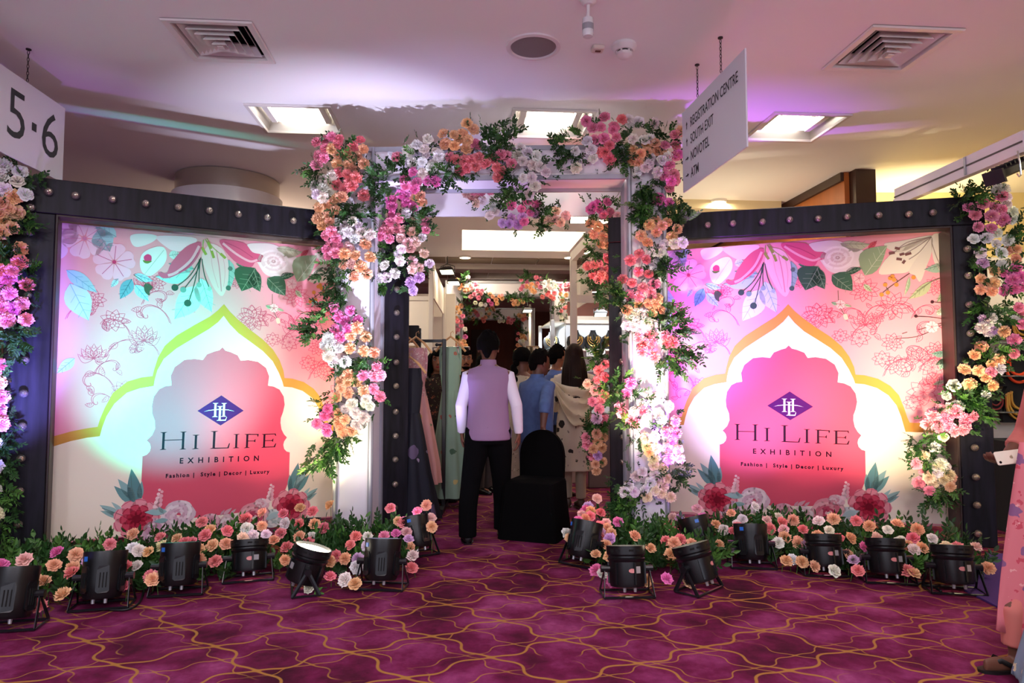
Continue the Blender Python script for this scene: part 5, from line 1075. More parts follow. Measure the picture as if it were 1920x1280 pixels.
# second right stand: glass cabinet
cb = thing('glass_cabinet', 'tall glass jewellery cabinet between the far arch and the cream post', 'cabinet', atZ(1036, 880))
cp = atY(1036, 700, 12.0); cu, cw = cp.dot(AXR), cp.dot(AX)
for u, w in ((cu, cw), (cu-.05, cw+1.4), (cu+.25, cw)):
    m_ = MB(); m_.bbox(hall(u, w, 1.2), (.07, .07, 2.4), AROT, .008); m_.build('post', M('cabinet_alu', 'bfc3c8', .35, .4), cb)
for z in (.1, 1.0, 1.45, 1.9, 2.36): m_ = MB(); m_.box(hall(cu+.1, cw+.7, z), (.3, 1.4, .02), AROT); m_.build('shelf', glassm if .5 < z < 2.3 else panel, cb)
m_ = MB(); m_.box(hall(cu+.26, cw+.7, 1.2), (.02, 1.4, 2.3), AROT); m_.build('back_panel', M('stand_panel_cool', 'd9e2ea', .5), cb)
lamp('AREA', 'cabinet_lamp', hall(cu-.1, cw+.5, 2.3), 14, (.9, .96, 1), shape='SQUARE', size=.3)
bust(hall(cu+.05, cw+.5, 1.91), .9, 'black bust with necklace on the upper shelf of the glass cabinet', 'cabinet busts'); bust(hall(cu+.05, cw+.35, 1.46), .9, 'black bust with necklace on the middle shelf of the glass cabinet', 'cabinet busts')
p = atY(999, 668, 11.0); t = thing('table_mirror', 'brown framed mirror leaning beside the far right garland', 'mirror', p)
m_ = MB(); m_.bbox(p, (.22, .03, .34), .3, .008); m_.build('frame', M('mirror_frame', '6a4a30', .5), t); m_ = MB(); m_.box(p-Vector((-.004, .018, 0)), (.18, .006, .30), .3); m_.build('glass', M('mirror_glass', 'dfe4e8', .03, 1), t)
m_ = MB(); m_.tube([p+Vector((0, .02, -.1)), p+Vector((.02, .2, -.6))], .015, 6); m_.build('prop', blackmetal, t)
t = thing('display_table', 'white table under the brown mirror near the far garland', 'table', (p.x, p.y, 0)); zt0 = p.z-.17
m_ = MB(); m_.bbox((p.x+.15, p.y+.1, zt0-.02), (.7, .5, .04), AROT, .008); m_.build('tabletop', panel, t)
for sx in (-1, 1):
    for sy in (-1, 1): m_ = MB(); m_.box((p.x+.15+sx*.3, p.y+.1+sy*.2, zt0/2-.02), (.04, .04, zt0-.04), AROT); m_.build('leg', panel, t)
p = atY(962, 526, 16.3); q = atY(1010, 526, 16.3); t = thing('linear_light', 'long thin white linear light above the middle portal', 'light', (p.x, 16.3, CEIL-.1))
a, b_ = atY(890, 526, 16.3), atY(1042, 526, 16.3); m_ = MB(); m_.box(((a.x+b_.x)/2, 16.3, CEIL-.115), (b_.x-a.x, .12, .03), 0); m_.build('housing', alup, t); m_ = MB(); m_.box(((a.x+b_.x)/2, 16.29, CEIL-.135), (b_.x-a.x-.04, .10, .014), 0); m_.build('diffuser', glow, t)
p = atY(989, 583, 16); t = thing('light_post', 'slim post carrying the far floodlight', 'post', (p.x+.1, 16.1, 0)); m_ = MB(); m_.box((p.x+.06, 16.12, (p.z+.17)/2), (.05, .05, p.z+.17)); m_.build('upright', rail_m, t)
# left stands
ls = thing('left_stand', 'cream panelled stand left of the aisle behind the clothes rack', 'stand', hall(-1.9, 9.6))
ypl = 9.6; xa, xb = atY(690, 600, ypl).x, atY(806, 600, ypl).x; zt_ = atY(780, 562, ypl).z
wallp(ls, (xa-1.2, ypl, 0), (xb, ypl, 0), 0, zt_); bar(ls, (xa-1.2, ypl, zt_+.02), (xb, ypl, zt_+.02), .05, .06); pq = atY(808, 600, ypl-.05); post(ls, pq, 2.97, .07)
bar(ls, (pq.x, ypl, 2.97), hall(pq.dot(AXR)+.02, 13.4, 2.97), .06, .12)
xs = atY(838, 600, 12.0).x; wallp(ls, (xs-.9, 12.0, 0), (xs, 12.0, 0), 0, 2.45); wallp(ls, (pq.x+.02, ypl+.1, 0), (pq.x-.08, 12, 0), 2.5, 2.95, 'fascia_board')
for pxx in (832, 846):
    post(ls, atY(pxx, 600, 12.0+(pxx-832)*.07), 2.97, .05)
wallp(ls, (xs+.08, 12.9, 0), (xs-.7, 12.9, 0), 0, 2.97)
flood('black floodlight on the left stand rail, nearer one', 838, 510, 10.3, -.2, 9, w=.22); flood('black floodlight on the left stand rail, farther one', 851, 531, 12.2, -.2, 9, w=.22); flood('small floodlight at the far right stand under the far garland', 989, 583, 16, .2, 60, w=.22)
lamp('AREA', 'left_stand_lamp', (-2.0, 8.7, 3.0), 12, (1, .86, .66), shape='SQUARE', size=.5)
# far white portals with their garlands
def far_portal(Y, px0, px1, ytop, yhead, label):
    a, b_ = atY(px0, 600, Y), atY(px1, 600, Y); zt2, zh = atY(900, ytop, Y).z, atY(900, yhead, Y).z
    return portal(((a.x+b_.x)/2, Y, 0), AROT, b_.x-a.x, zt2, .32, .35, label, 'white flower portals along the aisle', header=zt2-zh)
far_portal(13.6, 836, 1068, 527, 553, 'white flower portal across the middle of the aisle, over the visitors'); far_portal(18.6, 846, 1002, 577, 597, 'farthest white flower portal before the red-brown wall')
zz = zf(840, 480, 7.1125)
f1p = (Vector((0, 13.5, 0)), FRONT); f2p = (Vector((0, 18.5, 0)), FRONT)
garland('garland on the left of the middle portal, falling from its header', [(*f1p, zz, 'O 135,325 190,400 235,460 270,455 160,440 P 370,390 395,470 320,440 440,510 355,520 410,565 460,465 310,550 W 250,410 300,380 270,290 370,630 440,650 500,655 H 545,600 580,640 O 560,515 600,550 640,590 690,545 655,640 720,570 B 720,530', '210,280 240,300 200,330 270,530 480,520 510,560 800,550 880,560 960,560 1050,560'), (*f1p, zz, 'O 850,590 910,610 960,600 930,640 1000,620 880,640', '830,560 900,545 1000,545')], r=.05, green=1.5)
garland('garland on the right of the middle portal, over the glass cabinet', [(*f1p, zz, 'P 975,330 1000,410 975,445 1055,355 1175,295 1240,310 1190,370 1225,420 O 1045,410 1115,385 1095,435 1150,480 1180,400 1130,470 W 1290,360 1340,400 1300,470 1410,355 1430,410 1360,430 1350,340 P 1495,400 1560,400 1600,390 1500,455 1570,455 1610,450 C 1260,550 1340,490 1370,550 1420,500 1400,570 1320,520 O 1500,510 1570,525 1520,600 C 1510,740 1560,700 1610,750 1590,690 W 1510,820 1575,790 1545,860 1600,850 P 1560,980 1610,1010 1600,960 O 1620,930', '1060,270 1100,290 1020,300 1230,470 1300,300 1480,700 1450,740 1580,590 1530,900 1600,1090')], r=.05, green=1.5)
garland('garland down the left column of the middle portal beside the wire rail', [(*f1p, zz, 'O 125,700 175,670 160,760 90,760 60,820 110,830 P 200,810 130,870 170,880 100,960 140,990 60,1055 180,930 C 90,1010 W 20,960 20,1040 60,800 100,700 O 130,1120 180,1180 240,1200 100,1180 210,1140 P 35,1150 90,1200 W 230,980 H 230,1080', '250,720 280,700 20,910 40,890 160,640 130,1080')], r=.055, green=1.5)
garland('garland along the header of the farthest portal', [(*f2p, zz, 'O 300,770 340,840 590,690 610,720 550,770 520,710 500,820 C 350,730 380,760 460,840 480,870 W 440,770 430,820 530,740 P 400,790', '260,740 650,740 640,780 290,830 400,850'), (*f2p, zz, 'W 710,850 740,870 690,870 P 810,830 850,860 880,850 840,890 C 800,880 O 945,790 1015,790 960,800 1000,800 C 1000,850 1030,830', '750,830 900,820 920,850 1040,800')], r=.06, green=1.2)
garland('garland on the right column of the farthest portal', [(*f2p, zz, 'C 935,1035 925,1110 O 975,1050 1010,1060 980,1090 1000,1080 1025,1100 W 960,1140 1000,1130 970,1160 O 945,1200 970,1220 930,1190 910,1260 W 1010,1180 C 1000,1250', '990,1000 960,990 1020,1010 1000,1270')], r=.055, green=1.2)
# clothes rack with gowns, left of the aisle
rk = thing('clothes_rack', 'black metal clothes rack with gowns left of the aisle', 'rack', atZ(780, 960))
RY = 7.15; zr = atY(800, 639, RY).z; r0, r1 = atY(730, 639, RY), atY(833, 639, RY)
bar(rk, (r0.x, RY, zr), (r1.x, RY, zr), .03, .03, 'rail', blackmetal)
for x, w, h in ((r1.x, .04, zr+.02), (atY(785, 640, RY).x, .05, atY(785, 615, RY).z), (r0.x, .04, zr)):
    m_ = MB(); m_.bbox((x, RY, h/2), (w, w, h), 0, .004); m_.build('upright', blackmetal, rk); m_ = MB(); m_.box((x, RY, .03), (.05, .6, .05)); m_.build('foot', blackmetal, rk)
p = atY(782, 626, RY-.03); m_ = MB(); m_.bbox((p.x-.04, RY-.02, p.z), (.12, .06, .18), 0, .006); m_.build('clamp_block', blackmetal, rk); bar(rk, (r0.x, RY-.02, p.z+.05), (p.x, RY-.02, p.z+.05), .03, .03, 'upper_rail', blackmetal)
p = atY(828, 646, RY-.03)
m_ = MB(); m_.tube([p, p+Vector((-.05, 0, 0))], .012, 8); m_.ball(p+Vector((-.05, 0, 0)), .018); m_.build('clamp_screw', blackmetal, rk)
def gown(label, px, ytop, ybot, Y, rows, mat, bodice=None, hang=True, nf=9, fold=.10):
    """rows: (fraction from top, half width m, depth m)"""
    tp_, bt2 = atY(px, ytop, Y), atY(px, ybot, Y); H_ = tp_.z-max(bt2.z, .02); t = thing('gown', label, 'dress', (tp_.x, Y, tp_.z-H_), 'gowns on the left clothes rack')
    cut = [r for r in rows if r[0] <= .34]+[None]
    def mk(rs, nm, m__, f0):
        m_ = MB(); m_.loft([(tp_.x, Y, tp_.z-H_*s, w, d, f0*min(1, s*1.6)) for s, w, d in reversed(rs)], 54, nf=nf); smoothed(m_.build(nm, m__, t), 70)
    k = next(i for i, r in enumerate(rows) if r[0] >= .3)
    mk(rows[:k+1], 'bodice', bodice or mat, .02); mk(rows[k:], 'skirt', mat, fold)
    if hang:
        m_ = MB(); p = Vector((tp_.x, Y, tp_.z)); m_.tube([p+Vector((-.16, 0, -.05)), p+Vector((-.08, 0, .05)), p+Vector((0, 0, .11)), p+Vector((.08, 0, .05)), p+Vector((.16, 0, -.05))], .012, 8); m_.tube([p+Vector((0, 0, .11)), p+Vector((0, 0, .15)), p+Vector((.025, 0, .17)), p+Vector((.03, 0, .145))], .004, 6); m_.build('hanger', M('hanger_wood', 'c99a68', .5), t)
        for s in (-1, 1): m_ = MB(); m_.tube([p+Vector((s*.10, -.02, -.30)), p+Vector((s*.11, -.02, -.12)), p+Vector((s*.10, 0, -.0))], (.014), 6); m_.build('strap', bodice or mat, t)
pinkg = M_spots('gown_pink', 'dfa6a0', [('c9b05a', .16, .7), ('8a9a78', .14, 1.1), ('c07a86', .18, .9)], 5); seq = M_spots('gown_sequin', 'c98e94', [('e8d8d0', .3, 4), ('8a7078', .22, 5), ('f4ece4', .14, 7)], 9, .35)
gown('pink gown with sequinned bodice hanging on a wooden hanger', 780, 652, 905, RY-.28, [(0, .08, .05), (.06, .10, .07), (.16, .11, .09), (.28, .09, .08), (.36, .11, .10), (.6, .17, .14), (.85, .23, .18), (1, .25, .2)], pinkg, seq)
gown('navy gown with lilac brush strokes at the near end of the rack', 768, 690, 985, RY-.55, [(0, .09, .05), (.1, .13, .08), (.3, .10, .08), (.45, .14, .12), (.7, .20, .17), (1, .30, .22)], M_spots('gown_navy', '0e1020', [('5a4a68', .24, .6), ('8a7a90', .12, .9)], 6))
gown('pale green floral gown hanging at the far end of the rack', 845, 650, 930, RY+.15, [(0, .06, .05), (.1, .12, .08), (.3, .09, .07), (.45, .12, .10), (.7, .17, .14), (1, .22, .17)], M_spots('gown_green', '8aa893', [('4a6a52', .16, .8), ('c8b878', .12, .9), ('a86a58', .1, 1.0)], 6))
gown('cream gown with flower print tucked behind the navy gown', 760, 648, 950, RY-.1, [(0, .09, .05), (.1, .12, .08), (.3, .10, .08), (.45, .13, .10), (.7, .18, .15), (1, .24, .18)], M_spots('gown_cream', 'cbb08a', [('8a5a4a', .16, .8), ('6a7a58', .14, 1)], 6))
m_ = MB(); a, b_ = atY(812, 651, 9.0), atY(880, 651, 9.0); t = thing('wire_rail', 'thin chrome hanging rail behind the visitors', 'rail', (a.x, 9.0, 0)); m_.tube([a, b_], .010, 8); m_.build('bar', chrome, t)
for q in (a, b_): m_ = MB(); m_.tube([(q.x, 9.0, q.z), (q.x, 9.0, .02)], .012, 8); m_.tube([(q.x, 8.8, .02), (q.x, 9.2, .02)], .012, 6); m_.build('upright', chrome, t)
# stand behind the right frame: necklaces, rail, floodlight
BY = 6.5
bs = thing('necklace_stand', 'white jewellery wall stand at the right edge behind the frame', 'stand', (4.9, BY, 0)); x0 = atY(1858, 700, BY).x
wallp(bs, (x0-.25, BY, 0), (x0+2, BY, 0), 0, 2.45); bar(bs, (x0-.25, BY, 2.48), (x0+2, BY, 2.48), .05, .06)
for y in (645, 705, 770): p = atY(1890, y, BY); m_ = MB(); m_.box((x0+.7, BY-.16, p.z), (1.7, .3, .012)); m_.build('glass_shelf', glassm, bs)
m_ = MB(); m_.box((x0+.7, BY-.35, .40), (1.8, .5, .8)); m_.build('base_cabinet', velvet, bs)
colr = {'r': M('beads_red', 'd8421e', .4), 'g': gold, 'm': M('beads_maroon', '7a2a30', .4), 's': chrome}
for i, (px, py, w, k, lb) in enumerate(((1915, 610, .24, 'g', 'black bust with pearl and gold necklace on the top shelf'), (1905, 690, .28, 'r', 'black bust with thick orange bead necklace'), (1866, 690, .14, 'm', 'black necklace stand peeping past the frame, second shelf'), (1908, 755, .30, 'g', 'black bust with wide gold fringe necklace'), (1862, 752, .16, 'm', 'black oval stand with maroon bead strings'))):
    p = atY(px, py, BY-.16); t = thing('necklace_display', lb, 'bust', p-Vector((0, 0, w*.7)), 'necklace displays on the right stand')
    m_ = MB(); m_.rings([[p+Vector((x*w, -.02+yy, z*w)) for x, z in ((-.5, -.6), (.5, -.6), (.55, .1), (.35, .5), (.16, .62), (-.16, .62), (-.35, .5), (-.55, .1))] for yy in (0, .05)]); m_.build('board', velvet, t)
    m_ = MB()
    for r in ((.30, .40) if k != 'g' else (.28, .36, .42)):
        m_.tube([p+Vector((math.sin(a2)*r*w, -.035, .5*w-(.55-.5*math.cos(a2)*-1+.05)*r*w*2.2*(1 if abs(a2) < 1.6 else .6))) for a2 in [(-2+4*j/20) for j in range(21)]], .05*w, 6)
    m_.build('necklace', colr[k], t)
t = thing('stand_rail', 'long white shell-scheme rail slanting towards the viewer at the upper right', 'rail', (3.8, 5.6, 3.1)); a, b_ = atZ(1683, 372, 3.08), atZ(1925, 262, 3.10)
m_ = MB(); d = b_-a; m_.box((a+b_)/2, (d.length, .06, .16), math.atan2(d.y, d.x)); m_.build('beam', M('rail_pale', 'e4dce0', .5), t)
m_ = MB(); m_.box((a+b_)/2-Vector((.033, .0, .0)), (d.length, .006, .012), math.atan2(d.y, d.x)); m_.build('groove', M('groove_dark', '4a4440', .6), t)
m_ = MB(); m_.box(a+d*.62-Vector((.035, 0, 0)), (.02, .01, .15), math.atan2(d.y, d.x)); m_.build('joint_clip', alup, t); m_ = MB(); m_.bbox((a.x, a.y, 1.54), (.06, .06, 3.08), 0, .006); m_.build('post', M('rail_pale', 'e4dce0', .5), t)
p = atY(1893, 318, 4.95); t = thing('track_light', 'long black track floodlight clamped under the slanting rail', 'light', p); R = Matrix.Rotation(-.55, 3, 'Y') @ Matrix.Rotation(.3, 3, 'Z'); R = Matrix.Rotation(.32, 3, 'Z') @ Matrix.Rotation(-.38, 3, 'Y')
m_ = MB(); m_.bbox(p, (.34, .12, .07), R, .012); m_.build('housing', blackmetal, t); m_ = MB(); m_.box(p+R @ Vector((-.175, 0, -.01)), (.02, .15, .10), R); m_.build('end_cap', blackmetal, t); m_ = MB()
for k in range(6): m_.box(p+R @ Vector((-.1+.05*k, 0, .045)), (.012, .11, .02), R)
m_.build('fin', blackmetal, t); m_ = MB(); m_.tube([p+Vector((.03, -.07, -.06)), p+Vector((.02, -.075, .02)), p+Vector((.02, -.06, .12))], .006, 6); m_.tube([p+Vector((-.0, -.07, -.05)), p+Vector((.015, -.072, -.075)), p+Vector((.03, -.07, -.06))], .005, 6); m_.build('hook', chrome, t)
lamp('AREA', 'stand_lamp_right', (5.0, 5.3, 3.3), 18, (1, .86, .55), shape='SQUARE', size=.5); lamp('AREA', 'recess_lamp', (4.7, 7.9, 2.7), 20, (1, .80, .42), target=(5, 9, 3.4), shape='SQUARE', size=.4)
lamp('AREA', 'soffit_lamp', (2.6, 8.4, 2.2), 8, (1, .84, .52), target=(2.6, 8.6, 3.7), shape='SQUARE', size=.4); lamp('AREA', 'aisle_lamp', (-3.4, 9.6, 2.6), 7, (1, .72, .52), target=(-3.4, 9.8, 3.7), shape='SQUARE', size=.4)
# ================================================================== covered chair
def cover_mat():
    return M('black_stretch_cover', '070708', .95, bump=.12, scale=18, spec=.08)
cb0 = atZ(1003, 1018); t = thing('covered_chair', 'banquet chair in a black stretch cover standing in the walkway', 'chair', (cb0.x, cb0.y+.25, 0))
CR = Matrix.Rotation(-.36, 3, 'Z'); cc = Vector((.20, 5.97, 0)); cv = cover_mat()
def CT(x, y, z): return cc + CR @ Vector((x, y, z))
def rrect(hx, hy, z, dx=0, dy=0, r=.05, n=4, wav=0):
    pts = []
    for sx, sy, a0 in ((1, -1, -PI/2), (1, 1, 0), (-1, 1, PI/2), (-1, -1, PI)):
        for k in range(n+1):
            a = a0+PI/2*k/n; pts.append(CT(dx+sx*(hx-r)+math.cos(a)*r, dy+sy*(hy-r)+math.sin(a)*r, z))
    return pts
m_ = MB(); m_.rings([rrect(.265, .25, .004, 0, 0), rrect(.255, .24, .10), rrect(.235, .225, .30), rrect(.228, .222, .44), rrect(.222, .216, .475), rrect(.19, .185, .488)])
smoothed(m_.build('seat_skirt', cv, t), 50)
m_ = MB(); N_ = 26
def back(y0, k): 
    out = []
    for i in range(N_+1):
        a = PI*i/N_; out.append(CT(-math.cos(a)*.205*k, y0, .62+.275*max(0, math.sin(a))**.75*k))
    return [CT(-.20*k, y0-.015, .40)]+out+[CT(.20*k, y0-.015, .40)]
m_.rings([[Vector(p) for p in back(.185, .96)], [Vector(p) for p in back(.175, 1)], [Vector(p) for p in back(.235, 1)], [Vector(p) for p in back(.25, .95)]])
m_.rings([rrect(.235, .028, .004, 0, .225, .02), rrect(.215, .026, .45, 0, .215, .02)])
smoothed(m_.build('back_cover', cv, t), 45)
for sx in (-1, 1):
    for sy in (-1, 1):
        m_ = MB(); m_.tube([CT(sx*.19, sy*.18, .46), CT(sx*.235, sy*.225, .0)], .012, 6); m_.build('leg', M('chair_leg', '2a2a2c', .3, .8), t)
# ================================================================== people
def skin(h='8a5c42'): return M('skin_'+h, h, .55, var=.08, scale=12)
hair_m = M('hair_black', '0b0908', .9, spec=.05, bump=.5, scale=70, stretch=(1, 1, .12)); hair_b = M('hair_brown', '1d0f09', .6, spec=.15, bump=.6, scale=90, stretch=(1, 1, .06))
class Fig:
    """standing figure; local x = figure's left-right, -y = the way it faces, z up; heights for a 1.72 m person"""
    def __init__(s, label, x, y, face, height=1.72, skincol='8a5c42', lean=(0, 0), girth=1.0):
        s.root = thing('person', label, 'person', (x, y, 0)); s.k = height/1.727; s.R = Matrix.Rotation(face, 3, 'Z'); s.o = Vector((x, y, 0)); s.lean = lean; s.sk = skin(skincol); s.body = MB(); s.g = girth
    def T(s, p):
        x, y, z = p; h = max(0, z-.9); return s.o + s.R @ Vector((x+s.lean[0]*h, y+s.lean[1]*h, z))*s.k
    def put(s, m_, name, mat, remesh=0, deg=60):
        o = m_.build(name, mat, s.root, xf=s.T, remesh=remesh)
        return o if remesh else smoothed(o, deg)
    def head(s, turn=0, nod=0, female=False):
        c = Vector((0, -.01, 1.50)); s.HR = Matrix.Rotation(turn, 3, 'Z') @ Matrix.Rotation(nod, 3, 'X'); s.hc = c; hs = 1.07
        def H(x, y, z): return c + s.HR @ Vector((x*hs, y*hs, (z-1.50)*1.03))
        s.H = H; f = .95 if female else 1
        rows = [(-.050, 1.485, .022, .022), (-.045, 1.497, .040, .046), (-.030, 1.522, .054*f, .068), (-.016, 1.56, .064*f, .084), (-.008, 1.60, .071*f, .093), (0, 1.64, .075*f, .097), (.003, 1.68, .068*f, .088), (.005, 1.708, .048, .064), (.006, 1.724, .018, .024)]
        s.body.rings([[H(math.cos(2*PI*j/20)*rx, y+math.sin(2*PI*j/20)*ry, z) for j in range(20)] for y, z, rx, ry in rows])
        s.body.tube([H(0, -.098, 1.618), H(0, -.108, 1.595), H(0, -.121, 1.572), H(0, -.108, 1.562)], [.009, .011, .015, .010], 8)
        for q in (-1, 1): s.body.ball(H(q*.078*f, .006, 1.588), (.010, .020, .032), 10, 6)
        s.body.tube([H(0, .012, 1.56), (0, .016, 1.47), (0, .02, 1.40)], [.055*f, .054*f, .075*f], 14)
    def face(s, lips='7a3f38', beard=False, look=0):
        H = s.H; l = MB(); IR = M('iris_dark', '140c08', .2); EW = M('eye_white', 'd8d0c8', .3)
        for q in (-1, 1):
            m_, w_, e = MB(), MB(), MB()
            w_.ball(H(q*.031, -.092, 1.612), (.0155, .008, .0085), 10, 6); m_.ball(H(q*.031+look*.005, -.099, 1.612), (.0075, .004, .008), 8, 6)
            e.tube([H(q*.012, -.101, 1.634), H(q*.032, -.098, 1.642), H(q*.052, -.083, 1.632)], [.003, .0045, .002], 6); e.tube([H(q*.015, -.0985, 1.618), H(q*.031, -.099, 1.622), H(q*.047, -.09, 1.616)], .0022, 5); s.put(w_, 'eye', EW); s.put(m_, 'iris', IR); s.put(e, 'eyebrow', hair_m)
        l.tube([H(-.024, -.090, 1.535), H(-.010, -.1, 1.539), H(0, -.1015, 1.537), H(.010, -.1, 1.539), H(.024, -.090, 1.535)], [.002, .005, .005, .005, .002], 6); l.tube([H(-.020, -.091, 1.529), H(0, -.1, 1.526), H(.020, -.091, 1.529)], [.002, .006, .002], 6)
        s.put(l, 'lips', M('lips_'+lips, lips, .5))
        if beard:
            b = MB(); b.rings([[H(math.cos(a)*rx, y+math.sin(a)*ry, z) for a in (PI+.15+(PI-.3)*j/14 for j in range(15))]+[H(math.cos(a)*rx*.8, y+math.sin(a)*ry*.8, z) for a in reversed([PI+.15+(PI-.3)*j/14 for j in range(15)])] for y, z, rx, ry in ((-.046, 1.482, .03, .036), (-.042, 1.497, .046, .056), (-.030, 1.516, .055, .071))])
            b.tube([H(-.032, -.088, 1.532), H(-.02, -.1, 1.548), H(0, -.105, 1.551), H(.02, -.1, 1.548), H(.032, -.088, 1.532)], [.003, .005, .005, .005, .003], 6); s.put(b, 'beard', hair_m)
    def hair(s, style='short', mat=None, length=.6, part=0):
        H = s.H; mat = mat or hair_m; m_ = MB(); R_ = random.Random(style+str(length)); n_, k_ = 36, 14; rs = []
        for i in range(k_+1):
            th = PI*(.02+.60*i/k_); ring_ = []
            for j in range(n_):
                a = 2*PI*j/n_; x, y, z = math.sin(th)*math.cos(a), math.sin(th)*math.sin(a), math.cos(th); nz_ = 1+.05*noise.noise(Vector((x*5, y*5, z*5)))+R_.uniform(-.012, .012)
                px, py, pz = x*.093*nz_, y*.114*nz_+.010, 1.622+z*.116*nz_*(1.06 if style == 'short' and y < .3 else 1)
                if y < -.30 and pz < 1.668+.02*math.cos(a*2): px, py, pz = px*.80, py*.74, max(pz, 1.60)       # hairline over the forehead
                elif pz < 1.625 and y < .12: px *= .86 if style == 'short' else 1.0; pz = max(pz, 1.585 if style == 'short' else 1.52)
                ring_.append(H(px, py, pz))
            rs.append(ring_)
        m_.rings(rs)
        if style == 'short': m_.tube([H(0, .07, 1.60), H(0, .073, 1.56), H(0, .062, 1.525)], [(.06, .05), (.062, .04), (.05, .02)], 12, up=(0, 1, 0)); 
        if style == 'short':
            for q in range(46):
                a = R_.uniform(0, 2*PI); t_ = R_.uniform(.05, 1.2); x, y, z = math.sin(t_)*math.cos(a), math.sin(t_)*math.sin(a), math.cos(t_)
                if y < -.25 and z < .5: continue
                b = Vector((x*.082, y*.104+.010, 1.622+z*.112)); d = Vector((x*.3+R_.uniform(-.5, .5), y*.3-.4+R_.uniform(-.3, .3), z*.4)).normalized(); m_.tube([H(*b), H(*(b+d*.012+Vector((x, y, z))*.008)), H(*(b+d*.03+Vector((x, y, z))*.006))], [.010, .007, .002], 5)
        if style in ('long', 'braid'):
            if style == 'long':
                for q in range(27):
                    a = (q/26-.5)*2.4; x0, y0 = math.sin(a)*.082, .012+math.cos(a)*.095; ln = length*(1-.22*abs(a)/1.2)*R_.uniform(.93, 1.04); sp = 1+.25*R_.random()
                    pts = [Vector((x0*.85, y0*.9, 1.66)), Vector((x0, y0, 1.58)), Vector((x0*1.15*sp, y0+.035, 1.46)), Vector((x0*1.30*sp, y0+.045, 1.46-ln*.45)), Vector((x0*1.05*sp, y0+.035, 1.46-ln*.8)), Vector((x0*.6*sp, y0+.03, 1.46-ln))]
                    sm_ = spl([tuple(p) for p in pts], 4, False); L_ = len(sm_); m_.tube([H(*p) for p in sm_], [(.024*(1-.75*(i/(L_-1))**3)) for i in range(L_)], 7)
            else:
                for q in range(16):
                    z = 1.56-q*length/15; m_.ball(H((.012 if q % 2 else -.012)-.02*q/15+.03, .105+.02*math.sin(q*.4), z), (.034*(1-.03*q), .028, .036), 10, 6)
        if style == 'front':
            for sgn in (-1, 1):
                for q in range(7):
                    x0 = sgn*(.074+.006*q); y0 = -.05+.022*q; pts = [(x0*.6, y0*.8+.01, 1.70), (x0, y0, 1.63), (x0*1.12, y0+.005, 1.52), (x0*1.2, y0-.01, 1.44), (x0*1.25, y0-.02, 1.44-length*.5), (x0*1.05, y0-.02, 1.44-length)]; sm_ = spl(pts, 4, False); m_.tube([H(*p) for p in sm_], [.017*(1-.7*(i/(len(sm_)-1))**3) for i in range(len(sm_))], 6)
            for q in range(9):
                a = (q/8-.5)*2.2; pts = [(math.sin(a)*.08, .09*math.cos(a), 1.64), (math.sin(a)*.09, .10*math.cos(a)+.02, 1.5), (math.sin(a)*.1, .12, 1.3), (math.sin(a)*.08, .11, 1.44-length)]; sm_ = spl(pts, 4, False); m_.tube([H(*p) for p in sm_], .022, 6)
        return s.put(m_, 'hair', mat, remesh=.006 if style == 'short' else 0)
    def arm(s, q, elbow, wrist, hand_dir, palm, curl=.5, spread=1.0):
        sh = Vector((q*.162*s.g, .015, 1.372)); e, w = Vector(elbow), Vector(wrist); B = s.body
        B.tube([sh+Vector((-q*.05, 0, .01)), sh, sh.lerp(e, .5), e, e.lerp(w, .35), w], [.05, .056, .048, .040, .041, .027], 12)
        d = Vector(hand_dir).normalized(); pn = Vector(palm); pn = (pn-d*pn.dot(d)).normalized(); sd = d.cross(pn)*q
        B.tube([w-d*.01, w+d*.03, w+d*.07, w+d*.092], [(.026, .020), (.036, .017), (.042, .016), (.040, .014)], 10, up=sd)
        for i, (off, ln) in enumerate(((-.030, .072), (-.010, .082), (.010, .076), (.029, .060))):
            b = w+d*.086+sd*off*-1; p1 = b+(d*math.cos(curl*.5)+pn*math.sin(curl*.5)-sd*off*1.2*spread)*ln*.42; p2 = p1+(d*math.cos(curl*1.3)+pn*math.sin(curl*1.3))*ln*.33; p3 = p2+(d*math.cos(curl*2.0)+pn*math.sin(curl*2.0))*ln*.27
            B.tube([b-d*.02, b, p1, p2, p3], [.0095, .0098, .009, .0085, .0065], 8)
        b = w+d*.028+sd*.028; t1 = b+(sd*.7+d*.7+pn*.25).normalized()*.036; t2 = t1+(sd*.25+d*.9+pn*.35).normalized()*.030; B.tube([b-sd*.015, b, t1, t2], [.012, .0125, .011, .008], 8)
        return sh, e, w
    def sleeve(s, m_, pts, r0=.066, r1=.044, frac=1.0):
        sh, e, w = pts; end = e.lerp(w, frac)
        m_.tube([sh+Vector((-.03 if sh.x > 0 else .03, 0, .004)), sh+Vector((.012 if sh.x > 0 else -.012, 0, -.002)), sh.lerp(e, .3), sh.lerp(e, .7), e, e.lerp(end, .5), end], [r0*.82, r0*.92, r0*.93, r0*.86, r0*.84, r0*.76, r1], 16)
    def torso_body(s, female=False):
        g = s.g; s.body.loft([(0, .015, .86, .155*g, .115), (0, .02, .95, .165*g, .12), (0, .01, 1.08, .140*g, .105), (0, .01, 1.2, .150*g, .11), (0, .01, 1.32, .172*g, .112), (0, .015, 1.40, .165*g, .09), (0, .018, 1.445, .10*g, .065), (0, .018, 1.47, .06, .055)], 22)
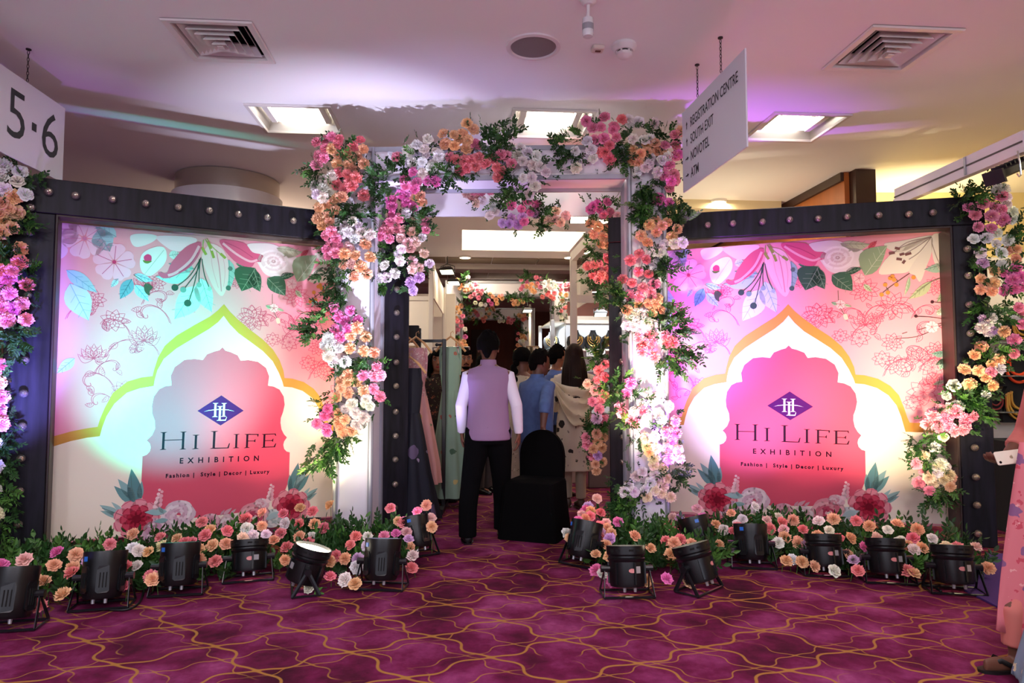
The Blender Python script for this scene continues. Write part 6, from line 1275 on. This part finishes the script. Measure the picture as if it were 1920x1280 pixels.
    def legs(s, feet=((-.09, 0), (.09, 0)), toe=(0, 0)):
        s.ft = feet
        for (fx, fy), q, to in zip(feet, (-1, 1), toe):
            d = Matrix.Rotation(to, 3, 'Z') @ Vector((0, -1, 0))
            s.body.tube([(q*.085, .015, .92), (q*.09+fx*.05, fy*.2+.01, .75), (fx*.7+q*.028, fy*.55-.005, .49), (fx, fy+.015, .30), (fx, fy+.03, .10), (fx, fy+.03, .045)], [.09, .082, .056, .052, .036, .036], 12)
            f0 = Vector((fx, fy+.045, .035)); s.body.tube([f0-d*.01, f0+d*.05, f0+d*.13, f0+d*.19], [(.032, .03), (.034, .032), (.042, .022), (.03, .014)], 10, up=(0, 0, 1))
    def shoes(s, mat, toe=(0, 0)):
        for (fx, fy), to in zip(s.ft, toe):
            d = Matrix.Rotation(to, 3, 'Z') @ Vector((0, -1, 0)); n_ = d.cross(Vector((0, 0, 1))); f0 = Vector((fx, fy+.04, 0)); m_ = MB()
            def rg(t, w, h, z0): return [f0+d*t+n_*(math.cos(a)*w)+Vector((0, 0, z0+h*.5+math.sin(a)*h*.5)) for a in (2*PI*j/14 for j in range(14))]
            m_.rings([rg(-.055, .022, .05, .012), rg(-.045, .038, .09, .006), rg(0, .044, .105, .004), rg(.05, .046, .085, .004), (rg(.12, .052, .062, .004)), rg(.185, .045, .045, .004), rg(.215, .022, .03, .006)])
            for t_, w in ((-.05, .036),): m_.rings([[f0+d*tt+n_*ww+Vector((0, 0, zz)) for tt, ww in ((-.058, -.03), (-.058, .03), (.0, .047), (.09, .052), (.18, .046), (.22, .015), (.22, -.015), (.18, -.046), (.09, -.052), (.0, -.047))] for zz in (0, .014)])
            s.put(m_, 'shoe', mat, deg=50)
    def trousers(s, mat, waist=1.02, hem=.05, w=1.0, remesh=.011):
        m_ = MB(); m_.loft([(0, .02, .80, .17*s.g, .115), (0, .025, .90, .178*s.g, .128), (0, .015, waist, .160*s.g, .118)], 24)
        for (fx, fy), q in zip(s.ft, (-1, 1)):
            m_.tube([(q*.08, .015, .93), (q*.092+fx*.05, fy*.2+.015, .74), (fx*.7+q*.028, fy*.55+.005, .49), (fx, fy+.02, .28), (fx, fy+.03, hem+.03), (fx, fy+.03, hem)], [.105*w, .098*w, .078*w, .073*w, .070*w, .072*w], 18)
        return s.put(m_, 'trousers', mat, remesh)
    def finish(s, vox=.0075): return s.put(s.body, 'body', s.sk, remesh=vox)
# --- man in a lavender waistcoat, seen from behind
WH = M('shirt_white', 'e4e0f0', .75, bump=.15, scale=16); BK = M('trouser_black', '070709', .95, spec=.1, bump=.06, scale=14)
m1 = Fig('man in lavender waistcoat, white sleeves and black trousers, back to the viewer', -.20, 5.78, PI, 1.735, '6e4634', girth=.98)
m1.torso_body(); m1.head(-.12, 0); m1.legs(((-.115, -.26), (.165, .04)), (-.1, .12))
a1 = m1.arm(1, (.224, .04, 1.12), (.222, -.03, .895), (-.05, -.12, -1), (-1, 0, 0), .55); a2 = m1.arm(-1, (-.236, .05, 1.125), (-.255, -.01, .89), (-.0, -.12, -1), (1, -.2, 0), .5)
m1.finish(.006); m1.hair('short'); m1.shoes(M('shoe_black', '0c0c0e', .25), (-.1, .12)); m1.trousers(BK, w=1.06)
vest = M('waistcoat_lavender', '96789a', .85, bump=.08, scale=120)
m_ = MB(); m_.loft([(0, .015, .835, 0.188, .142), (0, .02, .90, 0.186, .145), (0, .018, 1.0, 0.176, .138), (0, .014, 1.12, 0.168, .132), (0, .012, 1.24, 0.179, .134), (0, .012, 1.33, 0.196, .134), (0, .014, 1.385, 0.194, .112), (0, .016, 1.425, 0.158, .086), (0, .018, 1.452, 0.078, .066), (0, .018, 1.47, 0.059, .06)], 30)
m1.put(m_, 'waistcoat', vest, remesh=.009)
m_ = MB(); m_.loft([(0, .016, 1.44, .074, .070), (0, .016, 1.465, .070, .066), (0, .014, 1.502, .066, .064), (0, .014, 1.503, .060, .058), (0, .016, 1.46, .062, .058)], 28); o_ = m1.put(m_, 'collar', vest)
m_ = MB(); m1.sleeve(m_, a1, .060, .038, 1.0); m1.sleeve(m_, a2, .060, .038, 1.0); m1.put(m_, 'shirt_sleeves', WH, remesh=.009)
m_ = MB(); m_.tube([(0, .155, .86), (0, .158, .95)], .003, 5); m_.tube([(-.19, .03, .855), (-.195, .03, .92)], .004, 5); m1.put(m_, 'back_seam', M('seam_purple', '6a5470', .8))
# --- man in a denim shirt leaning on the covered chair
den = M('denim_blue', '4a6390', .85, var=.12, scale=20, bump=.25)
m2 = Fig('man in a blue denim shirt with one hand on the covered chair', .235, 6.52, 2.35, 1.615, '5a3a2c', lean=(.0, -.04), girth=.98)
m2.torso_body(); m2.head(-.15, .10); m2.legs(((-.10, 0), (.11, .04)), (0, -.2))
a1 = m2.arm(-1, (-.285, .20, 1.185), (-.30, .235, .975), (-.12, -.05, -1), (.2, -1, -.1), .9); a2 = m2.arm(1, (.26, -.02, 1.13), (.22, -.16, .95), (0, -.4, -.8), (-1, 0, 0), .6)
m2.finish(.006); m2.hair('short'); m2.shoes(M('shoe_brown', '2c1c14', .4)); m2.trousers(M('jeans_grey', '6d7684', .85, bump=.2, scale=30))
m_ = MB(); m_.loft([(0, .015, .80, .205, .15, .02), (0, .02, .90, .205, .15), (0, .018, 1.05, .198, .142), (0, .014, 1.2, .198, .14), (0, .012, 1.33, .205, .136), (0, .014, 1.395, .190, .11), (0, .016, 1.43, .135, .08), (0, .018, 1.465, .068, .062)], 30)
m2.sleeve(m_, a1, .070, .056, .35); m2.sleeve(m_, a2, .070, .05, .6); m2.put(m_, 'denim_shirt', den, remesh=.009)
m_ = MB(); m_.loft([(0, .016, 1.44, .078, .072), (0, .016, 1.47, .074, .070), (0, .014, 1.492, .070, .066), (0, .014, 1.492, .062, .058), (0, .016, 1.45, .064, .06)], 26); m2.put(m_, 'collar', den)
# --- woman with long brown hair, cream kurta with dark roses and a draped cream dupatta
ku = M_spots('kurta_roses', 'd9cfbc', [('2a2724', .22, .55), ('8a8078', .18, 1.3), ('4a4540', .14, 1.0)], 11); dup = M('dupatta_cream', 'e0d3b2', .6, bump=.25, scale=9, sheen=.3)
w1 = Fig('woman with very long brown hair in a cream rose-print kurta and draped dupatta', .66, 7.25, PI+.1, 1.71, '8a6048')
w1.torso_body(); w1.head(-.1, .03, True); w1.legs(((-.06, .0), (.07, -.1)))
a1 = w1.arm(1, (.23, -.02, 1.15), (.16, -.2, 1.02), (-.2, -.8, .2), (0, 0, -1), .6); a2 = w1.arm(-1, (-.23, -.02, 1.15), (-.17, -.2, 1.0), (.2, -.8, .2), (0, 0, -1), .6)
w1.finish(.008); w1.hair('long', hair_b, .62); w1.shoes(M('sandal_brown', '4a3426', .5)); w1.trousers(M('churidar_cream', 'b8b09c', .8), w=.78, hem=.1)
m_ = MB(); m_.loft([(0, .01, .40, .225, .18, .05), (0, .012, .55, .215, .17, .04), (0, .015, .80, .20, .155, .02), (0, .018, .92, .195, .15), (0, .014, 1.08, .168, .128), (0, .012, 1.22, .175, .128), (0, .012, 1.33, .188, .125), (0, .014, 1.395, .178, .102), (0, .016, 1.435, .11, .07), (0, .018, 1.455, .075, .06)], 36, nf=7); w1.sleeve(m_, a1, .062, .045, .9); w1.sleeve(m_, a2, .062, .045, .9); w1.put(m_, 'kurta', ku, remesh=.010)
m_ = MB(); rs = []
for i in range(25):
    u = -1+2*i/24; row = []
    for j in range(17):
        v = j/16; sag = .50*(1-abs(u)**2.2)*(.25+.75*v); x = u*(.225-.03*v*(1-abs(u))); z = 1.40-.04*abs(u)-sag-.10*v*abs(u)+.012*math.sin(v*17+u*4); y = .11+.065*(1-u*u)+.016*math.sin(v*19+u*2)+.05*v*(1-u*u)-.10*abs(u)**3
        row.append((x, y, z))
    rs.append(row)
o_ = len(m_.v); m_.v += [Vector(p) for r in rs for p in r]
for i in range(24):
    for j in range(16): a = o_+i*17+j; m_.f.append((a, a+1, a+18, a+17))
for q in (-1, 1):
    m_.tube(spl([(q*.225, -.02, 1.36), (q*.25, .03, 1.15), (q*.265, .02, .9), (q*.27, .0, .70)], 5, False), [(.05, .03)]*16, 9)
o_ = w1.put(m_, 'dupatta', dup); md = o_.modifiers.new('thick', 'SOLIDIFY'); md.thickness = .006
# --- woman with a black braid, cream outfit and dark shawl, half hidden
w2 = Fig('woman with a thick black braid in a cream embroidered outfit, between the two men', .105, 6.95, PI-.2, 1.66, '7a5240')
w2.torso_body(); w2.head(-.3, .05, True); w2.legs(((-.07, 0), (.07, .02))); a1 = w2.arm(1, (.23, -.05, 1.15), (.15, -.2, 1.10), (-.4, -.6, .4), (0, 0, -1), .8); a2 = w2.arm(-1, (-.23, 0, 1.13), (-.20, -.1, .92), (0, -.3, -1), (1, 0, 0), .5)
w2.finish(.009); w2.hair('braid', None, .62); w2.shoes(M('sneaker_cream', 'b8b0a4', .5))
m_ = MB(); m_.loft([(0, .015, .10, .27, .22, .10), (0, .015, .35, .25, .20, .08), (0, .015, .70, .22, .17, .04), (0, .018, .92, .195, .15), (0, .014, 1.10, .168, .126), (0, .012, 1.3, .190, .126), (0, .014, 1.395, .182, .104), (0, .016, 1.44, .10, .068), (0, .018, 1.46, .07, .06)], 40, nf=9); w2.sleeve(m_, a1, .064, .045, .9); w2.sleeve(m_, a2, .064, .045, .9)
w2.put(m_, 'kurta', M_spots('kurta_cream', 'c9bd9a', [('6a6048', .12, 1.4), ('e8dcc0', .2, 2)], 12), remesh=.010)
m_ = MB(); m_.tube(spl([(-.14, -.10, 1.34), (-.15, .02, 1.425), (-.17, .15, 1.33), (-.14, .17, 1.05), (-.16, .19, .75), (-.13, .18, .55)], 6, False), [(.075, .016)]*31, 10, up=(1, 0, 0)); w2.put(m_, 'shawl', M_spots('shawl_dark', '4c4438', [('8a7c5e', .2, 1.4)], 14))
# --- visitors further in
def simple(label, x, y, face, h, skincol, top, bottom, hair, hairmat=None, turn=0, female=False, beard=False, lips='7a3f38', gown_=False, hl=.4, lean=(0, 0), arms=None, look=0):
    f = Fig(label, x, y, face, h, skincol, lean=lean); f.torso_body(); f.head(turn, 0, female); f.legs(((-.09, 0), (.09, 0)))
    A = arms or (((.24, .02, 1.13), (.22, -.06, .90), (0, -.15, -1), (-1, 0, 0)), ((-.24, .02, 1.13), (-.22, -.06, .90), (0, -.15, -1), (1, 0, 0)))
    a1 = f.arm(1, *A[0]); a2 = f.arm(-1, *A[1]); f.finish(.009); f.hair(hair, hairmat, hl); f.face(lips, beard, look); f.shoes(M('shoe_black', '0c0c0e', .25))
    m_ = MB(); hem = .82 if not gown_ else .92
    m_.loft([(0, .015, hem, .195, .14), (0, .018, .95, .190, .14), (0, .014, 1.10, .176, .130), (0, .012, 1.3, .198, .130), (0, .014, 1.395, .188, .106), (0, .016, 1.435, .12, .074), (0, .018, 1.46, .07, .062)], 28); f.sleeve(m_, a1, .066, .042, .98); f.sleeve(m_, a2, .066, .042, .98); f.put(m_, 'top', top, remesh=.010)
    if gown_: m_ = MB(); m_.loft([(0, .01, .02, .34, .30, .12), (0, .01, .3, .28, .24, .10), (0, .015, .65, .21, .17, .06), (0, .018, .9, .185, .145), (0, .014, 1.05, .165, .122)], 44, nf=9); f.put(m_, 'skirt', bottom)
    else: f.trousers(bottom)
    return f
emb = M_spots('embroidered_blouse', '2a1a16', [('8a4a34', .24, 1), ('c9b08a', .14, 1.6), ('5a6a3a', .14, 1.3)], 16)
simple('young woman with long dark hair and red lips in an embroidered blouse by the gowns', -.845, 7.75, .45, 1.67, '9a6a4e', emb, M('skirt_black', '0c0b0e', .85), 'front', None, -.35, True, False, '9a2a30', True, .42)
simple('bearded man in a black shirt facing the viewer, left of the lavender waistcoat', -.60, 8.85, .1, 1.72, '8a5a40', BK, BK, 'short', None, .05, False, True)
simple('woman in a yellow top seen in profile behind the bearded man', -.92, 9.7, 1.1, 1.64, '9a6a4a', M('top_yellow', 'c9a032', .8), M('skirt_grey', '4a4648', .8), 'long', hair_m, .1, True, hl=.3)
simple('person in a white top behind the bearded man', -.72, 10.1, PI-.4, 1.63, '8a5a40', M('top_white', 'd8d4cc', .8), M('trouser_grey', '3c3a3e', .8), 'short', None, 0)
simple('woman with dark hair raising a hand, just behind the waistcoat man', -.32, 8.2, .9, 1.64, '9a6a4e', M('top_peach', 'a8785c', .8), M('skirt_grey', '4a4648', .8), 'long', hair_m, .2, True, hl=.35, arms=(((.22, -.10, 1.20), (.10, -.20, 1.40), (-.1, -.1, 1), (0, -1, 0)), ((-.24, .02, 1.13), (-.22, -.06, .90), (0, -.15, -1), (1, 0, 0))))
simple('person in a black top with head bowed, left of the denim shirt', .16, 7.75, 2.4, 1.63, '7a4e3a', BK, M('trouser_grey', '3c3a3e', .8), 'short', None, -.3)
simple('man in a blue shirt turned to the jewellery, behind the long-haired woman', .53, 8.0, 2.0, 1.73, '8a5a40', M('shirt_blue', '4a66a8', .8), M('trouser_navy', '1c2030', .8), 'short', None, .3)
simple('distant dark-haired visitor near the far right garland', .06, 12.0, PI, 1.58, '7a4e3a', M('top_grey', '6a625c', .8), M('trouser_grey', '3c3a3e', .8), 'short', None, 0)
# --- woman with a phone at the right edge (mostly outside the picture)
pk_ = M_spots('saree_pink', 'd97882', [('8a5a86', .22, .7), ('c84a5c', .2, 1.0), ('e8a8a8', .16, 1.5)], 13, .7); pk2 = M('kurta_pink', 'c9746a', .8, bump=.15, scale=18)
w3 = Fig('woman in pink printed dress holding a phone at the right edge of the picture', 2.70, 3.36, -PI/2+.05, 1.62, '6a4434')
w3.torso_body(); w3.head(0, .1, True); w3.legs(((-.09, .10), (.12, -.43)), (.1, .05))
a1 = w3.arm(1, (.24, -.02, 1.105), (.17, -.215, .975), (-.25, -1, .03), (0, .1, 1), .55); a2 = w3.arm(-1, (-.25, .0, 1.13), (-.16, -.2, 1.0), (.4, -1, -.05), (0, 0, 1), .7)
w3.finish(.006); w3.hair('long', hair_m, .5); w3.face()
m_ = MB(); m_.loft([(0, .0, .38, .26, .26, .06), (0, .0, .55, .245, .24, .05), (0, .015, .80, .215, .18, .02), (0, .018, .92, .205, .165), (0, .014, 1.08, .185, .145), (0, .012, 1.3, .195, .135), (0, .014, 1.395, .185, .105), (0, .016, 1.435, .11, .07), (0, .018, 1.455, .075, .06)], 36, nf=7); w3.sleeve(m_, a1, .068, .052, .55); w3.sleeve(m_, a2, .068, .052, .55); w3.put(m_, 'kurta', pk2, remesh=.010)
w3.trousers(pk2, hem=.12, w=.9)
m_ = MB(); rs = []
for i in range(15):
    v = i/14; row = []
    for j in range(13):
        u = j/12; z = 1.12-(1.02)*v+.10*u*v; row.append((.24+.02*math.sin(u*9+v*3)-.10*u, -.24-.20*u*(.55+.45*v)-.015*math.sin(u*14)-.05*v, z))
    rs.append(row)
m_.v = [Vector(p) for r in rs for p in r]
for i in range(14):
    for j in range(12): a = i*13+j; m_.f.append((a, a+1, a+14, a+13))
o_ = w3.put(m_, 'dupatta', pk_); md = o_.modifiers.new('thick', 'SOLIDIFY'); md.thickness = .006
for (fx, fy) in w3.ft:                                             # flat thong sandals
    m_ = MB(); m_.rings([[(fx+x*.9, fy+.045-y, z) for x, y in ((-.028, -.05), (.028, -.05), (.036, .0), (.042, .08), (.048, .15), (.03, .2), (.0, .215), (-.03, .2), (-.048, .15), (-.042, .08), (-.036, .0))] for z in (0, .014)]); w3.put(m_, 'sandal_sole', M('sandal_black', '0e0d0e', .5))
    m_ = MB()
    for q in (-1, 1): m_.tube([(fx, fy-.115, .035), (fx+q*.03, fy-.07, .062), (fx+q*.042, fy-.01, .03)], [(.012, .004)]*3, 8)
    m_.tube([(fx, fy-.115, .036), (fx, fy-.13, .014)], .005, 6); w3.put(m_, 'sandal_strap', M('sandal_black', '0e0d0e', .5))
ph = atY(1893, 857, 3.28)
t = thing('phone', 'white phone with a camera eye held by the woman in pink', 'phone', ph); R = Matrix.Rotation(-.12, 3, 'Y') @ Matrix.Rotation(-.35, 3, 'X')
m_ = MB(); pts = []
def rr2(hx, hz, y, r): return [ph+R @ Vector((sx*(hx-r)+math.cos(a0+PI/2*k/4)*r, y, sz*(hz-r)+math.sin(a0+PI/2*k/4)*r)) for sx, sz, a0 in ((1, 1, 0), (-1, 1, PI/2), (-1, -1, PI), (1, -1, 1.5*PI)) for k in range(5)]
m_.rings([rr2(.066, .031, .0035, .009), rr2(.068, .033, .001, .01), rr2(.068, .033, -.002, .01), rr2(.066, .031, -.0042, .009)]); m_.build('body', M('phone_white', 'ece4d0', .2), t)
m_ = MB(); m_.rings([[ph+R @ Vector((-.054+math.cos(a)*.006, y, -.019+math.sin(a)*.006)) for a in (2*PI*k/12 for k in range(12))] for y in (-.004, -.006)]); m_.build('camera_eye', M('phone_black', '0a0a0c', .15), t)
m_ = MB(); m_.poly([ph+R @ Vector((.006+math.cos(a)*.0085*(1 if abs(a) > .5 else .72), -.0047, math.sin(a)*.008)) for a in (2*PI*k/18-PI for k in range(18))]); m_.poly([ph+R @ Vector((.006+x, -.0047, z)) for x, z in ((0, .009), (.004, .013), (.005, .0105))]); m_.build('logo', M('phone_logo', 'b8ac90', .3, .4), t)
# --- person in a blue floral garment, cut by the right edge
bf = M_spots('blue_floral', '7d97a8', [('d8d0a8', .22, .9), ('b8604a', .1, 1.2), ('4a6a86', .2, .8), ('dfe4e0', .14, 1.4)], 12)
w4 = Fig('person in a pale blue floral kurta cut by the right edge, nearest to the viewer', 2.43, 2.80, -PI/2-.3, 1.6, '6a4434')
w4.torso_body(); w4.head(0, 0, True); w4.legs(((-.09, .04), (.09, -.02))); a1 = w4.arm(1, (.23, .03, 1.13), (.20, -.04, .90), (0, -.15, -1), (-1, 0, 0)); a2 = w4.arm(-1, (-.23, .03, 1.13), (-.20, -.04, .90), (0, -.15, -1), (1, 0, 0)); w4.finish(.009); w4.hair('long', hair_m, .4); w4.face(); w4.shoes(M('sandal_brown', '4a3426', .5))
m_ = MB(); m_.loft([(0, .0, .07, .36, .38, .06), (0, .0, .30, .31, .32, .05), (0, .0, .62, .245, .235, .04), (0, .018, .92, .200, .155), (0, .014, 1.08, .172, .13), (0, .012, 1.3, .190, .128), (0, .014, 1.395, .18, .104), (0, .016, 1.435, .11, .07), (0, .018, 1.455, .075, .06)], 40, nf=8); w4.sleeve(m_, a1, .066, .05, .8); w4.sleeve(m_, a2, .066, .05, .8); w4.put(m_, 'kurta', bf, remesh=.011)
